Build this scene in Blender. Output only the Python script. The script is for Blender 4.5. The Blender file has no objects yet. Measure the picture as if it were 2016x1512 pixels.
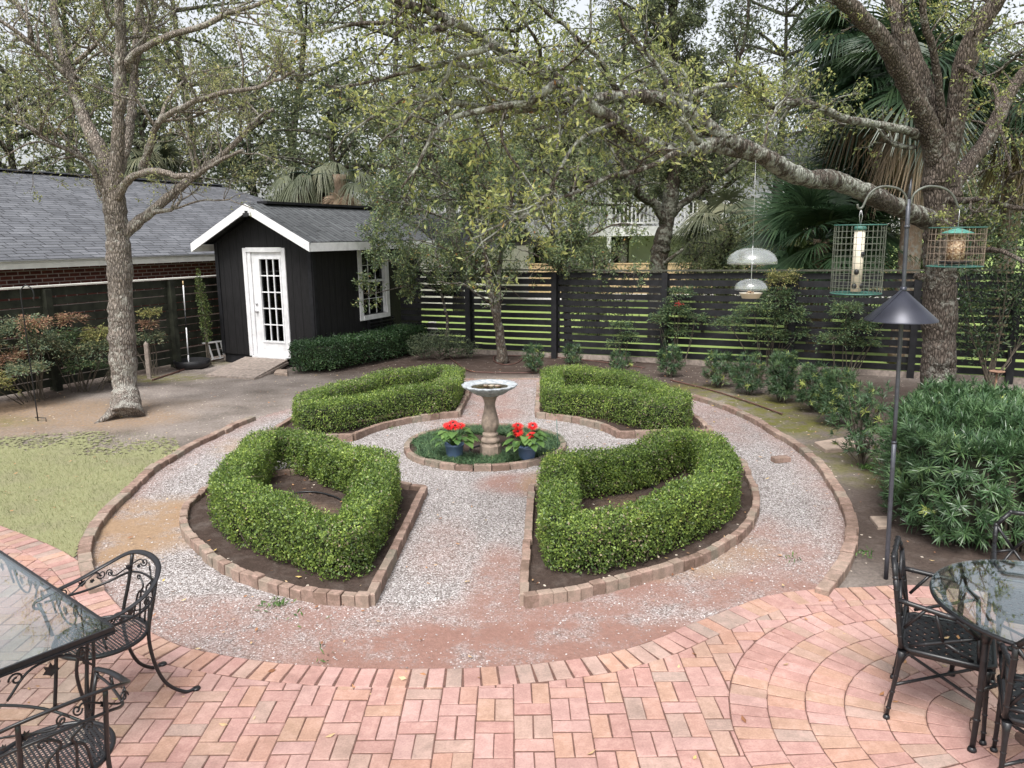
import bpy, math
import numpy as np
from mathutils import Vector, Matrix
R = math.radians
scene = bpy.context.scene
COL = scene.collection

# ------------------------------------------------------------ camera, sky, sun
FPX, PITCH, ROLL, CAMH = 1530.0, R(10.8), R(-0.6), 2.6
_F = np.array([0, math.cos(PITCH), -math.sin(PITCH)])
_R0 = np.array([1., 0, 0]); _U0 = np.array([0, math.sin(PITCH), math.cos(PITCH)])
_R = math.cos(ROLL)*_R0 + math.sin(ROLL)*_U0
_U = -math.sin(ROLL)*_R0 + math.cos(ROLL)*_U0
cam_data = bpy.data.cameras.new('camera')
cam = bpy.data.objects.new('camera', cam_data); COL.objects.link(cam)
cam.matrix_world = Matrix(((_R[0], _U[0], -_F[0], 0), (_R[1], _U[1], -_F[1], 0), (_R[2], _U[2], -_F[2], CAMH), (0, 0, 0, 1)))
cam_data.sensor_width = 36; cam_data.sensor_fit = 'HORIZONTAL'; cam_data.lens = FPX/2016*36
cam_data.clip_start = 0.05; cam_data.clip_end = 2000
scene.camera = cam

def ray(x, y): return _F + _R*(x-1008)/FPX - _U*(y-756)/FPX
def G(x, y, z=0.0):                      # photograph pixel -> point on the horizontal plane z
    d = ray(x, y); return np.array([0, 0, CAMH]) + d*((z-CAMH)/d[2])
def at(x, y, Y):                         # photograph pixel -> point at depth Y
    d = ray(x, y); return np.array([0, 0, CAMH]) + d*(Y/d[1])

SUN_EL, SUN_AZ = R(58), R(200)           # azimuth measured from +Y, clockwise
world = bpy.data.worlds.new('World'); scene.world = world; world.use_nodes = True
wn = world.node_tree; wn.nodes.clear()
sky = wn.nodes.new('ShaderNodeTexSky'); sky.sky_type = 'NISHITA'; sky.sun_disc = False
sky.sun_elevation = SUN_EL; sky.sun_rotation = SUN_AZ
sky.air_density = 1.0; sky.dust_density = 4.0; sky.ozone_density = 1.0
hsv = wn.nodes.new('ShaderNodeHueSaturation'); hsv.inputs['Saturation'].default_value = 0.22
hsv.inputs['Value'].default_value = 1.0
bg = wn.nodes.new('ShaderNodeBackground'); bg.inputs['Strength'].default_value = 0.14
wo = wn.nodes.new('ShaderNodeOutputWorld')
wn.links.new(sky.outputs[0], hsv.inputs['Color']); wn.links.new(hsv.outputs[0], bg.inputs['Color'])
wn.links.new(bg.outputs[0], wo.inputs['Surface'])
sd = bpy.data.lights.new('sun', 'SUN'); sd.energy = 1.9; sd.angle = R(26); sd.color = (1, .97, .93)
sun = bpy.data.objects.new('sun', sd); COL.objects.link(sun)
_sdir = Vector((math.sin(SUN_AZ)*math.cos(SUN_EL), math.cos(SUN_AZ)*math.cos(SUN_EL), math.sin(SUN_EL)))
sun.rotation_euler = _sdir.to_track_quat('Z', 'Y').to_euler()
sun.location = (0, 0, 30)
scene.view_settings.view_transform = 'Standard'; scene.view_settings.look = 'None'
scene.view_settings.exposure = 0.95; scene.view_settings.gamma = 1.0
scene.view_settings.use_curve_mapping = False
scene.render.engine = 'CYCLES'
scene.cycles.max_bounces = 8; scene.cycles.transparent_max_bounces = 16
scene.cycles.transmission_bounces = 6; scene.cycles.diffuse_bounces = 4; scene.cycles.glossy_bounces = 3

# ------------------------------------------------------------ mesh helpers
def nrm(a):
    a = np.asarray(a, float); l = np.linalg.norm(a, axis=-1, keepdims=True); return a/np.maximum(l, 1e-9)

class MB:
    """Collects polygons (with one random value per face) and links them as ONE mesh object."""
    def __init__(s): s.v = []; s.n = 0; s.f = []; s.r = []; s.m = []; s.sm = []
    def add(s, v, f, r=None, m=0, smooth=False):
        v = np.asarray(v, float).reshape(-1, 3); f = np.asarray(f, int)
        if f.ndim == 1: f = f.reshape(1, -1)
        s.v.append(v); s.f.append(f+s.n); s.n += len(v)
        k = len(f)
        s.r.append(np.zeros(k) if r is None else np.broadcast_to(np.asarray(r, float), (k,)))
        s.m.append(np.full(k, m)); s.sm.append(np.full(k, smooth))
        return s
    def box(s, c, size, rz=0.0, r=None, m=0, ax=None):
        hx, hy, hz = np.asarray(size, float)/2
        q = np.array([[x, y, z] for z in (-hz, hz) for y in (-hy, hy) for x in (-hx, hx)])
        if ax is not None: q = q @ np.asarray(ax, float)
        elif rz:
            ca, sa = math.cos(rz), math.sin(rz); q = q @ np.array([[ca, sa, 0], [-sa, ca, 0], [0, 0, 1]])
        f = [[0, 2, 3, 1], [4, 5, 7, 6], [0, 1, 5, 4], [2, 6, 7, 3], [0, 4, 6, 2], [1, 3, 7, 5]]
        return s.add(q+np.asarray(c, float), f, r, m)
    def bar(s, a, b, w, h, r=None, m=0, up=(0, 0, 1)):      # a rectangular bar from a to b
        a = np.asarray(a, float); b = np.asarray(b, float); d = b-a; L = np.linalg.norm(d); d = d/L
        x = np.cross(d, np.asarray(up, float)); x = x/np.linalg.norm(x); z = np.cross(x, d)
        return s.box((a+b)/2, (w, L, h), r=r, m=m, ax=[x, d, z])
    def slab(s, poly, z0, z1, ch=0.0, r=None, m=0):          # prism on a horizontal convex polygon, top edge chamfered
        p = np.asarray(poly, float)[:, :2]; n = len(p)
        A = 0.5*np.sum(p[:, 0]*np.roll(p[:, 1], -1)-np.roll(p[:, 0], -1)*p[:, 1])
        if A < 0: p = p[::-1]
        if abs(A) < 1e-6: return s
        c = p.mean(0)
        lay = [np.c_[p, np.full(n, z0)]]
        if ch > 0:
            lay.append(np.c_[p, np.full(n, z1-ch)])
            dd = np.linalg.norm(p-c, axis=1, keepdims=True)
            lay.append(np.c_[p+(c-p)*np.minimum(.4, ch*1.2/np.maximum(dd*.7, 1e-6)), np.full(n, z1)])
        else: lay.append(np.c_[p, np.full(n, z1)])
        V = np.vstack(lay); i = np.arange(n); j = (i+1) % n
        for k in range(len(lay)-1):
            s.add(V, np.c_[k*n+i, k*n+j, (k+1)*n+j, (k+1)*n+i], r, m) if k == 0 else s._more(np.c_[k*n+i, k*n+j, (k+1)*n+j, (k+1)*n+i], len(V), r, m)
        s._more(((len(lay)-1)*n+i).reshape(1, -1), len(V), r, m)
        return s
    def _more(s, f, nv, r, m, smooth=False):                 # more faces on the vertices just added
        f = np.asarray(f, int)+s.n-nv; s.f.append(f); k = len(f)
        s.r.append(np.zeros(k) if r is None else np.broadcast_to(np.asarray(r, float), (k,)))
        s.m.append(np.full(k, m)); s.sm.append(np.full(k, smooth))
    def tube(s, pts, rad, sides=8, r=None, m=0, cap=True, closed=False, flat=None):
        P = np.asarray(pts, float); n = len(P)
        rad = np.broadcast_to(np.asarray(rad, float), (n,))
        if closed: T = nrm(np.roll(P, -1, 0)-np.roll(P, 1, 0))
        else: T = nrm(np.gradient(P, axis=0))
        a = np.array([0, 0, 1.]) if abs(T[0][2]) < .9 else np.array([1., 0, 0])
        x = nrm(np.cross(T[0], a)); X = [x]
        for k in range(1, n):
            x = X[-1]-T[k]*np.dot(X[-1], T[k]); X.append(nrm(x))
        X = np.array(X); Y = np.cross(T, X)
        th = np.arange(sides)*2*np.pi/sides
        fx, fy = (1, 1) if flat is None else flat
        V = (P[:, None]+rad[:, None, None]*(fx*np.cos(th)[None, :, None]*X[:, None]+fy*np.sin(th)[None, :, None]*Y[:, None])).reshape(-1, 3)
        k = np.arange(n if closed else n-1); i = np.arange(sides)
        K, I = np.meshgrid(k, i, indexing='ij'); J = (I+1) % sides; K2 = (K+1) % n
        f = np.stack([K*sides+I, K*sides+J, K2*sides+J, K2*sides+I], -1).reshape(-1, 4)
        s.add(V, f, r, m, True)
        if cap and not closed and sides > 3:
            s._more(np.arange(sides)[::-1].reshape(1, -1), len(V), None if r is None else 0, m)
            s._more(((n-1)*sides+np.arange(sides)).reshape(1, -1), len(V), None if r is None else 0, m)
        return s
    def lathe(s, prof, c=(0, 0, 0), n=32, r=None, m=0, smooth=True, wob=None):
        p = np.asarray(prof, float); k = len(p); th = np.arange(n)*2*np.pi/n
        rr = np.repeat(p[:, :1], n, 1)
        if wob is not None: rr = rr*wob(p, th)
        V = np.stack([rr*np.cos(th), rr*np.sin(th), np.repeat(p[:, 1:2], n, 1)], -1).reshape(-1, 3)+np.asarray(c, float)
        K, I = np.meshgrid(np.arange(k-1), np.arange(n), indexing='ij'); J = (I+1) % n
        return s.add(V, np.stack([K*n+I, K*n+J, (K+1)*n+J, (K+1)*n+I], -1).reshape(-1, 4), r, m, smooth)
    def leaves(s, P, D, N, L, W, rng, m=0, fold=.15, r=None):   # rhombic leaves
        P = np.asarray(P, float); k = len(P); D = nrm(D); S = nrm(np.cross(D, N)); N = np.cross(S, D)
        L = np.broadcast_to(np.asarray(L, float), (k,))[:, None]; W = np.broadcast_to(np.asarray(W, float), (k,))[:, None]
        V = np.stack([P, P+D*L*.5+S*W/2, P+D*L-N*L*fold, P+D*L*.5-S*W/2], 1).reshape(-1, 3)
        return s.add(V, np.arange(4*k).reshape(-1, 4), rng.random(k) if r is None else r, m)
    def straps(s, P, D, N, L, W, rng, m=0, droop=.2, r=None, seg=2):  # long narrow leaves, bent
        P = np.asarray(P, float); k = len(P); D = nrm(D); S = nrm(np.cross(D, N)); N = np.cross(S, D)
        L = np.broadcast_to(np.asarray(L, float), (k,))[:, None]; W = np.broadcast_to(np.asarray(W, float), (k,))[:, None]
        rows = []
        for q in range(seg+1):
            t = q/seg; w = W*(.5 if q == 0 else 1.0 if q < seg else .12)
            c = P+D*L*t-N*L*droop*t*t
            rows += [c+S*w/2, c-S*w/2]
        V = np.stack(rows, 1).reshape(-1, 3); b = np.arange(k)[:, None]*(2*seg+2)
        f = np.concatenate([b+np.array([2*q, 2*q+1, 2*q+3, 2*q+2]) for q in range(seg)], 0)
        rr = rng.random(k) if r is None else np.broadcast_to(r, (k,))
        return s.add(V, f, np.tile(rr, seg), m)
    def build(s, name, mats, parent=None, loc=None, rz=None):
        me = bpy.data.meshes.new(name)
        V = np.vstack(s.v) if s.v else np.zeros((0, 3))
        tot = np.concatenate([np.full(len(f), f.shape[1]) for f in s.f]); li = np.concatenate([f.ravel() for f in s.f])
        me.vertices.add(len(V)); me.vertices.foreach_set('co', V.astype(np.float32).ravel())
        me.loops.add(len(li)); me.loops.foreach_set('vertex_index', li.astype(np.int32))
        me.polygons.add(len(tot)); st = np.r_[0, np.cumsum(tot)[:-1]]
        me.polygons.foreach_set('loop_start', st.astype(np.int32))
        me.polygons.foreach_set('material_index', np.concatenate(s.m).astype(np.int32))
        me.polygons.foreach_set('use_smooth', np.concatenate(s.sm).astype(bool))
        me.update(calc_edges=True)
        a = me.attributes.new('rnd', 'FLOAT', 'FACE'); a.data.foreach_set('value', np.concatenate(s.r).astype(np.float32))
        for q in (mats if isinstance(mats, (list, tuple)) else [mats]): me.materials.append(q)
        o = bpy.data.objects.new(name, me); COL.objects.link(o)
        if parent is not None: o.parent = parent
        if loc is not None: o.location = loc
        if rz is not None: o.rotation_euler[2] = rz
        return o

def tag(o, label, cat=None, group=None):
    o['label'] = label
    if cat: o['category'] = cat
    if group: o['group'] = group
    return o
def thing(name, label, cat, loc=(0, 0, 0), rz=0.0, group=None):
    o = bpy.data.objects.new(name, None); COL.objects.link(o); o.empty_display_size = .1
    o.location = tuple(float(q) for q in loc); o.rotation_euler[2] = rz
    return tag(o, label, cat, group)
def structure(o): o['kind'] = 'structure'; return o
def stuff(o): o['kind'] = 'stuff'; return o
def kids(o): return [c for c in bpy.data.objects if c.parent is o]
def copy_thing(o, loc, rz, label):
    def cp(a, par):
        c = a.copy(); COL.objects.link(c)
        if par is not None: c.parent = par
        for ch in kids(a):
            if ch is not c: cp(ch, c)
        return c
    c = cp(o, None); c.location = tuple(loc); c.rotation_euler[2] = rz; c['label'] = label
    return c

def spline(pts, n=40, closed=False):                          # Catmull-Rom through the points
    P = np.asarray(pts, float); k = len(P)
    if closed: Q = np.vstack([P[-1], P, P[0], P[1]])
    else: Q = np.vstack([2*P[0]-P[1], P, 2*P[-1]-P[-2]])
    segs = k if closed else k-1
    out = []
    t = np.linspace(0, segs, n, endpoint=not closed)
    for q in t:
        i = min(int(q), segs-1); f = q-i; a, b, c, d = Q[i], Q[i+1], Q[i+2], Q[i+3]
        out.append(.5*(2*b+(c-a)*f+(2*a-5*b+4*c-d)*f*f+(3*b-a-3*c+d)*f**3))
    return np.array(out)
def resample(P, step, closed=False):
    P = np.asarray(P, float)
    if closed: P = np.vstack([P, P[:1]])
    s = np.r_[0, np.cumsum(np.linalg.norm(np.diff(P, axis=0), axis=1))]; n = max(2, int(round(s[-1]/step))+1)
    t = np.linspace(0, s[-1], n); out = np.stack([np.interp(t, s, P[:, i]) for i in range(P.shape[1])], 1)
    return out[:-1] if closed else out
def inpoly(p, poly):
    x, y = p[:, 0], p[:, 1]; q = np.asarray(poly)[:, :2]; c = np.zeros(len(p), bool); j = len(q)-1
    for i in range(len(q)):
        xi, yi = q[i]; xj, yj = q[j]
        w = ((yi > y) != (yj > y)) & (x < (xj-xi)*(y-yi)/((yj-yi) if abs(yj-yi) > 1e-12 else 1e-12)+xi)
        c ^= w; j = i
    return c
def clip(poly, p, n):                                         # keep the side of the line (p, n) where n.x <= n.p
    out = []; d = [float(np.dot(q-p, n)) for q in poly]
    for i in range(len(poly)):
        a, b = poly[i], poly[(i+1) % len(poly)]; da, db = d[i], d[(i+1) % len(poly)]
        if da <= 0: out.append(a)
        if da*db < 0: out.append(a+(b-a)*da/(da-db))
    return out

# ------------------------------------------------------------ material helpers
def newmat(name):
    m = bpy.data.materials.new(name); m.use_nodes = True; t = m.node_tree
    return m, t, t.nodes['Principled BSDF'], t.nodes['Material Output']
def nd(t, typ, **kw):
    n = t.nodes.new('ShaderNode'+typ)
    for k, v in kw.items():
        if k.startswith('i_'):
            key = k[2:]; n.inputs[int(key) if key.isdigit() else key.replace('_', ' ')].default_value = v
        else: setattr(n, k, v)
    return n
def ramp(t, src, stops, interp='LINEAR'):
    n = t.nodes.new('ShaderNodeValToRGB'); n.color_ramp.interpolation = interp; e = n.color_ramp.elements
    while len(e) < len(stops): e.new(.5)
    for q, (p, c) in zip(e, stops): q.position = p; q.color = (*c, 1) if len(c) == 3 else c
    t.links.new(src, n.inputs[0]); return n.outputs[0]
def mixc(t, fac, a, b, mode='MIX'):
    n = t.nodes.new('ShaderNodeMix'); n.data_type = 'RGBA'; n.blend_type = mode
    for sock, v in ((n.inputs[0], fac), (n.inputs[6], a), (n.inputs[7], b)):
        if isinstance(v, (int, float)): sock.default_value = v
        elif isinstance(v, tuple): sock.default_value = (*v, 1)
        else: t.links.new(v, sock)
    return n.outputs[2]
def math_(t, op, a, b=0.0):
    n = t.nodes.new('ShaderNodeMath'); n.operation = op
    for sock, v in ((n.inputs[0], a), (n.inputs[1], b)):
        if isinstance(v, (int, float)): sock.default_value = v
        else: t.links.new(v, sock)
    return n.outputs[0]
def coords(t, scale=(1, 1, 1), rot=(0, 0, 0), kind='Object'):
    c = nd(t, 'TexCoord'); m = nd(t, 'Mapping'); m.inputs['Scale'].default_value = scale; m.inputs['Rotation'].default_value = rot
    t.links.new(c.outputs[kind], m.inputs['Vector']); return m.outputs[0]
def noise(t, co, scale, detail=4, rough=.55, dist=0.0):
    n = nd(t, 'TexNoise', i_Scale=scale, i_Detail=detail, i_Roughness=rough, i_Distortion=dist); t.links.new(co, n.inputs['Vector']); return n.outputs['Fac']
def voro(t, co, scale, out='Distance', feature='F1', rnd=1.0):
    n = nd(t, 'TexVoronoi', feature=feature, i_Scale=scale, i_Randomness=rnd); t.links.new(co, n.inputs['Vector']); return n.outputs[out]
def attr(t, name, out='Fac'):
    n = nd(t, 'Attribute', attribute_name=name); return n.outputs[out]
def bump(t, b, h, strength=.4, dist=.01):
    n = nd(t, 'Bump', i_Strength=strength, i_Distance=dist); t.links.new(h, n.inputs['Height']); t.links.new(n.outputs[0], b.inputs['Normal'])

def mat_plain(name, col, rough=.6, metal=0.0, var=.25, scale=12, bmp=.15, spec=None):
    m, t, b, o = newmat(name); co = coords(t)
    n = noise(t, co, scale, 5)
    c = ramp(t, n, [(.3, tuple(q*(1-var) for q in col)), (.7, tuple(min(1, q*(1+var)) for q in col))])
    t.links.new(c, b.inputs['Base Color']); b.inputs['Roughness'].default_value = rough; b.inputs['Metallic'].default_value = metal
    if spec is not None: b.inputs['Specular IOR Level'].default_value = spec
    if bmp: bump(t, b, n, bmp, .004)
    return m
def mat_leaf(name, stops, trans=.35, rough=.45, clump=3.0, spec=.35):
    m, t, b, o = newmat(name); co = coords(t)
    c = ramp(t, attr(t, 'rnd'), stops)
    n = noise(t, co, clump, 2)
    c = mixc(t, .8, c, ramp(t, n, [(.3, (.62, .66, .62)), (.7, (1.25, 1.2, 1.05))]), 'MULTIPLY')
    t.links.new(c, b.inputs['Base Color']); b.inputs['Roughness'].default_value = rough; b.inputs['Specular IOR Level'].default_value = spec
    tr = nd(t, 'BsdfTranslucent'); t.links.new(c, tr.inputs['Color'])
    mx = nd(t, 'MixShader', i_0=trans); t.links.new(b.outputs[0], mx.inputs[1]); t.links.new(tr.outputs[0], mx.inputs[2])
    t.links.new(mx.outputs[0], o.inputs['Surface']); return m
def mat_bark(name, dark, light, lichen=None, lamt=.5, scale=1.0, ridge=True):
    m, t, b, o = newmat(name)
    co = coords(t, (1, 1, .28)); co2 = coords(t)
    n1 = noise(t, co, 26*scale, 5, .6, .6); v = voro(t, co, 34*scale, 'Distance', 'DISTANCE_TO_EDGE')
    h = math_(t, 'ADD', math_(t, 'MULTIPLY', math_(t, 'MINIMUM', v, .35), 2.0), math_(t, 'MULTIPLY', n1, .7)) if ridge else n1
    c = ramp(t, h, [(.25, dark), (.8, light)])
    n2 = noise(t, co2, 2.2, 4)
    c = mixc(t, .7, c, ramp(t, n2, [(.3, (.7, .7, .7)), (.7, (1.25, 1.22, 1.18))]), 'MULTIPLY')
    if lichen:
        n3 = noise(t, co2, 11, 6, .7); n4 = noise(t, co2, 1.6, 3)
        f = ramp(t, math_(t, 'ADD', n3, math_(t, 'MULTIPLY', n4, .6)), [(.86-.28*lamt, (0, 0, 0)), (.98-.28*lamt, (1, 1, 1))])
        c = mixc(t, f, c, lichen)
    t.links.new(c, b.inputs['Base Color']); b.inputs['Roughness'].default_value = .9; b.inputs['Specular IOR Level'].default_value = .15
    bump(t, b, h, .9, .03); return m
def mat_glass(name, tint=(.9, .96, .95), ior=1.6):
    m, t, b, o = newmat(name)
    g = nd(t, 'BsdfGlossy', i_Roughness=.01); g.inputs['Color'].default_value = (.95, .97, 1, 1)
    tr = nd(t, 'BsdfTransparent'); tr.inputs['Color'].default_value = (*tint, 1)
    lw = nd(t, 'LayerWeight', i_Blend=.5); f0 = ((ior-1)/(ior+1))**2
    p5 = math_(t, 'POWER', lw.outputs['Facing'], 4.0); fr = math_(t, 'ADD', math_(t, 'MULTIPLY', p5, 1-f0), f0)
    mx = nd(t, 'MixShader'); t.links.new(fr, mx.inputs[0]); t.links.new(tr.outputs[0], mx.inputs[1]); t.links.new(g.outputs[0], mx.inputs[2])
    t.links.new(mx.outputs[0], o.inputs['Surface']); return m
# ------------------------------------------------------------ materials of the setting
def mat_soil():
    m, t, b, o = newmat('soil'); co = coords(t)
    n1 = noise(t, co, 1.1, 5, .6); n2 = noise(t, co, 28, 6, .7); n3 = noise(t, co, 5, 4, .6)
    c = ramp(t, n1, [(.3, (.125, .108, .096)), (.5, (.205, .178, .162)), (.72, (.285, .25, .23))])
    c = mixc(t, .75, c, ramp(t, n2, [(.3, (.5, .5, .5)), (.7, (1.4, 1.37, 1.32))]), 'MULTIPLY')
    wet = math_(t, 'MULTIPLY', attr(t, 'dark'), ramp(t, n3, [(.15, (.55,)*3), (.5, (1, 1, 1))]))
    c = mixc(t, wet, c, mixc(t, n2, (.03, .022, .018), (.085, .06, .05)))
    st = math_(t, 'MULTIPLY', attr(t, 'straw'), ramp(t, noise(t, coords(t, (1, 2.2, 1)), 14, 5, .7), [(.36, (0, 0, 0)), (.56, (1, 1, 1))]))
    c = mixc(t, st, c, mixc(t, n2, (.15, .10, .065), (.36, .26, .175)))
    mo = math_(t, 'MULTIPLY', attr(t, 'moss'), ramp(t, n3, [(.34, (0, 0, 0)), (.58, (1, 1, 1))]))
    c = mixc(t, mo, c, mixc(t, n2, (.06, .065, .012), (.19, .18, .05)))
    sp = voro(t, co, 22, 'Color'); sx = nd(t, 'SeparateColor'); t.links.new(sp, sx.inputs[0])
    sd_ = voro(t, co, 22)
    fl = math_(t, 'MULTIPLY', math_(t, 'GREATER_THAN', sx.outputs[0], .955), math_(t, 'LESS_THAN', sd_, .25))
    c = mixc(t, fl, c, (.55, .48, .4))
    t.links.new(c, b.inputs['Base Color']); b.inputs['Roughness'].default_value = .95; b.inputs['Specular IOR Level'].default_value = .1
    bump(t, b, n2, .7, .02); return m
def mat_gravel():
    m, t, b, o = newmat('gravel'); co = coords(t)
    vc = voro(t, co, 84, 'Color'); vd = voro(t, co, 84); s_ = nd(t, 'SeparateColor'); t.links.new(vc, s_.inputs[0])
    c = ramp(t, s_.outputs[0], [(0, (.16, .14, .13)), (.25, (.28, .25, .24)), (.55, (.42, .39, .385)), (.85, (.56, .53, .53)), (1, (.70, .68, .68))])
    c = mixc(t, .8, c, ramp(t, vd, [(.35, (1, 1, 1)), (.75, (.4, .38, .36))]), 'MULTIPLY')
    n3 = noise(t, co, 2.6, 5, .65); n2 = noise(t, co, 40, 5, .7)
    c = mixc(t, .5, c, ramp(t, n3, [(.3, (.7, .68, .67)), (.7, (1.15, 1.15, 1.15))]), 'MULTIPLY')
    d = math_(t, 'MULTIPLY', attr(t, 'dirt'), ramp(t, math_(t, 'ADD', n3, math_(t, 'MULTIPLY', n2, .35)), [(.40, (0, 0, 0)), (.72, (1, 1, 1))]))
    c = mixc(t, d, c, mixc(t, n2, (.14, .075, .06), (.34, .20, .165)))
    st = math_(t, 'MULTIPLY', attr(t, 'straw'), ramp(t, math_(t, 'ADD', n3, math_(t, 'MULTIPLY', n2, .4)), [(.45, (0, 0, 0)), (.75, (1, 1, 1))]))
    c = mixc(t, st, c, mixc(t, n2, (.15, .095, .06), (.40, .28, .18)))
    t.links.new(c, b.inputs['Base Color']); b.inputs['Roughness'].default_value = .9; b.inputs['Specular IOR Level'].default_value = .2
    dm = math_(t, 'MAXIMUM', d, st); hm = nd(t, 'Mix'); t.links.new(dm, hm.inputs[0]); t.links.new(math_(t, 'SUBTRACT', 1.0, vd), hm.inputs[2]); t.links.new(n2, hm.inputs[3])
    bump(t, b, hm.outputs[0], .8, .012); return m
def mat_paver(name, stops, amp=1.0):
    m, t, b, o = newmat(name); co = coords(t)
    c = ramp(t, attr(t, 'rnd'), stops)
    n1 = noise(t, co, 14, 5, .65); n2 = noise(t, co, 90, 4, .7); n3 = noise(t, co, 1.3, 4)
    c = mixc(t, .55, c, ramp(t, n1, [(.28, (.72, .7, .68)), (.72, (1.22, 1.2, 1.2))]), 'MULTIPLY')
    c = mixc(t, .6, c, ramp(t, n2, [(.3, (.72, .7, .7)), (.7, (1.2, 1.2, 1.2))]), 'MULTIPLY')
    c = mixc(t, ramp(t, math_(t, 'ADD', n1, math_(t, 'MULTIPLY', n2, .3)), [(.62, (0, 0, 0)), (.85, (.45, .45, .45))]), c, (.47, .32, .275))
    c = mixc(t, .75*amp, c, ramp(t, n3, [(.3, (.70, .70, .69)), (.7, (1.14, 1.12, 1.12))]), 'MULTIPLY')
    c = mixc(t, ramp(t, noise(t, co, 3.7, 6, .72), [(.58, (0, 0, 0)), (.78, (.45, .45, .45))]), c, (.16, .11, .085))
    t.links.new(c, b.inputs['Base Color']); b.inputs['Roughness'].default_value = .85; b.inputs['Specular IOR Level'].default_value = .25
    bump(t, b, math_(t, 'ADD', n1, math_(t, 'MULTIPLY', n2, .6)), .35, .008); return m
M = {}
M['soil'] = mat_soil(); M['gravel'] = mat_gravel()
M['paver'] = mat_paver('patio_brick', [(0, (.385, .226, .198)), (.3, (.41, .25, .224)), (.5, (.43, .278, .254)), (.66, (.42, .25, .192)), (.8, (.405, .264, .198)), (.92, (.37, .26, .222)), (1, (.335, .26, .225))])
M['kerb'] = mat_paver('old_brick', [(0, (.185, .128, .10)), (.4, (.255, .185, .15)), (.7, (.30, .235, .19)), (1, (.225, .20, .16))])
M['joint'] = mat_plain('joint_sand', (.12, .062, .048), .95, var=.35, scale=40)
M['stone'] = mat_plain('flagstone', (.29, .225, .18), .9, var=.3, scale=9, bmp=.4)
M['black_wood'] = mat_plain('black_stained_wood', (.0105, .0105, .0125), .6, var=.5, scale=8, bmp=.3, spec=.3)
M['black_wood_dull'] = mat_plain('weathered_black_wood', (.024, .026, .018), .7, var=.6, scale=5, bmp=.3, spec=.25)
M['white_paint'] = mat_plain('white_paint', (.72, .72, .73), .55, var=.13, scale=7, bmp=.08)
M['cream_paint'] = mat_plain('weathered_cream_paint', (.62, .60, .55), .65, var=.12, scale=5, bmp=.1)
M['grey_wood'] = mat_plain('weathered_grey_wood', (.26, .215, .185), .85, var=.35, scale=16, bmp=.4)
M['tan_wood'] = mat_plain('tan_fence_wood', (.42, .31, .17), .8, var=.25, scale=10)
M['black_metal'] = mat_plain('black_painted_iron', (.010, .010, .012), .38, var=.4, scale=40, bmp=.1, spec=.5)
M['steel'] = mat_plain('galvanised_steel', (.50, .50, .51), .4, metal=.7, var=.15)
M['dark_void'] = mat_plain('dark_interior', (.012, .013, .014), .8, bmp=0)
M['window_glass'] = mat_glass('window_glass', (.22, .24, .25), 1.5)
M['water'] = mat_glass('still_water', (.55, .5, .42), 1.33)

def grid(x0, x1, y0, y1, step, z=0.0, amp=0.0, seed=0):
    xs = np.arange(x0, x1+1e-6, step); ys = np.arange(y0, y1+1e-6, step); X, Y = np.meshgrid(xs, ys)
    rng = np.random.default_rng(seed); Z = z+amp*rng.normal(size=X.shape)
    V = np.stack([X, Y, Z], -1).reshape(-1, 3); nx = len(xs); ny = len(ys)
    i, j = np.meshgrid(np.arange(nx-1), np.arange(ny-1)); a = (j*nx+i).ravel()
    return V, np.c_[a, a+1, a+nx+1, a+nx]
def blobs(V, lst):
    w = np.zeros(len(V))
    for x, y, rx, ry, s in lst:
        d = ((V[:, 0]-x)/rx)**2+((V[:, 1]-y)/ry)**2; w = np.maximum(w, s*np.clip(1.35-d, 0, 1))
    return w
def vattr(o, name, w):
    a = o.data.attributes.new(name, 'FLOAT', 'POINT'); a.data.foreach_set('value', np.asarray(w, np.float32))

# ------------------------------------------------------------ plan of the round garden (metres)
GC = np.array([-.34, 9.15])
_ring = sorted([(-135, 4.54), (-147, 4.23), (-157, 3.97), (-177, 3.78), (166, 3.75), (151, 3.94), (142, 4.03), (120, 4.45), (97, 4.95), (75, 4.95),
                (60, 4.8), (47, 4.55), (30, 4.17), (11, 3.87), (-6, 3.87), (-22, 3.97), (-35, 4.22), (-41, 4.36), (-50, 4.57), (-57, 4.74), (-75, 4.95), (-90, 5.0), (-105, 5.0), (-120, 4.85)])
_ra = np.array([q[0] for q in _ring]); _rr = np.array([q[1] for q in _ring])
def ring_r(th): return np.interp((th+180) % 360-180, np.r_[_ra[-1]-360, _ra, _ra[0]+360], np.r_[_rr[-1], _rr, _rr[0]])
def ring_pts(a0, a1, off=0.0, step=.05):
    a = np.linspace(a0, a1, 120); r = ring_r(a)+off
    p = np.stack([GC[0]+r*np.cos(np.radians(a)), GC[1]+r*np.sin(np.radians(a))], 1)
    k = np.ones(7)/7; q = p.copy()
    for i in (0, 1): q[3:-3, i] = np.convolve(p[:, i], k, 'valid')
    return resample(q, step)
BORDER = spline([G(x, y)[:2] for x, y in [(-260, 965), (-120, 997), (0, 1040), (90, 1075), (150, 1107), (200, 1160), (250, 1215), (310, 1258), (400, 1290), (600, 1318), (860, 1325),
                 (1100, 1310), (1250, 1280), (1400, 1220), (1500, 1183), (1590, 1168), (1700, 1163), (1800, 1160)]]+[(3.5, 5.2), (4.3, 4.8), (5.0, 4.1)], 260)
BORDER = resample(BORDER, .03)
CIRC = np.array([2.67, 3.55]); CIRC_R = 1.52

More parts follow.
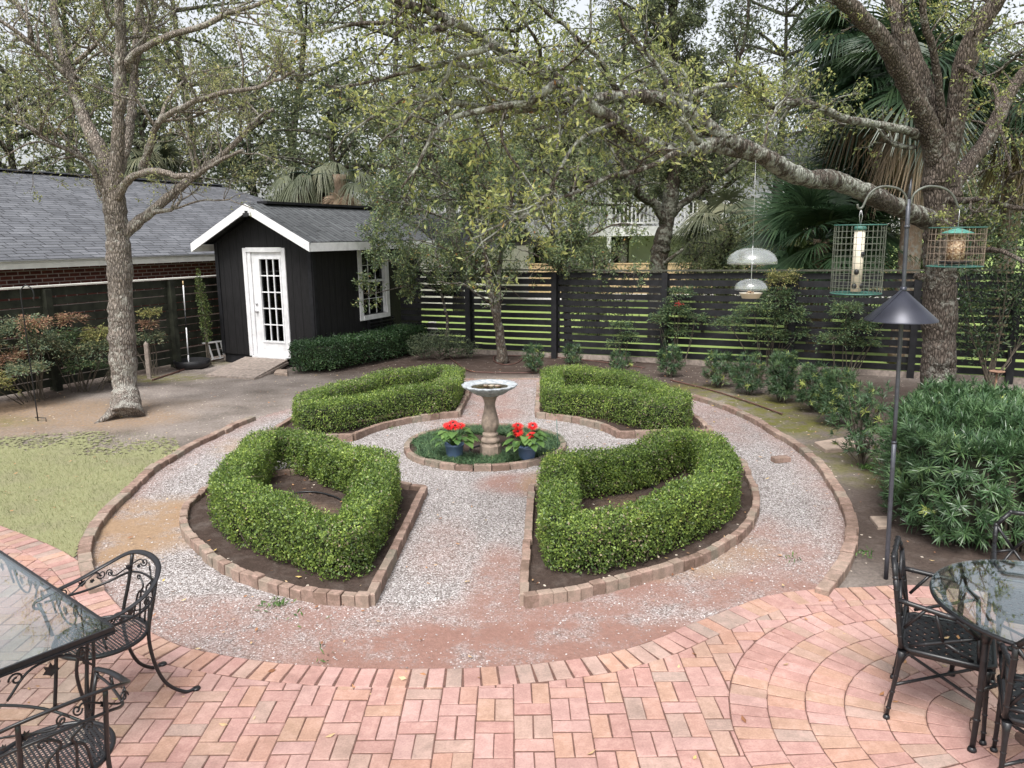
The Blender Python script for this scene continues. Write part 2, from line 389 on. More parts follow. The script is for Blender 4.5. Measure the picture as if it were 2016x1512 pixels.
# ------------------------------------------------------------ ground
gm, gt, gb, go = newmat('far_grass'); gco = coords(gt)
gc = ramp(gt, noise(gt, gco, .35, 5), [(.3, (.15, .22, .055)), (.6, (.24, .315, .085)), (.75, (.33, .36, .14))])
gt.links.new(gc, gb.inputs['Base Color']); gb.inputs['Roughness'].default_value = .95
mb = MB(); mb.add([[-400, -60, -.03], [400, -60, -.03], [400, 700, -.03], [-400, 700, -.03]], [0, 1, 2, 3])
structure(mb.build('ground', gm))
mb = MB(); mb.add([[-12, 34.0, -.015], [30, 28.0, -.015], [30, 31.5, -.015], [-12, 37.5, -.015]], [0, 1, 2, 3])
structure(mb.build('driveway', mat_plain('pale_concrete', (.62, .60, .57), .9, var=.1, scale=2)))
# the soil of the back garden, bounded by the fences
_soil_poly = np.array([[-10, 9], [-10, 12.45], [-8.3, 17.1], [-6.6, 19.9], [-1.9, 19.9], [-2.4, 18.0], [3.14, 15.75], [13.4, 11.1], [13.4, 2.0], [-9.6, 2.0]])
V, F = grid(-10, 13.5, 2, 20.2, .1, 0.0, .004, 3)
F = F[inpoly(V[F].mean(1), _soil_poly)]
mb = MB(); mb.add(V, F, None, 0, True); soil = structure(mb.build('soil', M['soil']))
straw = blobs(V, [(*G(90, 815)[:2], 1.9, 1.1, 1.0), (*G(215, 825)[:2], 1.2, .7, 1.0), (*G(310, 800)[:2], 1.0, .6, .3), (-7.6, 10.6, 1.6, .6, .7), (-6.2, 10.6, 1.2, .4, .4)])
rad = np.hypot(V[:, 0]-GC[0], V[:, 1]-GC[1]); ang = np.degrees(np.arctan2(V[:, 1]-GC[1], V[:, 0]-GC[0]))
moss = blobs(V, [(*G(1480, 800)[:2], .8, 1.0, .9), (*G(1560, 835)[:2], .6, .8, .9), (*G(1640, 905)[:2], .5, .7, .5), (*G(1700, 930)[:2], .5, .6, .6), (*G(320, 745)[:2], 1.0, .5, .7), (*G(400, 715)[:2], .6, .5, .6),
                 (*G(1360, 770)[:2], .7, .7, .7), (-8, 11.0, 1.2, .5, .5)])
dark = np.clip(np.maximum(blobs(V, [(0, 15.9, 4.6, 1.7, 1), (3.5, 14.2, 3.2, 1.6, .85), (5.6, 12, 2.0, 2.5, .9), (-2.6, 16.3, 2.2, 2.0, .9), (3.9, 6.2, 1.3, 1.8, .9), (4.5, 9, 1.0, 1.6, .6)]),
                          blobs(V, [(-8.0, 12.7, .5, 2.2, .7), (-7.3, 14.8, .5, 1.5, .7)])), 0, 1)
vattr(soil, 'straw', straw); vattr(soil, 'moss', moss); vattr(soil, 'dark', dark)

# gravel of the ring and the cross paths
V, F = grid(-4.8, 4.4, 3.9, 14.4, .06, .012, .003, 4)
_gp = np.array([GC+(ring_r(a)-.03)*np.array([math.cos(R(a)), math.sin(R(a))]) for a in np.arange(-180, 180, 3)])
F = F[inpoly(V[F].mean(1), _gp)]
mb = MB(); mb.add(V, F, None, 0, True); gravel = structure(mb.build('gravel_path', M['gravel']))
rad = np.hypot(V[:, 0]-GC[0], V[:, 1]-GC[1]); ang = np.degrees(np.arctan2(V[:, 1]-GC[1], V[:, 0]-GC[0]))
edge = np.clip(1-(ring_r(ang)-rad)/.45, 0, 1)*.75
dirt = np.maximum(edge, blobs(V, [(.1, 4.55, 2.0, .5, 1.1), (-1.5, 4.9, .9, .35, .8), (.25, 5.0, .9, .35, .9), (-.1, 5.3, .28, 1.0, .9), (1.5, 5.35, 1.3, .35, .9), (2.2, 6.0, .5, .9, .7), (-.55, 12.2, .9, 2.2, .65), (-.2, 11.3, .45, .6, .8), (-.3, 13.6, 1.4, .6, .5), (.0, 7.9, .4, .4, .9), (2.9, 10.9, .4, 1.6, .5), (-.6, 6.2, .3, .7, .4), (-2.2, 5.0, .7, .35, .7)]))
gstraw = blobs(V, [(*G(280, 1035)[:2], .85, .8, 1.1), (*G(230, 1075)[:2], .55, .5, 1.0), (*G(1290, 1115)[:2], .7, .3, .8), (*G(1430, 1080)[:2], .4, .4, .6), (*G(1075, 955)[:2], .3, .5, .8), (-3.3, 9.6, .5, .6, .6)])
vattr(gravel, 'dirt', dirt); vattr(gravel, 'straw', gstraw)

# loose flakes of gravel lying on it
rng = np.random.default_rng(11)
n = 60000
P = np.c_[rng.uniform(-4.4, 4.1, n), 4.2+9.7*rng.random(n)**1.5, np.full(n, .013)]
rad = np.hypot(P[:, 0]-GC[0], P[:, 1]-GC[1]); ang = np.degrees(np.arctan2(P[:, 1]-GC[1], P[:, 0]-GC[0]))
dd = np.maximum(blobs(P, [(.1, 4.5, 2.0, .5, 1.0), (-.1, 5.3, .25, 1.0, .8)]), blobs(P, [(*G(280, 1035)[:2], .85, .8, 1.0), (.25, 5.0, .9, .3, .7), (1.5, 5.35, 1.2, .3, .7)]))
P = P[(rad < ring_r(ang)-.08) & (rng.random(n) > .88*dd)]; n = len(P)
L = rng.uniform(.004, .0105, n); a = rng.random(n)*6.283; h = L*rng.uniform(.25, .6, n)
D = np.c_[np.cos(a), np.sin(a), rng.normal(0, .15, n)]; S = np.c_[-np.sin(a), np.cos(a), rng.normal(0, .15, n)]
W = (L*rng.uniform(.5, .95, n))[:, None]; L = L[:, None]; up = np.c_[np.zeros((n, 2)), h]
V = np.stack([P-D*L, P+S*W, P+D*L*.9, P-S*W, P+up+D*L*.2], 1).reshape(-1, 3)
b5 = np.arange(n)[:, None, None]*5; F = (b5+np.array([[0, 3, 4], [3, 2, 4], [2, 1, 4], [1, 0, 4]])).reshape(-1, 3)
m, t, b, o = newmat('gravel_flake')
t.links.new(ramp(t, attr(t, 'rnd'), [(0, (.15, .125, .115)), (.3, (.30, .265, .255)), (.6, (.42, .39, .385)), (.88, (.50, .475, .47)), (.97, (.60, .58, .575)), (1, (.40, .25, .19))]), b.inputs['Base Color']); b.inputs['Roughness'].default_value = .8
mb = MB(); mb.add(V, F, np.repeat(rng.random(n), 4))
o = stuff(mb.build('loose_gravel', m)); o['label'] = 'loose pale stone chips scattered over the gravel path'; o['category'] = 'gravel'

# ------------------------------------------------------------ patio: real bricks in a sand bed
rng = np.random.default_rng(5)
ZB, ZT = .010, .034
pat = MB()
inner = [q for q in BORDER]
pl = np.vstack([BORDER, [[5.2, .9], [-9.0, .9], [-9.0, BORDER[0, 1]]]])
tang = nrm(np.gradient(BORDER, axis=0)); bn = np.c_[tang[:, 1], -tang[:, 0]]     # towards the house
jit = lambda: rng.normal(0, .0012)
# soldier course
BS = resample(BORDER, .104); bt = nrm(np.gradient(BS, axis=0))
for k in range(len(BS)):
    p, tt = BS[k], bt[k]; nn = np.array([tt[1], -tt[0]])
    h = .0475
    q = [p-tt*h+nn*.004, p+tt*h+nn*.004, p+tt*h*.97+nn*.2, p-tt*h*.97+nn*.2]
    pat.slab(np.array(q)+rng.normal(0, .002, (4, 2)), ZB, ZT+jit(), .004, rng.random())
# concentric rings round the table
for k in range(8):
    r1 = CIRC_R-.203*k; r0 = r1-.197
    if r0 < .05: break
    m_ = max(6, int(round(2*np.pi*(r1-.02)/.104)))
    for i in range(m_):
        a0, a1 = 2*np.pi*(i+.0045/.104)/m_+k*.3, 2*np.pi*(i+1-.0045/.104)/m_+k*.3
        q = np.array([CIRC+r*np.array([math.cos(a), math.sin(a)]) for r, a in ((r0, a0), (r1, a0), (r1, (a0+a1)/2), (r1, a1), (r0, a1))])
        if q[:, 1].min() < 1.2 or q[:, 0].max() > 5: continue
        pat.slab(q+rng.normal(0, .0015, q.shape), ZB, ZT+jit(), .004, rng.random())
# half basket weave elsewhere
lim = BORDER+bn*.205; U_ = .2055
for ix in range(-45, 26):
    x0 = -.2144+ix*U_
    for iy in range(0, 22):
        y0 = .9+iy*U_*1.5+(U_*.75 if ix % 2 else 0)
        cells = [(x0, y0, x0+U_, y0+U_/2), (x0, y0+U_/2, x0+U_/2, y0+U_*1.5), (x0+U_/2, y0+U_/2, x0+U_, y0+U_*1.5)]
        for (a, b_, c, d) in cells:
            g = .003; poly = [np.array(q) for q in ((a+g, b_+g*1.7), (c-g, b_+g*1.7), (c-g, d-g*1.7), (a+g, d-g*1.7))]
            poly = [q+rng.normal(0, .0015, 2) for q in poly]
            ctr = np.mean(poly, 0)
            i = int(np.argmin(np.sum((lim-ctr)**2, 1)))
            if np.linalg.norm(lim[i]-ctr) < .3:
                poly = clip(poly, lim[i], -bn[i])
            elif not inpoly(ctr[None], pl)[0]: continue
            dc = ctr-CIRC; rc = np.linalg.norm(dc)
            if rc < CIRC_R-.12: continue
            if rc < CIRC_R+.25 and len(poly) > 2: poly = clip(poly, CIRC+dc/rc*(CIRC_R+.006), -dc/rc)
            if len(poly) < 3: continue
            q = np.array(poly); A = .5*abs(np.sum(q[:, 0]*np.roll(q[:, 1], -1)-np.roll(q[:, 0], -1)*q[:, 1]))
            if A < 3e-4: continue
            pat.slab(q, ZB, ZT+jit(), .004, rng.random())
structure(pat.build('patio', M['paver']))
# sand bed between the bricks
mb = MB()
for k in range(0, len(BORDER)-6, 6):
    a, b_ = BORDER[k], BORDER[min(k+6, len(BORDER)-1)]
    mb.add([[a[0], .9, .0275], [b_[0], .9, .0275], [b_[0], b_[1], .0275], [a[0], a[1], .0275]], [0, 1, 2, 3]) if b_[0] > a[0]+1e-4 else None
structure(mb.build('patio_sand_joints', M['joint']))

# ------------------------------------------------------------ brick edgings and beds
def kerb(name, pts, w, h, lb, label, closed=False, z0=-.02, seed=0, cat='brick edging', group=None, mat='kerb'):
    rng = np.random.default_rng(seed); P = resample(np.asarray(pts)[:, :2], lb, closed); mb = MB()
    n = len(P)
    for k in range(n if closed else n-1):
        a, b_ = P[k], P[(k+1) % n]; t_ = (b_-a)/np.linalg.norm(b_-a); nn = np.array([-t_[1], t_[0]])
        a2, b2 = a+t_*.004, b_-t_*.004; e = rng.normal(0, .004)
        q = np.array([a2-nn*(w/2+e), b2-nn*(w/2+e), b2+nn*(w/2-e), a2+nn*(w/2-e)])+rng.normal(0, .002, (4, 2))
        mb.slab(q, z0, h+rng.normal(0, .004), .006, rng.random())
    o = mb.build(name, M[mat]); tag(o, label, cat, group); return o
G1 = 'brick edgings around the hedge beds'
kerb('brick_edging', ring_pts(-126, -208, -.05), .10, .075, .20, 'long curved brick edging between the lawn and the gravel ring', seed=1)
kerb('brick_edging', ring_pts(-57, 62, -.05), .10, .08, .20, 'long curved brick edging on the right side of the gravel ring, beside the podocarpus hedge', seed=2)
kerb('brick_edging', ring_pts(118, 66, -.03), .04, .035, .4, 'low thin edging strip at the back end of the gravel path', seed=3)
_ca = np.radians(np.arange(0, 360, 4))
kerb('brick_edging', np.c_[GC[0]+.97*np.cos(_ca), GC[1]+.20+.97*np.sin(_ca)], .07, .085, .2, 'small round brick edging around the birdbath', True, seed=4)
_bo = {(-1, -1): [(-155, 3.1), (-151, 3.21), (-144, 3.46), (-135, 3.66), (-128, 3.76), (-120, 3.91), (-113, 4.0), (-106, 4.06), (-95, 4.04)],
       (1, -1): [(-90, 4.05), (-85, 4.05), (-78, 3.98), (-73, 3.9), (-68, 3.85), (-61, 3.79), (-51, 3.64), (-42, 3.46), (-34, 3.29), (-24, 3.09), (-5, 2.95)],
       (1, 1): [(8, 2.95), (17, 3.05), (27, 3.25), (47, 3.62), (73, 4.12), (85, 4.2)],
       (-1, 1): [(172, 2.9), (162, 3.0), (150, 3.2), (128, 3.68), (101, 4.1), (94, 4.2)]}
def side_x(q, y): return -.99+(y-5.15)*.036 if q < 0 else .045+(y-5.12)*.05
def bed_poly(q):
    sx, sy = q; tab = sorted(_bo[q], key=lambda k: k[0]); A = np.array([k[0] for k in tab]); Rr = np.array([k[1] for k in tab])
    ey = GC[1]+sy*.62-.02
    arc = []
    for a in np.linspace(A[0], A[-1], 90):
        r = np.interp(a, A, Rr); p = GC+r*np.array([math.cos(R(a)), math.sin(R(a))])
        if sx*(p[0]-side_x(sx, p[1])) > 0 and sy*(p[1]-ey) > 0: arc.append(p)
    inn = []
    for a in np.linspace(A[0], A[-1], 90):
        p = GC+np.array([0, .15])+1.78*np.array([math.cos(R(a)), math.sin(R(a))])
        if sx*(p[0]-side_x(sx, p[1])) > 0 and sy*(p[1]-ey) > 0: inn.append(p)
    arc = np.array(arc); inn = np.array(inn)
    if sx*sy > 0: arc = arc                                  # orient: start at the path side
    if abs(arc[0][0]-side_x(sx, arc[0][1])) > abs(arc[-1][0]-side_x(sx, arc[-1][1])): arc = arc[::-1]
    if abs(inn[0][0]-side_x(sx, inn[0][1])) > abs(inn[-1][0]-side_x(sx, inn[-1][1])): inn = inn[::-1]
    return arc, inn[::-1]
QN = {(-1, -1): 'nearest the left table', (1, -1): 'nearest the round table', (-1, 1): 'in front of the shed', (1, 1): 'in front of the slatted back fence'}
BEDS = {}
for i, (q, nm) in enumerate(QN.items()):
    arc, inn = bed_poly(q); poly = np.vstack([arc, inn]); BEDS[q] = poly
    rngk = np.random.default_rng(20+i); mb = MB()
    runs = [(arc, .105), (np.vstack([arc[-1], inn[0]]), .2), (inn, .15), (np.vstack([inn[-1], arc[0]]), .2)]
    for pts, lb in runs:
        Pk = resample(pts, lb)
        for k in range(len(Pk)-1):
            a, b_ = Pk[k], Pk[k+1]; t_ = (b_-a)/np.linalg.norm(b_-a); nn = np.array([-t_[1], t_[0]]); e = rngk.normal(0, .004)
            a2, b2 = a+t_*.003, b_-t_*.003
            mb.slab(np.array([a2-nn*(.034+e), b2-nn*(.034+e), b2+nn*(.034-e), a2+nn*(.034-e)])+rngk.normal(0, .002, (4, 2)), -.02, .105+rngk.normal(0, .005), .006, rngk.random())
    tag(mb.build('brick_edging', M['kerb']), 'upright brick edging of the hedge bed '+nm, 'brick edging', G1)
    x0, y0 = poly.min(0); x1, y1 = poly.max(0)
    V, F = grid(x0-.1, x1+.1, y0-.1, y1+.1, .04, .05, .006, 30+i); F = F[inpoly(V[F].mean(1), poly)]
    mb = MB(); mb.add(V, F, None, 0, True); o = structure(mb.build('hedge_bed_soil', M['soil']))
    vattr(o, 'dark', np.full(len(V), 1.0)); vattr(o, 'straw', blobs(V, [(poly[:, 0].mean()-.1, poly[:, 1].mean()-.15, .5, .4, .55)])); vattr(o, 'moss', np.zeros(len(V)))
# soil of the round bed
V, F = grid(-1.4, .75, 8.3, 10.4, .05, .055, .004, 9); F = F[np.hypot(V[F].mean(1)[:, 0]-GC[0], V[F].mean(1)[:, 1]-GC[1]-.2) < .98]
mb = MB(); mb.add(V, F, None, 0, True); o = structure(mb.build('round_bed_soil', M['soil'])); vattr(o, 'dark', np.ones(len(V))); vattr(o, 'straw', np.zeros(len(V))); vattr(o, 'moss', np.zeros(len(V)))

# lawn on the left
_lp = np.array([G(x, y)[:2] for x, y in [(-420, 880), (-200, 868), (0, 862), (150, 850), (260, 850), (345, 862), (352, 880)]]+[tuple(p) for p in ring_pts(-184, -134, .03, .2)]+[tuple(G(x, y)[:2]) for x, y in [(148, 1104), (90, 1074), (0, 1039), (-120, 996), (-260, 964), (-420, 940)]])
m, t, b, o_ = newmat('lawn_base'); co = coords(t)
t.links.new(mixc(t, noise(t, co, 30, 5), ramp(t, noise(t, co, 1.5, 5, .65), [(.3, (.235, .215, .14)), (.5, (.235, .245, .125)), (.7, (.26, .27, .14))]), (.17, .165, .08)), b.inputs['Base Color']); b.inputs['Roughness'].default_value = .95
V, F = grid(_lp[:, 0].min(), _lp[:, 0].max(), _lp[:, 1].min(), _lp[:, 1].max(), .035, .010, .002, 8); F = F[inpoly(V[F].mean(1), _lp)]
rngl = np.random.default_rng(77); Fc = V[F].mean(1); F = F[~((Fc[:, 1] > 9.2) & (rngl.random(len(F)) < (Fc[:, 1]-9.25+.3*np.sin(Fc[:, 0]*2.3)+.2*np.sin(Fc[:, 0]*6+1))*.9))]
mb = MB(); mb.add(V, F, None, 0, True); structure(mb.build('lawn', m))
n = 90000; P = np.c_[rngl.uniform(_lp[:, 0].min()-.3, _lp[:, 0].max()+.3, n), rngl.uniform(_lp[:, 1].min(), _lp[:, 1].max()+1.0, n), np.full(n, .008)]
ok = inpoly(P, _lp); d2 = P[:, 1] > 8.9
ok &= ~d2 | (rngl.random(n) > (P[:, 1]-8.9)*.55)
P = P[ok]; n = len(P)
a = rngl.random(n)*6.283; D = nrm(np.c_[np.cos(a)*.6, np.sin(a)*.6, rngl.uniform(.35, 1, n)])
mb = MB(); mb.straps(P, D, np.c_[np.cos(a+.3), np.sin(a+.3), np.zeros(n)+.2], rngl.uniform(.018, .045, n), .006, rngl, seg=1)
M['grass'] = mat_leaf('grass_blade', [(0, (.16, .185, .085)), (.4, (.225, .25, .12)), (.7, (.30, .305, .17)), (.88, (.40, .365, .25)), (1, (.46, .41, .30))], .4, .6, 1.5)
o = stuff(mb.build('grass', M['grass'])); o['label'] = 'short pale green grass of the lawn at the left'; o['category'] = 'grass'
# ------------------------------------------------------------ buildings and fences
U2 = nrm(np.array([.907, -.42])); V2 = nrm(np.array([.42, .907])); RZ_LOT = math.atan2(U2[1], U2[0]); RZ_HOUSE = math.atan2(V2[1], V2[0])
def mat_brickwork():
    m, t, b, o = newmat('red_brickwork'); c = nd(t, 'TexCoord'); s = nd(t, 'SeparateXYZ'); t.links.new(c.outputs['Object'], s.inputs[0])
    k = nd(t, 'CombineXYZ'); t.links.new(math_(t, 'ADD', s.outputs[0], s.outputs[1]), k.inputs[0]); t.links.new(s.outputs[2], k.inputs[1])
    br = nd(t, 'TexBrick', i_Scale=1.0, i_Mortar_Size=.010, i_Mortar_Smooth=.1, i_Bias=-.2, i_Brick_Width=.225, i_Row_Height=.076)
    br.inputs['Color1'].default_value = (.085, .022, .016, 1); br.inputs['Color2'].default_value = (.16, .045, .03, 1); br.inputs['Mortar'].default_value = (.36, .29, .26, 1)
    t.links.new(k.outputs[0], br.inputs['Vector'])
    n = noise(t, c.outputs['Object'], 18, 4)
    cc = mixc(t, .5, br.outputs['Color'], ramp(t, n, [(.3, (.6, .6, .6)), (.7, (1.3, 1.3, 1.3))]), 'MULTIPLY')
    t.links.new(cc, b.inputs['Base Color']); b.inputs['Roughness'].default_value = .9
    bump(t, b, math_(t, 'SUBTRACT', 1.0, br.outputs['Fac']), .5, .008); return m
def mat_shingle(name, c1, c2):
    m, t, b, o = newmat(name); c = nd(t, 'TexCoord')
    br = nd(t, 'TexBrick', i_Scale=1.0, i_Mortar_Size=.011, i_Mortar_Smooth=.15, i_Bias=0.0, i_Brick_Width=.36, i_Row_Height=.14)
    br.offset = .37; br.squash = 1.3; br.squash_frequency = 3
    br.inputs['Color1'].default_value = (*c1, 1); br.inputs['Color2'].default_value = (*c2, 1); br.inputs['Mortar'].default_value = (.012, .012, .014, 1)
    t.links.new(c.outputs['Object'], br.inputs['Vector'])
    n = noise(t, c.outputs['Object'], 60, 4); n2 = noise(t, coords(t, (1, .35, 1)), 1.6, 5, .65)
    cc = mixc(t, .6, br.outputs['Color'], ramp(t, n, [(.3, (.65, .65, .65)), (.7, (1.3, 1.3, 1.3))]), 'MULTIPLY')
    cc = mixc(t, .8, cc, ramp(t, n2, [(.3, (.72, .72, .72)), (.7, (1.25, 1.25, 1.25))]), 'MULTIPLY')
    t.links.new(cc, b.inputs['Base Color']); b.inputs['Roughness'].default_value = .75; b.inputs['Specular IOR Level'].default_value = .35
    bump(t, b, math_(t, 'SUBTRACT', math_(t, 'MULTIPLY', n, .3), br.outputs['Fac']), .6, .012); return m
M['brickwork'] = mat_brickwork(); M['shingle'] = mat_shingle('grey_shingles', (.088, .092, .104), (.14, .145, .16)); M['shed_shingle'] = mat_shingle('charcoal_shingles', (.062, .066, .07), (.10, .106, .11))

# the low brick house behind the left fence (local x along the wall, local y away from the garden)
hp = np.array([-8.46, 12.58])-U2*.8
hs = thing('brick_house', 'low red brick house with a grey shingle roof behind the left fence', 'house', (hp[0], hp[1], 0), RZ_HOUSE)
mb = MB(); mb.box((3.0, .62, 1.08), (20.0, .24, 2.16)); mb.build('wall', M['brickwork'], hs)
ex, rx_, ry_, ez, rz_ = 14.6, 11.6, 5.5, 2.27, 4.28
mb = MB(); Vt = [[-7, 0, ez], [ex, 0, ez], [rx_, ry_, rz_], [-7, ry_, rz_], [ex, 2*ry_, ez], [-7, 2*ry_, ez]]
mb.add(Vt, [[0, 1, 2, 3], [3, 2, 4, 5]]); mb._more([[1, 4, 2]], 6, None, 0)
mb.add([[q[0], q[1], q[2]-.06] for q in Vt], [[3, 2, 1, 0], [5, 4, 2, 3]])
roof = mb.build('roof', M['shingle'], hs)
mb = MB(); mb.bar((-7, ry_-.1, rz_+.01), (rx_, ry_-.1, rz_+.01), .22, .03); mb.build('ridge_cap', mat_plain('ridge_shingle', (.11, .113, .13), .8, var=.3, scale=20), roof)
mb = MB(); mb.box((3.8, .02, 2.185), (21.6, .03, .15)); mb.box((3.8, .3, 2.12), (21.6, .53, .02)); mb.build('fascia', M['cream_paint'], hs)
mb = MB(); mb.box((3.8, -.005, 2.255), (21.6, .05, .02)); mb.build('drip_edge', M['steel'], hs)

# the black shed (local x along its front, local y backwards)
SW, SD = 2.5, 4.0
sp = G(441, 713)
sh = thing('garden_shed', 'small black wooden shed with white trim and a gabled grey shingle roof', 'shed', (sp[0], sp[1], 0), RZ_LOT)
m, t, b, o = newmat('black_grooved_siding'); c = nd(t, 'TexCoord'); s = nd(t, 'SeparateXYZ'); t.links.new(c.outputs['Object'], s.inputs[0])
fr = math_(t, 'FRACT', math_(t, 'MULTIPLY', math_(t, 'ADD', s.outputs[0], s.outputs[1]), 5.0)); gr = math_(t, 'LESS_THAN', fr, .055)
n = noise(t, coords(t, (1, 1, .12)), 30, 5); c0 = ramp(t, n, [(.3, (.0080, .0078, .0085)), (.7, (.017, .0162, .0172))])
t.links.new(mixc(t, gr, c0, (.002, .002, .002)), b.inputs['Base Color']); b.inputs['Roughness'].default_value = .65; b.inputs['Specular IOR Level'].default_value = .25
bump(t, b, math_(t, 'SUBTRACT', math_(t, 'MULTIPLY', n, .25), gr), .8, .012); M['siding'] = m
RISE = .50                                                    # roof slope
zw = 2.52
def wall_panel(pts, holes_x=None):
    pass
mb = MB(); th = .08
# front wall with its door opening (three rectangles and a gable), side and back walls
dx0, dx1, dz0, dz1 = .84, 1.78, .17, 2.36
mb.box((dx0/2, th/2, (zw+.2)/2+.0), (dx0, th, zw-.2)); mb.box(((dx1+SW)/2, th/2, (zw+.2)/2), (SW-dx1, th, zw-.2)); mb.box(((dx0+dx1)/2, th/2, (dz1+zw)/2), (dx1-dx0, th, zw-dz1))
pk = zw+RISE*SW/2
for y0 in (0.0, SD-th):
    mb.add([[0, y0, zw], [SW, y0, zw], [SW/2, y0, pk], [0, y0+th, zw], [SW, y0+th, zw], [SW/2, y0+th, pk]], [[0, 1, 2], [5, 4, 3]]); mb._more([[1, 4, 5, 2], [0, 2, 5, 3]], 6, None, 0)
mb.box((th/2, SD/2, (zw+.2)/2), (th-.002, SD-2*th-.004, zw-.2)); mb.box((SW/2, SD-th/2, (zw+.2)/2), (SW, th-.002, zw-.2))
wy0, wy1, wz0, wz1 = 1.60, 2.54, .92, 2.36
mb.box((SW-th/2, (th+wy0)/2, (zw+.2)/2), (th, wy0-th, zw-.2)); mb.box((SW-th/2, (wy1+SD-th)/2, (zw+.2)/2), (th, SD-th-wy1, zw-.2))
mb.box((SW-th/2, (wy0+wy1)/2, (.2+wz0)/2), (th-.001, wy1-wy0, wz0-.2)); mb.box((SW-th/2, (wy0+wy1)/2, (wz1+zw)/2), (th-.001, wy1-wy0, zw-wz1))
wall = mb.build('wall', M['siding'], sh)
mb = MB(); mb.box((SW/2, SD/2, .1), (SW-.06, SD-.06, .2)); mb.build('skirt_board', M['black_wood'], sh)
mb = MB(); mb.box((SW/2, SD/2, .24), (SW-.2, SD-.2, .02)); mb.box((.5, 3.2, .7), (.7, .5, .9)); mb.box((1.7, 2.9, .6), (.5, .4, .7)); mb.build('interior', M['grey_wood'], sh)
for x in (.045, SW-.045): MB().box((x, -.012, (zw+.2)/2), (.09, .022, zw-.2)).build('corner_board', M['black_wood'], sh)
for y in (.045, SD-.045): MB().box((SW+.012, y, (zw+.2)/2), (.022, .09, zw-.2)).build('corner_board', M['black_wood'], sh)
of, os_ = .36, .27                                            # overhangs
mb = MB()
for sx in (-1, 1):
    xa, xb = SW/2, SW/2+sx*(SW/2+os_); za, zb = pk+.14, pk+.14-RISE*(SW/2+os_)
    q = [[xa, -of, za], [xb, -of, zb], [xb, SD+of, zb], [xa, SD+of, za]]
    lo = [[a[0], a[1], a[2]-.045] for a in q]
    mb.add(q+lo, [[0, 1, 2, 3], [7, 6, 5, 4], [0, 4, 5, 1], [1, 5, 6, 2], [2, 6, 7, 3]])
sroof = mb.build('roof', M['shed_shingle'], sh)
mb = MB(); mb.box((SW/2, SD/2+.16, pk+.165), (.26, SD+.1, .05)); mb.build('ridge_vent', M['black_wood'], sroof)
mb = MB()
for y0, y1 in ((-of-.022, -of+.003), (SD+of-.003, SD+of+.022)):
    for sx in (-1, 1):
        xa, xb = SW/2, SW/2+sx*(SW/2+os_); za, zb = pk+.125, pk+.125-RISE*(SW/2+os_); hh = .17
        q = [[xa, y0, za], [xb, y0, zb], [xb, y0, zb-hh], [xa, y0, za-hh], [xa, y1, za], [xb, y1, zb], [xb, y1, zb-hh], [xa, y1, za-hh]]
        mb.add(q, [[0, 1, 2, 3], [7, 6, 5, 4], [3, 2, 6, 7], [1, 5, 6, 2], [0, 4, 5, 1]])
for sx in (-1, 1):
    xb = SW/2+sx*(SW/2+os_); zb = pk+.125-RISE*(SW/2+os_)
    mb.box((xb-sx*.010, SD/2, zb-.085), (.022, SD+2*of-.05, .165))
mb.build('fascia', M['white_paint'], sh)
mb = MB()
for sx in (-1, 1): mb.box((SW/2+sx*(SW/2+os_/2), SD/2, zw-.045), (os_-.03, SD+2*of-.06, .02))
mb.build('soffit', M['white_paint'], sh)
# door
door = MB(); sx0, sx1 = .95, 1.745
door_o = None
st, gx0, gx1, gz0, gz1 = .045, 1.17, 1.67, .52, 2.185
gx0, gx1 = 1.155, 1.665
door.box(((sx0+gx0)/2, .05, (.2+2.33)/2), (gx0-sx0, st, 2.13)); door.box(((gx1+sx1)/2, .05, (.2+2.33)/2), (sx1-gx1, st, 2.13))
door.box(((gx0+gx1)/2, .05, (.2+gz0)/2), (gx1-gx0, st, gz0-.2)); door.box(((gx0+gx1)/2, .05, (gz1+2.33)/2), (gx1-gx0, st, 2.33-gz1))
for x in (gx0-.02, gx1+.02): door.box((x, .022, (gz0+gz1)/2), (.035, .02, gz1-gz0+.075))
for z in (gz0-.02, gz1+.02): door.box(((gx0+gx1)/2, .0215, z), (gx1-gx0+.004, .02, .035))
door_o = door.build('door', M['white_paint'], sh)
mb = MB()
for k in (1, 2): mb.box((gx0+(gx1-gx0)*k/3, .040, (gz0+gz1)/2), (.022, .022, gz1-gz0))
for k in range(1, 5): mb.box(((gx0+gx1)/2, .041, gz0+(gz1-gz0)*k/5), (gx1-gx0, .022, .022))
mb.build('muntin', M['white_paint'], door_o)
mb = MB(); mb.box(((gx0+gx1)/2, .058, (gz0+gz1)/2), (gx1-gx0, .006, gz1-gz0)); mb.build('pane', M['window_glass'], door_o)
for z, nm in ((1.27, 'deadbolt'), (1.12, 'knob')):
    mb = MB(); mb.lathe([(0.001, .06), (.02, .058), (.03, .045), (.028, .03), (.014, .022), (.014, .008), (.032, .006), (.032, 0), (.001, 0)] if nm == 'knob' else [(.001, .022), (.022, .02), (.03, .012), (.03, 0)], n=14)
    ob = mb.build(nm, M['steel'], door_o, (1.01, .026, z)); ob.rotation_euler = (R(90), 0, 0)
mb = MB(); mb.box((.81, -.014, 1.30), (.09, .024, 2.22)); mb.box((1.815, -.014, 1.30), (.09, .024, 2.22)); mb.box((1.3125, -.014, 2.375), (.915, .026, .09))
mb.box((.9, .03, 1.27), (.09, .06, 2.16)); mb.box((1.76, .03, 1.27), (.028, .06, 2.16)); mb.box((1.33, .028, 2.345), (.83, .06, .025)); mb.box((1.33, -.02, .185), (.9, .13, .03)); mb.build('door_frame', M['white_paint'], sh)
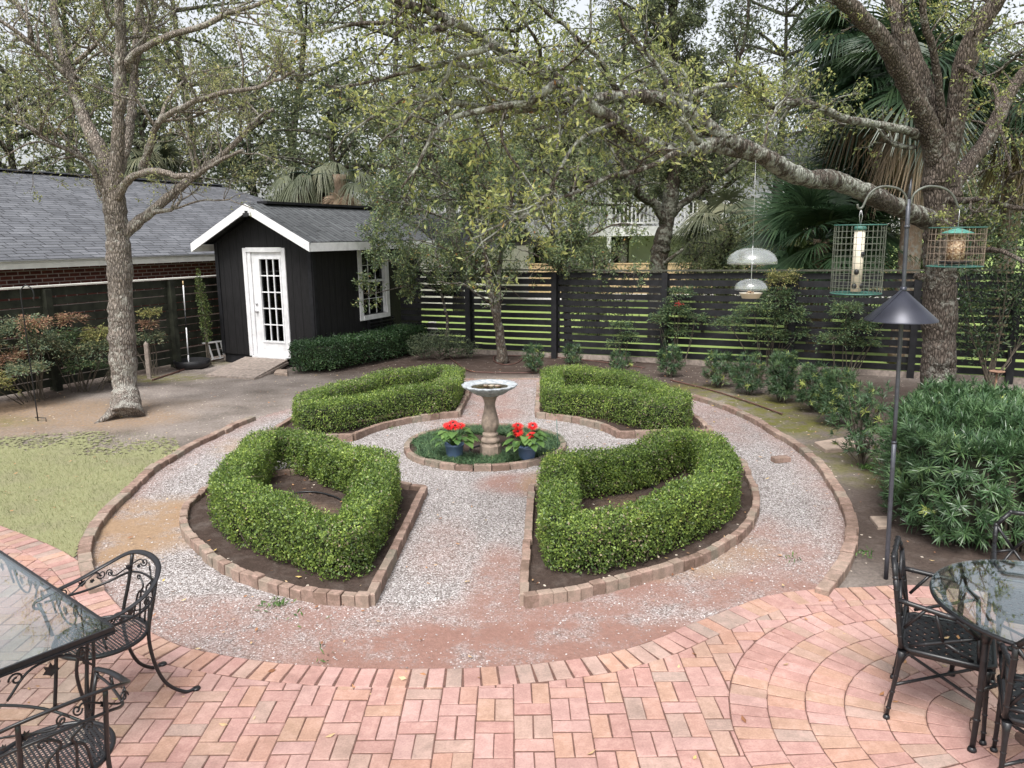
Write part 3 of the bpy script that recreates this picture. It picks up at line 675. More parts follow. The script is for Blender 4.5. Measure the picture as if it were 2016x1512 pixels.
# window in the right-hand wall
mb = MB(); X = SW+.014
mb.box((X, 1.555, 1.63), (.026, .11, 1.62)); mb.box((X, 2.585, 1.63), (.026, .11, 1.62)); mb.box((X, 2.07, 2.385), (.027, .92, .11)); mb.box((X+.01, 2.07, .872), (.05, .92, .10))
mb.box((SW-.03, 1.63, 1.64), (.07, .05, 1.42)); mb.box((SW-.03, 2.51, 1.64), (.07, .05, 1.42)); mb.box((SW-.028, 2.07, 1.655), (.06, .84, .05))
wf = mb.build('window', M['white_paint'], sh)
mb = MB()
for k in (1, 2): mb.box((SW-.045, 1.655+.83*k/3, 1.64), (.014, .012, 1.40))
for z in (1.27, 2.0): mb.box((SW-.046, 2.07, z), (.014, .83, .012))
mb.build('muntin', M['white_paint'], wf)
mb = MB(); mb.box((SW-.06, 2.07, 1.64), (.006, .84, 1.42)); mb.build('pane', M['window_glass'], wf)
mb = MB()
for z in (.52, .60, .68, .75): mb.bar((SW+.09, 1.72, z), (SW+.09, 2.72, z), .02, .02)
for y in (1.75, 2.22, 2.70): mb.bar((SW+.05, y, .48), (SW+.05, y, .80), .05, .05, up=(1, 0, 0))
mb.build('wall_rack', M['black_metal'], sh)
mb = MB(); mb.box((SW/2+.06, -of-.06, pk-.09), (.07, .11, .07)); mb.box((SW/2+.06, -of-.06, pk-.04), (.03, .05, .06)); mb.build('flood_lamp', M['black_metal'], sh)

# ramp up to the shed door
a, b_, c, d = G(405, 741), G(500, 748), G(553, 712, .17), G(472, 702, .17)
fr_, bk_ = (a+b_)/2, sh.matrix_world @ Vector((1.3, -.03, .17)) if False else None
ld = lambda x, y, z: np.array([sp[0]+U2[0]*x+V2[0]*y, sp[1]+U2[1]*x+V2[1]*y, z])
mb = MB(); rngb = np.random.default_rng(2)
A, B = ld(.62, -.09, .175), ld(1.78, -.09, .175); C_, D_ = ld(.62+.35, -1.72, .03), ld(1.78+.35, -1.72, .03)
A, B = ld(.70, -.09, .175), ld(1.82, -.09, .175); C_, D_ = a+np.array([0, 0, .03]), b_+np.array([0, 0, .03])
N_ = 11
for k in range(N_):
    f0, f1 = (k+.04)/N_, (k+.96)/N_; q = [A+(C_-A)*f0, B+(D_-B)*f0, B+(D_-B)*f1, A+(C_-A)*f1]; q = [p+np.array([0, 0, rngb.normal(0, .002)]) for p in q]
    lo = [p-np.array([0, 0, .035]) for p in q]; mb.add(q+lo, [[0, 3, 2, 1], [0, 4, 7, 3], [1, 2, 6, 5], [2, 3, 7, 6], [0, 1, 5, 4]], rngb.random())
rampo = thing('wooden_ramp', 'weathered grey plank ramp leading up to the white shed door', 'ramp', (0, 0, 0))
mb.build('deck', M['grey_wood'], rampo)
mb = MB(); dz = np.array([0, 0, .075])
for p_, q_ in ((A, C_), (B, D_)): MB().bar(p_-dz, q_-np.array([0, 0, .045]), .04, .05).build('stringer', M['grey_wood'], rampo)
o = MB().slab([G(540, 738)[:2], G(566, 741)[:2], G(566, 732)[:2], G(545, 731)[:2]], 0, .05, .006).build('stepping_stone', M['stone']); tag(o, 'small flat stone beside the foot of the shed ramp', 'stepping stone')

# slatted fences
def fence(name, label, P, H, posts, gaps, z0=.10, nsl=11, mat='black_wood', post_front=True, cap=True, wide=.135, dpost=.115, extra=(), capmat=None, seed=0):
    rngf = np.random.default_rng(seed)
    f = thing(name, label, 'fence', (0, 0, 0)); mb = MB(); P = [np.asarray(p, float) for p in P]
    for i in range(len(P)-1):
        a, b = P[i][:2], P[i+1][:2]; d = nrm(b-a); nn = np.array([d[1], -d[0]])
        for k in range(nsl):
            f0 = k/nsl; za = z0+f0*(P[i][2]-z0); zb = z0+f0*(P[i+1][2]-z0)
            h0 = (P[i][2]-z0)/nsl; w = h0-gaps[k % len(gaps)]
            nseg = max(1, int(round(np.linalg.norm(b-a)/2.4)))
            for q in range(nseg):
                p0 = a+(b-a)*q/nseg; p1 = a+(b-a)*(q+1)/nseg; zz0 = za+(zb-za)*q/nseg; zz1 = za+(zb-za)*(q+1)/nseg; e = rngf.normal(0, .004); e2 = rngf.normal(0, .004)
                mb.bar((*p0, zz0+w/2+e), (*p1, zz1+w/2+e2), .02, w, rngf.random())
    mb.build('slat_panel', M[mat], f)
    for x, y, z in posts:
        i = 0; best = 9
        for k in range(len(P)-1):
            a, b = P[k][:2], P[k+1][:2]; tt = np.clip(np.dot(np.array([x, y])-a, b-a)/np.dot(b-a, b-a), 0, 1); dd_ = np.linalg.norm(a+(b-a)*tt-[x, y])
            if dd_ < best: best = dd_; i = k; q = a+(b-a)*tt
        d = nrm(P[i+1][:2]-P[i][:2]); nn = np.array([d[1], -d[0]]); s_ = 1 if np.dot(nn, -q) > 0 else -1
        c = q+nn*s_*(dpost/2+.012); MB().box((c[0], c[1], (z-.02)/2), (dpost, dpost, z+.0), math.atan2(d[1], d[0])).build('post', M[mat], f)
        c = q-nn*s_*(.06); MB().box((c[0]+d[0]*.02, c[1]+d[1]*.02, z/2-.03), (.09, .09, z-.06), math.atan2(d[1], d[0])).build('post', M[mat], f)
    if cap:
        mb = MB()
        for i in range(len(P)-1): mb.bar((*P[i][:2], P[i][2]+.012), (*P[i+1][:2], P[i+1][2]+.012), .15, .028)
        mb.build('cap_rail', M[capmat or mat], f)
    return f
g_ = [.034, .040, .030, .037]
bp = [np.array([-2.55, 18.0, 1.86]), np.array([3.14, 15.72, 1.87]), np.array([13.5, 11.02, 1.98])]
def along(px):                                               # where a photograph column crosses the back fence
    best = None
    for i in range(2):
        a, b = bp[i], bp[i+1]
        for tt in np.linspace(0, 1, 600):
            q = a+(b-a)*tt; w = np.array([q[0], q[1], .9])-[0, 0, CAMH]; x = 1008+FPX*(w@_R)/(w@_F)
            if best is None or abs(x-px) < best[0]: best = (abs(x-px), q)
    return best[1]
bposts = [along(px) for px in (925, 1094, 1309, 1560, 1800, 1995, 2260, 2560)]
M['cap'] = mat_plain('weathered_fence_cap', (.05, .05, .035), .7, var=.5, scale=5, bmp=.2)
fence('slat_fence', 'black horizontal slat fence across the back with bright grass showing through its gaps', bp, 1.87, [(q[0], q[1], q[2]-.02) for q in bposts], g_, .12, 12, capmat='cap', seed=1)
mb = MB()
for i in range(2): mb.bar((*bp[i][:2], .045), (*bp[i+1][:2], .045), .03, .12)
f_ = [o for o in COL.objects if o.name == 'slat_fence'][0]; mb.build('kickboard', M['grey_wood'], f_)
lp = [np.array([-9.7, 9.9, 1.83]), np.array([-8.46, 12.58, 1.82]), np.array([-6.55, 16.7, 1.80]), np.array([-5.9, 18.1, 1.80])]
def alongl(px):
    best = None
    for i in range(3):
        a, b = lp[i], lp[i+1]
        for tt in np.linspace(0, 1, 300):
            q = a+(b-a)*tt; w = np.array([q[0], q[1], .9])-[0, 0, CAMH]; x = 1008+FPX*(w@_R)/(w@_F)
            if best is None or abs(x-px) < best[0]: best = (abs(x-px), q)
    return best[1]
fence('slat_fence', 'weathered black slat fence along the left side in front of the brick house', lp, 1.82, [(*alongl(px)[:2], 1.79) for px in (-140, 97, 338)], [.022, .03, .018, .026], .08, 11, 'black_wood_dull', capmat='cream_paint', seed=2)

# beyond the back fence: a pale timber fence and a white house with a railed deck
fw = thing('timber_fence', 'pale tan timber fence beyond the back fence, below the white deck', 'fence', (0, 0, 0))
a, b_ = np.array([-8, 37.5]), np.array([16, 33.0]); mb = MB(); n = 130; rngf = np.random.default_rng(4)
for k in range(n):
    p0, p1 = a+(b_-a)*(k+.03)/n, a+(b_-a)*(k+.97)/n; mb.bar((*p0, .65), (*p1, .65), .02, 1.3+rngf.normal(0, .008), rngf.random())
mb.build('board_panel', M['tan_wood'], fw)
mb = MB(); mb.bar((*a, 1.33), (*b_, 1.33), .1, .05); mb.build('cap_rail', M['tan_wood'], fw)
wh = thing('white_house', 'white two storey house with a balustraded deck seen through the trees behind the fence', 'house', (-3.0, 41.5, 0), R(-14)); wh.scale = (1.2, 1.2, 1.2)
M['house_white'] = mat_plain('white_clapboard', (.60, .61, .63), .7, var=.06, scale=3, bmp=.1)
mb = MB(); mb.box((8, 6.0, 2.5), (20, 8, 5.0)); mb.build('wall', M['house_white'], wh)
mb = MB(); mb.add([[-2.6, 1.4, 4.9], [18.6, 1.4, 4.9], [17, 6, 6.6], [-1, 6, 6.6], [18.6, 10.6, 4.9], [-2.6, 10.6, 4.9]], [[0, 1, 2, 3], [3, 2, 4, 5]]); mb.build('roof', M['shed_shingle'], wh)
for x in (0.2, 3.6, 7.0, 10.4, 13.8, 16.6):
    for z in (.6, 3.0):
        mb = MB(); mb.box((x, 1.985, z+.75), (1.1, .05, 1.6)); w_ = mb.build('window', M['white_paint'], wh)
        MB().box((x, 1.955, z+.75), (.9, .02, 1.4)).build('pane', M['dark_void'], w_)
mb = MB(); mb.box((8, .6, 2.30), (20, 2.8, .38)); mb.build('deck', M['white_paint'], wh)
for x in np.linspace(-1.9, 17.9, 10): MB().box((x, -.7, 2.35), (.16, .16, 4.6)).build('column', M['white_paint'], wh)
mb = MB(); mb.box((8, -.7, 3.42), (20, .08, .06)); mb.box((8, -.7, 2.62), (20, .06, .06))
for x in np.arange(-1.8, 17.9, .16): mb.box((x, -.7, 3.0), (.045, .045, .8))
mb.build('balustrade', M['white_paint'], wh)
gp_ = thing('grey_outbuilding', 'grey roofed outbuilding just behind the right end of the black shed', 'outbuilding', (-4.6, 29.5, 0), R(-18))
mb = MB(); mb.box((2, 2.5, 1.1), (4, 5, 2.2)); mb.build('wall', M['cream_paint'], gp_)
mb = MB(); mb.add([[-.3, -.3, 2.15], [4.3, -.3, 2.15], [4.3, 2.5, 3.5], [-.3, 2.5, 3.5], [4.3, 5.3, 2.15], [-.3, 5.3, 2.15]], [[0, 1, 2, 3], [3, 2, 4, 5]]); mb.build('roof', M['shed_shingle'], gp_)
# ------------------------------------------------------------ hedges and shrubs
M['box'] = mat_leaf('box_leaf', [(0, (.055, .10, .03)), (.3, (.125, .20, .055)), (.6, (.225, .325, .078)), (.84, (.37, .49, .115)), (.952, (.50, .59, .16)), (.962, (.27, .215, .14)), (1, (.38, .32, .23))], .4, .36, 4.5, .5)
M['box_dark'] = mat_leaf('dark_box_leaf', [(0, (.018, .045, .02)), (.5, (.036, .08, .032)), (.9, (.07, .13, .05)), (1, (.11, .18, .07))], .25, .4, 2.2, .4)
M['twig'] = mat_plain('hedge_twigs', (.085, .07, .052), .9, var=.4, scale=20)
M['hcore'] = mat_plain('shaded_hedge_interior', (.020, .022, .012), 1.0, var=.6, scale=25, bmp=0)  # near-black colour stands in for the shade inside the hedges
M['twig_pale'] = mat_plain('pale_twigs', (.30, .26, .21), .9, var=.3, scale=20)
def round_loop(poly, inset, rcorner=.22):
    P = resample(np.asarray(poly)[:, :2], .05, True); n = len(P)
    A = .5*np.sum(P[:, 0]*np.roll(P[:, 1], -1)-np.roll(P[:, 0], -1)*P[:, 1])
    T = nrm(np.roll(P, -1, 0)-np.roll(P, 1, 0)); N = np.c_[-T[:, 1], T[:, 0]]*(1 if A > 0 else -1)
    Q = P+N*inset
    # drop points closer to the outline than the inset (corners), then smooth
    d = np.array([np.min(np.sum((P-q)**2, 1)) for q in Q])**.5
    Q = Q[d > inset*.97]
    Q = resample(Q, .04, True); k = 3
    for _ in range(2): Q = sum(np.roll(Q, s, 0) for s in range(-k, k+1))/(2*k+1)
    return resample(Q, .04, True)
def hedge(name, label, loop, w, h, mat, nleaf, closed=True, seed=0, z0=.06, zb=.05, leaf=(.021, .034), rough=.03, group=None, ends=None):
    rng = np.random.default_rng(seed); ob = thing(name, label, 'hedge', (0, 0, 0), 0, group)
    P = np.asarray(loop); n = len(P)
    T = nrm(np.roll(P, -1, 0)-np.roll(P, 1, 0)) if closed else nrm(np.gradient(P, axis=0)); N = np.c_[-T[:, 1], T[:, 0]]
    # slow bumps along the hedge
    s = np.arange(n)*.04; L = n*.04
    def wob(f, ph): return np.sin(2*np.pi*f*s/L+ph)
    hv = h+sum(.012*wob(f, rng.random()*6.28) for f in (2, 3, 5, 8)); wv = w+sum(.014*wob(f, rng.random()*6.28) for f in (2, 4, 7, 11))
    def sect(i, u, k=1.0):                                    # u in 0..1 goes up one side, over the top and down the other
        a = np.pi*u; c, sn = np.cos(a), np.sin(a); e = .30
        x = np.sign(c)*np.abs(c)**e; z = np.abs(sn)**e
        # squared arch: widen sides
        x = x*(wv[i]/2)*k*(1-.10*(1-z)); zz = zb+(hv[i]-zb)*z*(1-(1-k)*.5)
        return x, zz
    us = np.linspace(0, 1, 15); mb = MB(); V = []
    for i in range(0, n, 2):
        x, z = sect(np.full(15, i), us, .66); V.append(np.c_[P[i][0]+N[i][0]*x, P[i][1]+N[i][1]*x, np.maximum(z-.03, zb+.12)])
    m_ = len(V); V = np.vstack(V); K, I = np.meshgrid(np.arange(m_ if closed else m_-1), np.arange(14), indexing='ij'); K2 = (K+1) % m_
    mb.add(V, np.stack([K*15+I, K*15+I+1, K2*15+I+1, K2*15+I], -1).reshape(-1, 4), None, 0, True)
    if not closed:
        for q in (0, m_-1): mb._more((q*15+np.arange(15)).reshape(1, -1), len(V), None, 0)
    mb.build('shade_core', M['hcore'], ob)  # added solid filler, coloured as the shade behind the leaves
    # leaves
    side = rng.random(nleaf); tot = 2*h+w; sel = side*tot
    a_ = sel < h; b_ = (sel >= h) & (sel < h+w); c_ = ~a_ & ~b_
    i = np.empty(nleaf, int); i2 = (np.arange(n)+1) % n if closed else np.minimum(np.arange(n)+1, n-1)
    for msk, sg_ in ((a_, 1), (b_, 0), (c_, -1)):             # even cover, also on the outside of tight corners
        E = P+N*sg_*w/2; ds = np.linalg.norm(E[i2]-E, axis=1)+1e-6; i[msk] = rng.choice(n, msk.sum(), p=ds/ds.sum())
    fr_ = rng.random((nleaf, 1))
    X = np.empty(nleaf); Z = np.empty(nleaf); NX = np.zeros(nleaf); NZ = np.zeros(nleaf)
    zz = z0+(hv[i]-z0)*rng.random(nleaf)**.85; tp = (rng.random(nleaf)-.5)
    lump = .012*np.sin(i*.04*9+seed)*np.cos(zz*11+i*.11)+.012*np.sin(i*.04*23+zz*17)+.008*np.sin(i*.04*51+zz*31)
    rc = .030
    edge = np.clip((zz-(hv[i]-rc))/rc, 0, 1)
    X[a_] = (wv[i]/2-rc*(1-np.sqrt(1-edge**2)))[a_]; Z[a_] = zz[a_]; NX[a_] = 1; NZ[a_] = edge[a_]
    X[c_] = -(wv[i]/2-rc*(1-np.sqrt(1-edge**2)))[c_]; Z[c_] = zz[c_]; NX[c_] = -1; NZ[c_] = edge[c_]
    X[b_] = (tp*wv[i])[b_]; Z[b_] = hv[i][b_]-.015*np.abs(tp[b_]*2)**4; NZ[b_] = 1
    bot = np.clip((z0+.13-Z)/.13, 0, 1)**1.5*rng.random(nleaf); X *= 1-.25*bot
    off = rng.normal(-.010, rough*.5, nleaf)+lump; X += NX*off; Z += NZ*off+np.where(b_, .6*lump, 0)
    Ea = P[i]+N[i]*X[:, None]; Eb = P[i2[i]]+N[i2[i]]*X[:, None]
    Pp = np.c_[Ea*(1-fr_)+Eb*fr_, Z]
    nrm3 = nrm(np.c_[N[i]*NX[:, None], NZ]+rng.normal(0, .45, (nleaf, 3)))
    D = nrm(nrm3*.5+rng.normal(0, .8, (nleaf, 3))+[0, 0, .35])
    keep = rng.random(nleaf) > .75*bot
    # bright new growth in patches
    pt = .5+.5*np.sin(i*.04*3.1+seed*2)*np.sin(Z*7+i*.02)+rng.normal(0, .2, nleaf)
    rr = np.clip(rng.random(nleaf)*.72+.28*np.clip(pt, 0, 1)*(rng.random(nleaf) > .35), 0, .955); br = rng.random(nleaf) < .022+.05*(np.sin(i*.04*1.7+seed) > .9); rr[br] = 1
    Lf = rng.uniform(*leaf, nleaf); k = keep
    mb = MB(); mb.leaves(Pp[k], D[k], nrm3[k], Lf[k], Lf[k]*.62, rng, r=rr[k]); mb.build('foliage', mat, ob)
    mb = MB()
    for _ in range(int(n*.35)):
        j = rng.integers(0, n); x = rng.uniform(-.5, .5)*wv[j]*.8; b0 = np.array([P[j][0]+N[j][0]*x, P[j][1]+N[j][1]*x, .02])
        t1 = b0+np.array([rng.normal(0, .06), rng.normal(0, .06), rng.uniform(.15, .3)]); t1[:2] += N[j]*np.sign(x)*.05
        mb.tube([b0, (b0+t1)/2+rng.normal(0, .012, 3), t1], [.008, .006, .003], 4, cap=False)
    for _ in range(int(n*1.1)):                                # bare twigs that stick out of the faces
        j = rng.integers(0, n); sd_ = rng.choice([-1, 1]); z = rng.uniform(.12, hv[j]); b0 = np.array([*(P[j]+N[j]*sd_*(wv[j]/2-.04)), z])
        e = b0+np.array([*(N[j]*sd_*.05), 0])+rng.normal(0, .05, 3); mb.tube([b0, (b0+e)/2+rng.normal(0, .01, 3), e], [.0025, .002, .0012], 3, cap=False)
    stuff(mb.build('stems', M['twig'], ob))
    return ob
G2 = 'clipped box hedges round the birdbath'
HL = {(-1, -1): 'box hedge loop nearest the left glass table, open in the middle', (1, -1): 'box hedge loop in the near right bed, beside the loose brick on the path',
      (-1, 1): 'box hedge loop in the far left bed in front of the shed', (1, 1): 'box hedge loop in the far right bed before the back fence'}
HLOOP = {(-1, -1): [(-1.27, 5.66), (-1.24, 6.4), (-1.26, 7.2), (-1.45, 7.45), (-1.85, 7.85), (-2.2, 8.22), (-2.5, 8.4), (-2.74, 8.3), (-2.72, 7.9), (-2.66, 7.3), (-2.58, 6.75), (-2.3, 6.37), (-1.9, 6.02), (-1.55, 5.76)],
         (1, -1): [(.39, 5.74), (.40, 6.4), (.45, 7.15), (.62, 7.4), (1.0, 7.5), (1.35, 7.75), (1.65, 8.1), (1.88, 8.25), (2.06, 8.05), (2.04, 7.4), (1.88, 6.85), (1.55, 6.38), (1.15, 6.0), (.75, 5.74)],
         (-1, 1): [(-2.75, 10.1), (-2.35, 10.15), (-2.0, 10.45), (-1.6, 10.85), (-1.1, 11.05), (-.97, 11.4), (-.95, 12.2), (-1.0, 12.75), (-1.3, 12.7), (-1.7, 12.4), (-2.1, 12.0), (-2.5, 11.3), (-2.78, 10.6)],
         (1, 1): [(.62, 10.95), (.62, 11.8), (.68, 12.5), (1.0, 12.5), (1.5, 12.15), (1.9, 11.6), (2.15, 10.9), (2.25, 10.2), (2.1, 9.95), (1.85, 10.05), (1.6, 10.35), (1.3, 10.7), (.95, 10.9)]}
for k, q in enumerate(BEDS):
    hedge('box_hedge', HL[q], resample(spline(HLOOP[q], 200, True), .04, True), .30, .475, M['box'], 88000 if q[1] < 0 else 60000, True, 40+k, group=G2, leaf=(.017, .029))
lh = resample(spline([G(578, 732)[:2], G(640, 730)[:2], G(700, 718)[:2], G(760, 706)[:2], G(820, 690)[:2]], 60), .04)
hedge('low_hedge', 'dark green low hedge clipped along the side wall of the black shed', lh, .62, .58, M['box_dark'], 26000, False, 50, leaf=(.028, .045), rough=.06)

M['podo'] = mat_leaf('podocarpus_leaf', [(0, (.025, .06, .028)), (.4, (.055, .115, .05)), (.75, (.105, .185, .08)), (.93, (.17, .255, .105)), (1, (.36, .42, .12))], .25, .35, 2.5, .5)
M['podo_dark'] = mat_leaf('dark_podocarpus_leaf', [(0, (.028, .06, .03)), (.5, (.06, .115, .055)), (.85, (.11, .175, .075)), (1, (.34, .40, .12))], .2, .4, 3, .4)
def rosettes(mb, C, Nn, rng, nl=18, L=(.075, .11), W=.010, tips=.04):
    k = len(C); i = np.repeat(np.arange(k), nl); n = len(i); N = nrm(Nn)[i]
    a = rng.random(n)*6.283; t1 = nrm(np.cross(N, [.3, .2, 1])); t2 = np.cross(N, t1)
    el = np.radians(rng.uniform(15, 95, n)); D = N*np.cos(el)[:, None]+(t1*np.cos(a)[:, None]+t2*np.sin(a)[:, None])*np.sin(el)[:, None]
    stem = rng.uniform(-.05, .0, n)
    P = C[i]+N*stem[:, None]+D*.004
    base = rng.random(k); tip = rng.random(k) < tips
    r = np.clip(base[i]*.6+rng.random(n)*.35, 0, .93); r[tip[i]] = 1
    Ls = rng.uniform(*L, n)*np.where(tip[i], .7, 1)
    mb.straps(P, D, N, Ls, W, rng, r=r, droop=.18)
def podo_shrub(x, y, r, h, n, label, seed, tips=.06, lean=0):
    rng = np.random.default_rng(seed); ob = thing('podocarpus_shrub', label, 'shrub', (x, y, 0), 0, 'young podocarpus shrubs along the back border')
    C = []; Nn = []
    while len(C) < n:
        d = nrm(rng.normal(size=3)); q = rng.uniform(.55, 1)**.5; zz = rng.uniform(.18, 1)
        rad_ = r*(.65+.35*math.sin(zz*3.0))*math.sqrt(rng.uniform(.25, 1)); a = rng.random()*6.283
        C.append([1.15*rad_*math.cos(a)+lean*zz, rad_*math.sin(a), zz*h*(1-.12*(rad_/r)**2)]); Nn.append([math.cos(a)*(1.1-zz*.6), math.sin(a)*(1.1-zz*.6), .25+zz*.9])
    mb = MB(); rosettes(mb, np.array(C), np.array(Nn)+rng.normal(0, .25, (n, 3)), rng, 15, (.055, .09), .009, tips); mb.build('foliage', M['podo_dark'], ob)
    mb = MB()
    for k in range(9):
        c = C[rng.integers(0, n)]; b0 = np.array([rng.normal(0, .03), rng.normal(0, .03), 0]); mb.tube([b0, b0*.5+np.array(c)*.5+[0, 0, .02], c], [.010, .008, .004], 5, cap=False)
    stuff(mb.build('stems', M['twig'], ob))
PS = [(1050, 735, .17, .58, 75, 'podocarpus shrub just right of the forked tree trunk, first of the row'), (1128, 716, .17, .42, 55, 'small podocarpus shrub at the foot of the right hand small tree'),
      (1222, 735, .18, .45, 50, 'podocarpus shrub half hidden behind the far right box hedge'), (1318, 742, .20, .62, 80, 'dark podocarpus shrub under the nandina with red berries'),
      (1413, 762, .23, .66, 110, 'podocarpus shrub with bare stems and bright yellow green tips'), (1473, 776, .24, .70, 130, 'compact podocarpus shrub between the bare stemmed one and the taller one'),
      (1538, 792, .26, .92, 190, 'tall podocarpus shrub, fifth bush left of the oak'), (1600, 810, .30, .82, 190, 'podocarpus shrub with yellow new shoots behind the flagstone'), (1645, 838, .30, .90, 230, 'bushy podocarpus shrub nearest the flagstone')]
for k, (px, py, r, h, n, lab) in enumerate(PS):
    g = G(px, py); podo_shrub(g[0], g[1], r*(1.05 if k < 6 else .82), h*(1.0 if k < 6 else .9), int(n*1.6), lab, 60+k, .10 if k in (4, 7, 8) else .03)
# the big podocarpus hedge on the right
rng = np.random.default_rng(71); ph = thing('podocarpus_hedge', 'large dark green podocarpus hedge with long narrow leaves behind the round table', 'hedge', (0, 0, 0))
hx = np.array([[3.52, 6.12], [4.5, 5.85], [6.2, 5.6], [6.6, 7.4], [5.6, 8.35], [4.45, 8.3], [3.72, 7.3]]); hc = hx.mean(0)
hl = resample(spline(hx, 80, True), .04, True)
HH = lambda p: .93+.04*np.sin(p[:, 0]*3.1)+.04*np.sin(p[:, 1]*4.3+p[:, 0]*2)
C = []; Nn = []
i = rng.integers(0, len(hl), 1500); T = nrm(np.roll(hl, -1, 0)-np.roll(hl, 1, 0)); No = np.c_[T[:, 1], -T[:, 0]]
if np.sum(No[0]*(hl[0]-hc)) < 0: No = -No
z = rng.uniform(.10, .90, 1500); bul = .13*np.sin(z/.95*np.pi)-.06+.05*np.sin(i*.17)*np.sin(z*6)
P = np.c_[hl[i]+No[i]*(bul+rng.normal(-.03, .06, 1500))[:, None], z]
Nv = np.c_[No[i], .35+.5*z]+rng.normal(0, .3, (1500, 3))
q = np.c_[rng.uniform(3, 7, 5200), rng.uniform(5, 8.9, 5200)]; q = q[inpoly(q, hl)][:1900]
P2 = np.c_[q, HH(q)-.05+rng.normal(0, .035, len(q))]; N2 = np.c_[rng.normal(0, .35, (len(q), 2)), np.ones(len(q))]
mb = MB(); rosettes(mb, np.vstack([P, P2]), np.vstack([Nv, N2]), rng, 19, (.075, .115), .0105, .012); mb.build('foliage', M['podo'], ph)
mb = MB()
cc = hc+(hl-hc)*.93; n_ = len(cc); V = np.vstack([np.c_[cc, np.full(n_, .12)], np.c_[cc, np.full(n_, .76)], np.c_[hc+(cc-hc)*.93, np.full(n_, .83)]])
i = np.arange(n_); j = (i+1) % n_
mb.add(V, np.r_[np.c_[i, j, n_+j, n_+i], np.c_[n_+i, n_+j, 2*n_+j, 2*n_+i]]); mb._more((2*n_+i).reshape(1, -1), 3*n_, None, 0); mb.build('shade_core', M['hcore'], ph)  # added dark filler that paints in the shade within this hedge
mb = MB()
for k in range(60):
    j = rng.integers(0, n_); b0 = np.array([*(hc+(hl[j]-hc)*.9), 0]); e = np.array([*(hl[j]+No[j]*.03), rng.uniform(.3, .8)]); mb.tube([b0, (b0+e)/2, e], [.012, .01, .005], 5, cap=False)
stuff(mb.build('stems', M['twig'], ph))
sg = G(1725, 905); 
rng = np.random.default_rng(72); n = 150; C = np.c_[rng.normal(0, .15, n), rng.normal(0, .2, n), rng.uniform(.15, .98, n)]
ob = thing('podocarpus_shrub', 'leaning podocarpus bush between the flagstone and the big hedge', 'shrub', (3.93, 8.42, 0), 0, 'young podocarpus shrubs along the back border')
mb = MB(); rosettes(mb, C, C*[2, 2, 1]+rng.normal(0, .2, (n, 3)), rng, 16, (.06, .10), .010, .08); mb.build('foliage', M['podo_dark'], ob)
mb = MB()
for k in range(12): c = C[k]; mb.tube([[0, 0, 0], c*.5, c], [.012, .009, .004], 5, cap=False)
stuff(mb.build('stems', M['twig'], ob))

# nandinas: upright stems carrying tiers of feathery leaves
NS = {'green': [(0, (.045, .085, .048)), (.5, (.095, .155, .08)), (.85, (.16, .225, .11)), (1, (.24, .27, .11))],
      'grey': [(0, (.08, .125, .085)), (.5, (.17, .225, .15)), (.8, (.27, .29, .17)), (1, (.34, .27, .17))],
      'red': [(0, (.19, .11, .075)), (.4, (.31, .165, .125)), (.7, (.38, .24, .165)), (1, (.27, .24, .13))],
      'yellow': [(0, (.12, .15, .06)), (.5, (.26, .27, .10)), (1, (.38, .32, .14))]}
for k in NS: M['nan_'+k] = mat_leaf('nandina_'+k, NS[k], .35, .45, 4)
def nandina(label, x, y, clumps, seed, group='nandina bushes along the fences', stems=True, llen=.055):
    """clumps: (dx, dy, z, radius, leaves, colour)"""
    rng = np.random.default_rng(seed); ob = thing('nandina_bush', label, 'bush', (x, y, 0), 0, group); mb = MB(); by = {}
    for dx, dy, z, r, n, colr in clumps:
        c = np.array([dx, dy, z]); b0 = np.array([dx*.35+rng.normal(0, .03), dy*.35+rng.normal(0, .03), 0])
        for _ in range(2): mb.tube(spline([b0+rng.normal(0, .04, 3)*[1, 1, 0], b0*.5+c*.5+rng.normal(0, .03, 3), c-[0, 0, .05]], 7), [.009, .009, .008, .007, .006, .005, .004], 5, cap=False)
        n = int(n*2.8); nr = max(4, n//34)
        for k in range(nr):
            a = rng.random()*6.283; el = rng.uniform(-.25, .9); d = np.array([math.cos(a)*math.cos(el), math.sin(a)*math.cos(el), math.sin(el)])
            Lr = r*rng.uniform(.6, 1.1); pts = np.array([c+d*Lr*t_+[0, 0, -.35*Lr*t_*t_] for t_ in np.linspace(0, 1, 6)])
            mb.tube(pts, np.linspace(.003, .001, 6), 3, cap=False)
            m_ = 34; tt = rng.uniform(.15, 1, m_); P = c+d*(Lr*tt)[:, None]+np.c_[np.zeros((m_, 2)), -.35*Lr*tt*tt]
            sidev = np.cross(d, [0, 0, 1.]); sidev /= np.linalg.norm(sidev)+1e-6
            offs = rng.uniform(-1, 1, m_)*(.08+.45*r*(1-tt*.6)); P = P+sidev*offs[:, None]+rng.normal(0, .015, (m_, 3))
            D = d*.7+sidev*np.sign(offs)[:, None]*.8+rng.normal(0, .35, (m_, 3))+[0, 0, -.1]
            by.setdefault(colr, []).append((P, D))
    for colr, lst in by.items():
        P = np.vstack([q[0] for q in lst]); D = np.vstack([q[1] for q in lst]); f = MB()
        f.leaves(P, D, np.c_[rng.normal(0, .35, (len(P), 2)), np.ones(len(P))], rng.uniform(llen*.7, llen*1.25, len(P)), llen*.36, rng); f.build('foliage', M['nan_'+colr], ob)
    stuff(mb.build('stems', M['twig'], ob)); return ob
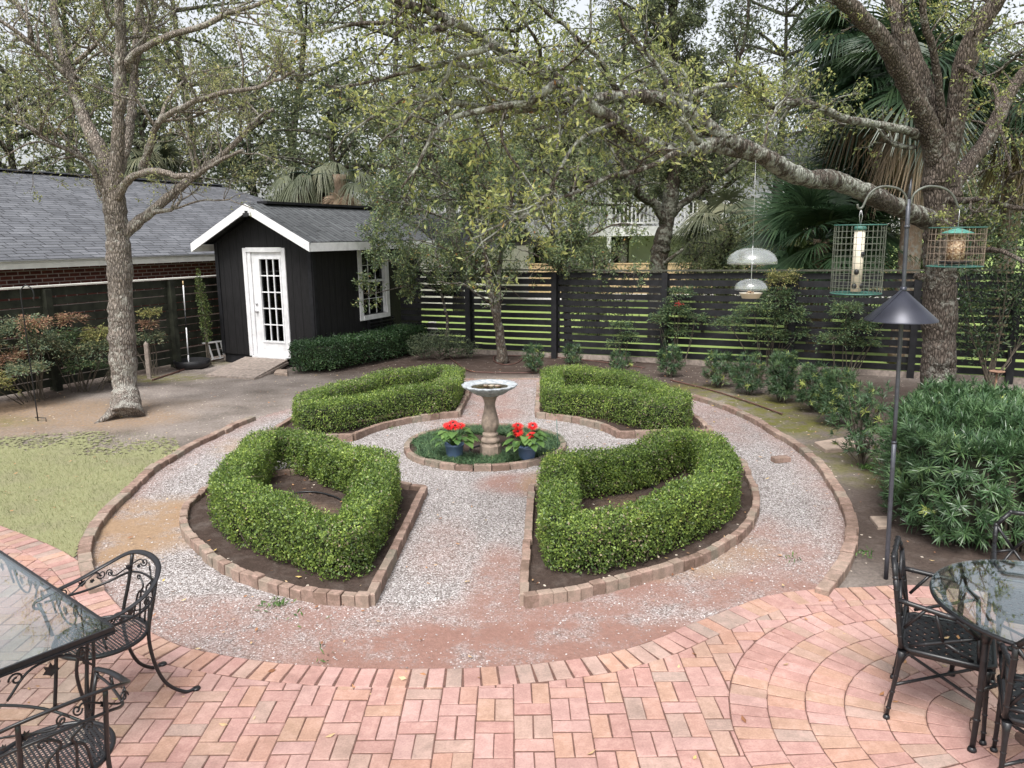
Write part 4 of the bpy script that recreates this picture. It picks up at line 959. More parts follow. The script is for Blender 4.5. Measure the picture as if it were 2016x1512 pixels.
g = alongl(10); nandina('big grey green nandina at the far left edge with reddish lower leaves', g[0]+.6, g[1]-.1, [(-.2, 0, 1.25, .42, 500, 'grey'), (.1, -.1, 1.0, .4, 480, 'grey'), (-.35, -.3, .75, .42, 260, 'red'), (.1, -.5, .6, .38, 420, 'grey'), (-.3, -.9, .5, .4, 420, 'yellow'), (.15, -.2, 1.3, .3, 200, 'red'), (-.6, -.4, 1.1, .4, 350, 'grey')], 81)
g = alongl(112); nandina('nandina with coppery red top between the shepherd hook and the left oak', g[0]+.45, g[1]-.25, [(.0, 0, 1.28, .26, 200, 'red'), (-.15, -.1, .98, .36, 420, 'green'), (.4, .1, 1.0, .34, 420, 'yellow'), (.45, 0, .78, .36, 480, 'grey'), (.05, -.1, .72, .36, 480, 'grey'), (-.3, -.2, .8, .34, 280, 'grey'), (.2, -.3, .5, .25, 160, 'green'), (.75, .2, .9, .25, 220, 'grey')], 82)
g = alongl(185); nandina('low sprig of nandina at the foot of the left fence', g[0]+.25, g[1]-.1, [(0, 0, .36, .26, 260, 'green'), (.15, .05, .22, .22, 180, 'grey')], 83, llen=.04)
g = alongl(268); nandina('nandina peeping out behind the left oak trunk', g[0]+.3, g[1]-.1, [(.05, 0, 1.22, .24, 150, 'yellow'), (0, 0, .98, .22, 120, 'red'), (.05, 0, .75, .26, 230, 'grey'), (-.45, 0, .75, .2, 120, 'grey')], 84)
def onback(px, d=.35):
    q = along(px); return q[0]-.42*d, q[1]-.907*d
x, y = onback(1335); nandina('green nandina with a cluster of red berries in front of the back fence', x, y, [(0, 0, 1.15, .36, 480, 'green'), (.1, 0, 1.45, .3, 260, 'green'), (-.3, 0, .95, .28, 260, 'green'), (.4, 0, .95, .3, 240, 'green'), (.05, 0, .7, .3, 240, 'green')], 85)
bo = [o for o in COL.objects if o.name.startswith('nandina_bush')][-1]; rng = np.random.default_rng(3); mb = MB()
for k in range(20):
    c = np.array([.02, -.30, 1.27])+rng.normal(0, .028, 3); mb.lathe([(.001, -.011), (.009, -.006), (.011, 0), (.009, .006), (.001, .011)], c, 6)
stuff(mb.build('berries', mat_plain('red_berries', (.30, .02, .015), .5, bmp=0), bo))
x, y = onback(1520); nandina('widest nandina on the back fence, with a pale spreading top', x, y, [(.2, 0, 1.78, .36, 380, 'yellow'), (.1, 0, 1.45, .4, 420, 'green'), (-.3, 0, 1.15, .42, 520, 'green'), (-.75, 0, .95, .36, 380, 'green'), (.35, 0, 1.1, .42, 480, 'green'), (0, 0, .75, .42, 480, 'green'), (.5, 0, .7, .32, 320, 'green')], 86)
x, y = onback(1665); nandina('dark nandina left of the large oak, in front of the back fence', x, y, [(0, 0, 1.25, .36, 380, 'green'), (.25, 0, .95, .4, 420, 'green'), (-.2, 0, .7, .38, 380, 'green'), (.4, 0, .6, .3, 260, 'green'), (.75, 0, 1.15, .34, 300, 'green')], 87)
x, y = onback(1232); nandina('thin nandina in the shade in front of the back fence, left of the red berries', x, y, [(0, 0, .8, .26, 200, 'green'), (.15, 0, .55, .26, 180, 'green'), (-.1, 0, .4, .22, 120, 'green')], 88)

# other shrubs
def leafball(name, label, cat, x, y, lobes, mat, n, leaf, seed, stem=None, squash=1.0):
    rng = np.random.default_rng(seed); ob = thing(name, label, cat, (x, y, 0)); mb = MB(); st_ = MB()
    for cx, cy, cz, r, hz, k in lobes:
        d = nrm(rng.normal(size=(k, 3))); q = rng.random(k)**.5; P = np.c_[cx, cy, cz]+d*q[:, None]*[r, r, hz]
        D = nrm(d*.6+rng.normal(0, .7, (k, 3))+[0, 0, .3]); mb.leaves(P, D, rng.normal(0, .6, (k, 3))+[0, 0, .7], rng.uniform(*leaf, k), np.mean(leaf)*.45, rng)
        for _ in range(4): e = np.array([cx, cy, cz])+rng.normal(0, r*.4, 3); st_.tube(spline([[rng.normal(0, .03), rng.normal(0, .03), 0], [cx*.5, cy*.5, cz*.55], e], 6), np.linspace(.012, .004, 6), 5, cap=False)
    mb.build('foliage', mat, ob); stuff(st_.build('stems', M['twig'], ob)); return ob
M['sage'] = mat_leaf('grey_green_leaf', [(0, (.04, .06, .04)), (.5, (.09, .12, .075)), (1, (.16, .19, .11))], .25, .5, 4)
g = G(866, 708); leafball('grey_shrub', 'low grey green spreading shrub at the far end of the shed hedge', 'shrub', g[0], g[1], [(-.35, 0, .32, .38, .26, 1500), (.3, .05, .30, .4, .25, 1500), (0, -.1, .42, .35, .26, 1300), (.6, .1, .22, .25, .18, 500)], M['sage'], 0, (.03, .05), 90)
g = G(412, 718); leafball('columnar_shrub', 'slim upright young evergreen against the fence left of the shed', 'shrub', g[0], g[1], [(0, 0, .75, .11, .35, 420), (.0, 0, 1.15, .13, .35, 460), (-.05, .0, 1.5, .10, .32, 340), (-.07, 0, 1.8, .07, .22, 160)], mat_leaf('young_evergreen', [(0, (.05, .08, .03)), (.6, (.11, .155, .05)), (1, (.2, .24, .08))], .3, .45, 4), 0, (.035, .055), 91)
# climbing shrubs on the fence right of the oak
x, y = onback(1950, .5); leafball('fence_shrub', 'dark evergreen shrub with a thin crooked trunk against the fence right of the oak', 'shrub', x, y, [(-.6, 0, 1.3, .45, .5, 800), (.2, 0, 1.6, .55, .6, 1200), (.7, 0, 1.0, .5, .5, 800), (-.2, 0, .75, .4, .4, 500), (.3, .1, 2.4, .7, .5, 900), (-.7, .1, 2.1, .4, .5, 500), (1.2, 0, 1.7, .5, .6, 700)], mat_leaf('dark_evergreen', [(0, (.018, .036, .018)), (.6, (.04, .075, .035)), (1, (.10, .14, .06))], .3, .4, 3), 0, (.05, .08), 92)

# mondo grass round the birdbath: ground cover
rng = np.random.default_rng(95); n = 15000; a = rng.random(n)*6.283; r = rng.uniform(.50, .93, n)+.05*np.sin(a*3+1)+.04*np.sin(a*7)
r = np.clip(r, .4, .935); P = np.c_[GC[0]+r*np.cos(a), GC[1]+.2+r*np.sin(a), np.full(n, .058)]
tuft = P+0; ang = rng.random(n)*6.283; D = nrm(np.c_[np.cos(ang)*.75, np.sin(ang)*.75, rng.uniform(.25, 1, n)])
mb = MB(); mb.straps(P, D, np.c_[-np.cos(ang)*.5, -np.sin(ang)*.5, np.ones(n)], rng.uniform(.06, .12, n), .006, rng, droop=.35)
M['mondo'] = mat_leaf('mondo_grass', [(0, (.035, .075, .04)), (.5, (.075, .145, .075)), (.9, (.13, .21, .11)), (1, (.2, .26, .13))], .2, .4, 5, .4)
o = stuff(mb.build('mondo_grass', M['mondo'])); o['label'] = 'ring of dark mondo grass round the foot of the birdbath'; o['category'] = 'ground cover'
# ------------------------------------------------------------ patio furniture
ZP = .034                                                    # top of the patio bricks
IR = M['black_metal']
def mat_weave(name):
    m, t, b, o = newmat(name); co = coords(t, (1, 1, 1)); s = nd(t, 'SeparateXYZ'); t.links.new(co, s.inputs[0])
    fx = math_(t, 'FRACT', math_(t, 'MULTIPLY', s.outputs[0], 58)); fy = math_(t, 'FRACT', math_(t, 'MULTIPLY', s.outputs[1], 58))
    hole = math_(t, 'MULTIPLY', math_(t, 'GREATER_THAN', fx, .5), math_(t, 'GREATER_THAN', fy, .5))
    b.inputs['Base Color'].default_value = (.016, .016, .018, 1); b.inputs['Roughness'].default_value = .45
    tr = nd(t, 'BsdfTransparent'); mx = nd(t, 'MixShader'); t.links.new(hole, mx.inputs[0]); t.links.new(b.outputs[0], mx.inputs[1]); t.links.new(tr.outputs[0], mx.inputs[2]); t.links.new(mx.outputs[0], o.inputs['Surface']); return m
M['mesh_seat'] = mat_weave('perforated_black_metal')
M['table_glass'] = mat_glass('table_glass', (.86, .93, .91), 2.0)
M['glass_edge'] = mat_plain('green_glass_edge', (.16, .25, .23), .15, bmp=0)
def scroll(mb, c, ax, ay, r0, turns, r, a0=0.0, sgn=1, n=22):
    t = np.linspace(0, 1, n); a = a0+sgn*t*turns*2*np.pi; rr = r0*(1-.8*t)
    P = np.asarray(c, float)+np.outer(rr*np.cos(a), ax)+np.outer(rr*np.sin(a), ay); mb.tube(P, r, 5); return P[0]
def leafplate(mb, c, ax, ay, s):
    q = [(0, -.9), (.5, -.5), (1, -.3), (.62, .1), (.8, .7), (.25, .45), (0, 1), (-.25, .45), (-.8, .7), (-.62, .1), (-1, -.3), (-.5, -.5)]
    ax = np.asarray(ax, float); ay = np.asarray(ay, float); n = nrm(np.cross(ax, ay))
    V = [np.asarray(c, float)+n*.004]+[np.asarray(c, float)+s*(x*ax+y*ay) for x, y in q]; k = len(q)
    mb.add(V, [[0, 1+i, 1+(i+1) % k] for i in range(k)])

def iron_chair(label, loc, rz):
    """barrel backed wrought iron armchair, facing +y"""
    t = thing('iron_armchair', label, 'armchair', loc, rz, 'wrought iron armchairs at the rectangular table')
    a = np.arange(0, 360, 9); sx, sy = .235, .235
    ring = np.array([[sx*math.cos(R(q)), sy*math.sin(R(q))*(1.0 if math.sin(R(q)) < 0 else .95), .43] for q in a])
    mb = MB(); mb.add(ring, np.arange(len(ring))); seat = mb.build('seat', M['mesh_seat'], t)
    mb = MB(); mb.tube(ring, .011, 8, closed=True); mb.tube(ring*[.86, .86, 1]+[0, 0, -.002], .004, 4, closed=True); mb.build('seat_ring', IR, seat)
    # top rail: from arm to arm round the back
    key = [(-.265, .20, .635), (-.29, .10, .648), (-.295, -.04, .67), (-.265, -.18, .722), (-.17, -.275, .785), (0, -.305, .805), (.17, -.275, .785), (.265, -.18, .722), (.295, -.04, .67), (.29, .10, .648), (.265, .20, .635)]
    top = spline(key, 60)
    lowk = [(-.262, .17, .615), (-.275, .08, .605), (-.27, -.05, .602), (-.245, -.165, .622), (-.155, -.255, .675), (0, -.28, .69), (.155, -.255, .675), (.245, -.165, .622), (.27, -.05, .602), (.275, .08, .605), (.262, .17, .615)]
    low = spline(lowk, 60)
    mb = MB(); mb.tube(top, .011, 8, flat=(1.5, .7)); tr_ = mb.build('top_rail', IR, t)
    mb = MB(); mb.tube(low, .007, 6); mb.build('lower_rail', IR, tr_)
    for s in (0, -1):
        mb = MB(); e = top[s]; sg = -1 if s == 0 else 1
        scroll(mb, e+np.array([0, .0, -.028]), (0, 1, 0), (0, 0, 1), .028, 1.1, .008, R(90), -1); mb.tube([e+[0, 0, -.02], [sg*.245, .185, .56], [sg*.215, .165, .43]], [.009, .009, .010], 6); mb.build('arm', IR, t)
    # filigree between the rails
    mb = MB()
    for f0, f1 in ((8, 17), (19, 29), (31, 41), (43, 52)):
        A, B = top[f0], low[f1]; c0 = (top[f0]+low[f0])/2; c1 = (top[f1]+low[f1])/2
        ax = nrm(c1-c0); ay = np.array([0, 0, 1.])
        P = spline([c0+ay*.0, c0+ax*.03+ay*.03, (c0+c1)/2, c1-ax*.03-ay*.03, c1], 22); out = nrm(np.array([P[:, 0].mean(), P[:, 1].mean(), 0]))*.012
        mb.tube(P+out*.2, .0045, 5); scroll(mb, c0+ay*.008, ax, ay, .026, 1.3, .004, 0, -1); scroll(mb, c1-ay*.008, -ax, ay, .026, 1.3, .004, R(180), -1)
        leafplate(mb, (c0+c1)/2+out, ax, ay, .024); leafplate(mb, c0+ax*.05-ay*.01+out, ax, ay, .016)
    stuff(mb.build('vine_scrollwork', IR, t))
    for sx_ in (-1, 1):
        mb = MB(); P = spline([(sx_*.155, -.278, .785), (sx_*.155, -.24, .62), (sx_*.16, -.19, .43), (sx_*.17, -.20, .25), (sx_*.18, -.25, .10), (sx_*.20, -.34, .012), (sx_*.205, -.40, .008)], 26); mb.tube(P, .0105, 7, flat=(1, 1))
        mb.lathe([(.001, .012), (.022, .010), (.024, 0), (.001, 0)], (sx_*.206, -.405, .0), 12); mb.build('leg', IR, t)
        mb = MB(); P = spline([(sx_*.205, .15, .43), (sx_*.205, .175, .22), (sx_*.215, .20, .012)], 12); mb.tube(P, .0105, 7); mb.lathe([(.001, .012), (.020, .010), (.022, 0), (.001, 0)], (sx_*.216, .202, 0), 12); mb.build('leg', IR, t)
    mb = MB()
    for sx_ in (-1, 1):
        mb.tube(spline([(sx_*.03, -.228, .44), (sx_*.035, -.25, .58), (sx_*.02, -.262, .63), (sx_*.07, -.268, .675)], 14), .006, 6); scroll(mb, (sx_*.085, -.268, .655), (-sx_, 0, 0), (0, 0, 1), .020, 1.0, .004, 0, 1)
        mb.tube(spline([(sx_*.09, -.22, .44), (sx_*.07, -.245, .56), (sx_*.035, -.252, .60)], 10), .006, 6)
    mb.tube([(-.035, -.252, .60), (.035, -.252, .60)], .006, 6); mb.build('back_splat', IR, t)
    return t
f1 = np.array([-.65, -.76]); f2 = np.array([-.80, .60])
rzf = lambda f: math.atan2(f[1], f[0])-math.pi/2
iron_chair('wrought iron armchair with scrolled back, drawn up to the far side of the glass table', (-2.27, 3.93, ZP), rzf(f1))
iron_chair('black wrought iron armchair seen from behind at the near end of the rectangular glass table', (-1.96, 2.93, ZP), rzf(np.array([-.72, .69])))

# rectangular glass table: origin at its right-hand corner, local x along the long side
A = G(223, 1235, .73); e1 = nrm(np.array([-.77, .63])); TL, TW = 1.75, .98
tb = thing('glass_table', 'rectangular glass topped patio table with black scrolled iron frame', 'table', (A[0], A[1], ZP), math.atan2(e1[1], e1[0]))
H = .73-ZP                                                    # local: x along length, y to the left of it (towards the camera is +y)
mb = MB(); mb.box((TL/2, TW/2, H-.003), (TL-.012, TW-.012, .008)); mb.build('glass_top', M['table_glass'], tb)
mb = MB()
for a_, b_ in (((0, 0), (TL, 0)), ((TL, 0), (TL, TW)), ((TL, TW), (0, TW)), ((0, TW), (0, 0))):
    a3, b3 = np.array([*a_, H-.012]), np.array([*b_, H-.012]); mb.bar(a3, b3, .012, .034); mb.bar(a3-[0, 0, .012], b3-[0, 0, .012], .034, .006)
fr = mb.build('frame', IR, tb)
mb = MB()
for a_, b_ in (((0, .10), (0, TW-.1)), ((.1, 0), (TL-.1, 0)), ((.1, TW), (TL-.1, TW))):
    a3, b3 = np.array([*a_, H-.10]), np.array([*b_, H-.10]); ax = nrm(b3-a3); ay = np.array([0, 0, 1.]); L = np.linalg.norm(b3-a3); n = int(L/.28)
    for k in range(n):
        c = a3+ax*L*(k+.5)/n; s = 1 if k % 2 else -1; w = L/n
        mb.tube(spline([c-ax*w*.48+ay*.055*s, c-ax*w*.2-ay*.05*s, c+ax*w*.2-ay*.05*s, c+ax*w*.48+ay*.055*s], 18), .006, 6)
        scroll(mb, c-ax*w*.36+ay*.03, ax, ay, .032, 1.3, .005, R(180), -1); scroll(mb, c+ax*w*.36+ay*.03, ax, ay, .032, 1.3, .005, 0, 1); leafplate(mb, c+ay*.015-np.cross(ax, ay)*.008, ax, ay, .038)
    mb.tube([a3-[0, 0, .0], a3+ay*.08], .006, 5); mb.tube([b3, b3+ay*.08], .006, 5)
mb.build('scrolled_apron', IR, fr)
for cx, cy, sx_, sy_ in ((.07, .07, 1, 1), (TL-.07, .07, -1, 1), (.07, TW-.07, 1, -1), (TL-.07, TW-.07, -1, -1)):
    mb = MB()
    for k, (ox, oy) in enumerate(((0, 0), (.05, 0), (0, .05))):
        mb.tube(spline([(cx+sx_*ox, cy+sy_*oy, H-.03), (cx+sx_*(ox*1.6+.01), cy+sy_*(oy*1.6+.01), H-.20), (cx+sx_*(ox*.4+.035), cy+sy_*(oy*.4+.035), .28), (cx+sx_*.02, cy+sy_*.02, .02 if k == 0 else .10)], 18), .009, 6)
    mb.lathe([(.001, .02), (.02, .018), (.024, 0), (.001, 0)], (cx+sx_*.02, cy+sy_*.02, 0), 12); mb.build('leg', IR, tb)
mb = MB(); c = np.array([TL/2, TW/2, .17])
for cx, cy in ((.09, .09), (TL-.09, .09), (.09, TW-.09), (TL-.09, TW-.09)):
    e = np.array([cx, cy, .16]); mb.tube(spline([e, e*.6+c*.4+[0, 0, .06], c], 12), .008, 6)
mb.build('stretcher', IR, tb)

# bamboo pattern cast aluminium chairs, facing +y
def cane(mb, a, b, r=.011, n=3):
    a = np.asarray(a, float); b = np.asarray(b, float); t = np.linspace(0, 1, 2*n+1); P = a+(b-a)*t[:, None]
    mb.tube(P, r, 7)
    for k in range(1, 2*n, 2):
        d = nrm(b-a); mb.tube([P[k]-d*.006, P[k], P[k]+d*.006], [r*.9, r*1.28, r*.9], 7, cap=False)
def bamboo_chair(label, loc, rz):
    t = thing('lattice_armchair', label, 'armchair', loc, rz, 'bamboo patterned armchairs at the round table')
    hw, fy, by, zs = .225, .215, -.205, .425
    mb = MB(); outline = [np.array(q) for q in ((-hw+.03, by), (hw-.03, by), (hw, by+.04), (hw+.01, fy-.05), (hw-.03, fy), (-hw+.03, fy), (-hw-.01, fy-.05), (-hw, by+.04))]
    mb.tube(np.array([[*q, zs-.004] for q in outline]), .013, 6, closed=True, flat=(1, 1)); mb.tube(np.array([[*(q*.95), zs-.022] for q in outline]), .012, 6, closed=True); seat = mb.build('seat', IR, t)
    lat = MB(); sp_ = .050; wd = .030
    for fam in (0, 1):
        d = nrm(np.array([1, 1 if fam else -1])); n_ = np.array([-d[1], d[0]])
        for k in range(-9, 10):
            for q in range(-9, 10):
                if (k+q+fam) % 2: continue
                c = n_*k*sp_+d*q*sp_; poly = [c+d*(-sp_*.98)+n_*(-wd/2), c+d*(sp_*.98)+n_*(-wd/2), c+d*(sp_*.98)+n_*(wd/2), c+d*(-sp_*.98)+n_*(wd/2)]
                for i in range(8):
                    if len(poly) < 3: break
                    a, b_ = outline[i], outline[(i+1) % 8]; nn = np.array([(b_-a)[1], -(b_-a)[0]]); poly = clip(poly, a, nn)
                if len(poly) >= 3: lat.slab(poly, zs-.010, zs-.001+(.003 if fam else 0), .003)
    lat.build('woven_lattice', IR, seat)
    pts = [(-hw, by, zs), (-hw+.005, by-.055, .80), (-hw+.075, by-.075, .885), (hw-.075, by-.075, .885), (hw-.005, by-.055, .80), (hw, by, zs)]
    mb = MB(); pp = [np.array(q) for q in pts]
    for a, b_ in zip(pp[:-1], pp[1:]): cane(mb, a, b_, .0135, 3 if np.linalg.norm(b_-a) > .2 else 1)
    for q in pp[1:-1]: mb.lathe([(.001, -.015), (.012, -.010), (.016, 0), (.012, .010), (.001, .015)], q, 8)
    low_l, low_r = pp[0]*.86+pp[1]*.14, pp[5]*.86+pp[4]*.14
    cane(mb, low_l, low_r, .011); mid = [(0, by-.066, .80), (0, by-.02, .50), (-.12, by-.045, .66), (.12, by-.045, .66)]; mid = [np.array(q) for q in mid]
    cane(mb, mid[0], mid[2], .009, 1); cane(mb, mid[0], mid[3], .009, 1); cane(mb, mid[1], mid[2], .009, 1); cane(mb, mid[1], mid[3], .009, 1)
    cane(mb, mid[0], (pp[2]+pp[3])/2, .009, 1); cane(mb, mid[1], (low_l+low_r)/2, .009, 1); cane(mb, mid[2], pp[0]*.45+pp[1]*.55, .009, 1); cane(mb, mid[3], pp[5]*.45+pp[4]*.55, .009, 1)
    cane(mb, pp[1], mid[2], .009, 1); cane(mb, pp[4], mid[3], .009, 1); cane(mb, low_l, mid[2], .009, 1); cane(mb, low_r, mid[3], .009, 1)
    mb.build('backrest', IR, t)
    for s in (-1, 1):
        mb = MB(); A_ = np.array([s*(hw-.002), by-.035, .685]); B_ = np.array([s*(hw+.025), .03, .655]); C_ = np.array([s*(hw+.02), .135, .575]); D_ = np.array([s*(hw-.005), .15, zs])
        cane(mb, A_, B_, .0135); cane(mb, B_, C_, .0135, 1); cane(mb, C_, D_, .0125, 1)
        E_ = np.array([s*hw, -.17, zs+.02]); cane(mb, E_, C_, .009, 2); cane(mb, A_*.4+E_*.6, B_*.5+A_*.5, .009, 1); cane(mb, (E_+C_)/2, A_*.35+B_*.65, .009, 1); cane(mb, (E_+C_)/2, D_+[0, -.03, .01], .009, 1); mb.build('arm', IR, t)
        for y, oy in ((by, -.04), (fy-.035, .02)):
            mb = MB(); a = np.array([s*(hw-.01), y+.005, zs-.02]); b_ = np.array([s*(hw-.005), y+oy, .015]); P = a+(b_-a)*np.linspace(0, 1, 9)[:, None]
            mb.tube(P, [.024, .016, .013, .0125, .012, .0115, .011, .0105, .010], 7)
            for k in (3, 5, 7): mb.tube([P[k]-[0, 0, .006], P[k], P[k]+[0, 0, .006]], [.011, .0155, .011], 7, cap=False)
            mb.lathe([(.001, .022), (.013, .02), (.018, .008), (.018, 0), (.001, 0)], (b_[0], b_[1], 0), 10)
            mb.tube(spline([a+[0, 0, -.07], a+[0, -.03 if oy > 0 else .03, -.015], a+[0, -.08 if oy > 0 else .08, 0]], 6), .008, 5); mb.build('leg', IR, t)
    mb = MB(); z = .20
    cane(mb, (-hw+.01, by-.02, z), (hw-.01, fy-.02, z), .009, 3); cane(mb, (hw-.01, by-.02, z), (-hw+.01, fy-.02, z), .009, 3); mb.build('stretcher', IR, t)
    return t
TC = np.array([2.77, 3.69])
rt = thing('round_table', 'round glass topped patio table on bamboo patterned black legs', 'table', (TC[0], TC[1], ZP))
RT = .565; Hh = .72-ZP
mb = MB(); mb.lathe([(.001, Hh-.008), (RT-.004, Hh-.008), (RT, Hh-.004), (RT-.004, Hh), (.001, Hh)], (0, 0, 0), 72, smooth=False); mb.build('glass_top', M['table_glass'], rt)
a = np.linspace(0, 2*np.pi, 72, endpoint=False)
mb = MB(); mb.tube(np.c_[(RT-.006)*np.cos(a), (RT-.006)*np.sin(a), np.full(72, Hh-.020)], .0115, 8, closed=True); mb.tube(np.c_[(RT-.07)*np.cos(a), (RT-.07)*np.sin(a), np.full(72, Hh-.05)], .009, 6, closed=True)
for k in range(24):
    q = k*np.pi/12; mb.tube([[(RT-.008)*math.cos(q), (RT-.008)*math.sin(q), Hh-.022], [(RT-.07)*math.cos(q+.1), (RT-.07)*math.sin(q+.1), Hh-.05]], .007, 5)
mb.build('rim', IR, rt)
for k in range(4):
    q = R(203)+k*np.pi/2; c_, s_ = math.cos(q), math.sin(q); mb = MB()
    P = np.array([[(RT-.06)*c_, (RT-.06)*s_, Hh-.03], [(RT-.06)*c_, (RT-.06)*s_, .3], [(RT-.045)*c_, (RT-.045)*s_, .01]]); P = resample(P, .08)
    mb.tube(P, np.linspace(.019, .013, len(P)), 8)
    for i in range(2, len(P)-1, 2): mb.tube([P[i]-[0, 0, .008], P[i], P[i]+[0, 0, .008]], [.014, .021, .014], 8, cap=False)
    mb.lathe([(.001, .024), (.016, .022), (.022, .008), (.022, 0), (.001, 0)], (P[-1][0], P[-1][1], 0), 12); mb.tube([[(RT-.06)*c_, (RT-.06)*s_, Hh-.10], [(RT-.06)*c_, (RT-.06)*s_, Hh-.03]], [.021, .034], 8); mb.build('leg', IR, rt)
mb = MB()
for k in range(2):
    q = R(203)+k*np.pi/2; cane(mb, [(RT-.06)*math.cos(q), (RT-.06)*math.sin(q), .33], [-(RT-.06)*math.cos(q), -(RT-.06)*math.sin(q), .33], .010, 5)
mb.build('stretcher', IR, rt)
ch = bamboo_chair('black lattice armchair on the left of the round table, a leaf on its seat', (2.315, 3.83, ZP), rzf(np.array([.865, -.50])))
copy_thing(ch, (2.49, 3.20, ZP), rzf(np.array([.50, .865])), 'black lattice armchair at the near side of the round table, in the picture corner')
copy_thing(ch, (3.04, 4.17, ZP), rzf(np.array([-.42, -.9])), 'black lattice armchair behind the round table in front of the podocarpus hedge')
# ------------------------------------------------------------ birdbath, pots
M['cast'] = mat_plain('brown_cast_stone', (.25, .195, .155), .9, var=.4, scale=14, bmp=.5)
M['marble'] = mat_plain('blue_white_cast_stone', (.33, .355, .375), .8, var=.4, scale=20, bmp=.4)
bb = G(966, 897, .05); bx, by_ = bb[0], bb[1]
t = thing('birdbath', 'stone birdbath with a pale scalloped basin on a brown baluster pedestal', 'birdbath', (bx, by_, .05))
mb = MB(); mb.lathe([(.001, .0), (.128, 0), (.128, .13), (.114, .150), (.112, .165), (.001, .165)], (0, 0, 0), 8, smooth=False); base = mb.build('plinth', M['cast'], t)
mb = MB(); mb.lathe([(.001, .165), (.106, .165), (.112, .19), (.103, .215), (.084, .225), (.086, .245), (.094, .26), (.088, .28), (.070, .285), (.072, .30)], (0, 0, 0), 32)
def acan(p, th): return 1+.06*np.clip(np.sin((p[:, 1:2]-.30)/.20*np.pi), 0, 1)*np.cos(8*th)[None, :]
mb.lathe([(.072, .30), (.090, .34), (.098, .39), (.096, .44), (.084, .50), (.070, .56), (.062, .62), (.068, .66), (.078, .68), (.082, .70), (.096, .715), (.112, .73), (.001, .731)], (0, 0, 0), 48, wob=acan); mb.build('pedestal', M['cast'], t)
def scal(p, th): return 1+np.clip((p[:, :1]-.2)/.10, 0, 1)*(.085*np.abs(np.cos(8*th))[None, :]**.7-.09)
mb = MB(); mb.lathe([(.001, .725), (.10, .728), (.17, .75), (.25, .80), (.318, .835), (.330, .85), (.325, .862), (.285, .858), (.25, .846), (.22, .835), (.17, .81), (.10, .795), (.001, .79)], (0, 0, 0), 90, wob=scal); bas = mb.build('basin', M['marble'], t)
mb = MB(); mb.lathe([(.001, .8335), (.214, .8335)], (0, 0, 0), 40); mb.build('water', M['water'], t)
mb = MB(); mb.lathe([(.001, .793), (.10, .798), (.168, .813)], (0, 0, 0), 30); mb.build('sediment', mat_plain('basin_sediment', (.16, .11, .07), .9, var=.7, scale=18), bas)
rock = MB()
for k, (x, y, s) in enumerate(((.02, .06, .05), (.09, .05, .045), (-.05, .08, .04))):
    rock.lathe([(.001, -.6*s), (.8*s, -.3*s), (s, 0), (.75*s, .45*s), (.001, .62*s)], (x, y, .815), 9, wob=lambda p, th: 1+.15*np.sin(3*th+k)[None, :]); 
    o = rock.build('pebble', mat_plain('basin_pebble', (.30, .26, .20), .8) if k == 0 else M['stone']); tag(o, ['dark round pebble in the middle of the birdbath water', 'brown pebble at the right in the birdbath water', 'small pebble at the left in the birdbath water'][k], 'pebble', 'pebbles in the birdbath'); o.location = (bx, by_, .05); rock = MB()
M['pot'] = mat_plain('blue_plastic_pot', (.11, .17, .29), .45, var=.1, scale=8, bmp=0)
M['gleaf'] = mat_leaf('gerbera_leaf', [(0, (.05, .11, .035)), (.5, (.10, .19, .055)), (1, (.17, .28, .09))], .3, .4, 6)
M['petal'] = mat_leaf('red_petal', [(0, (.50, .012, .018)), (.6, (.75, .028, .035)), (1, (.80, .07, .06))], .25, .5, 6, .3)
M['fcentre'] = mat_plain('dark_flower_centre', (.08, .012, .01), .8)
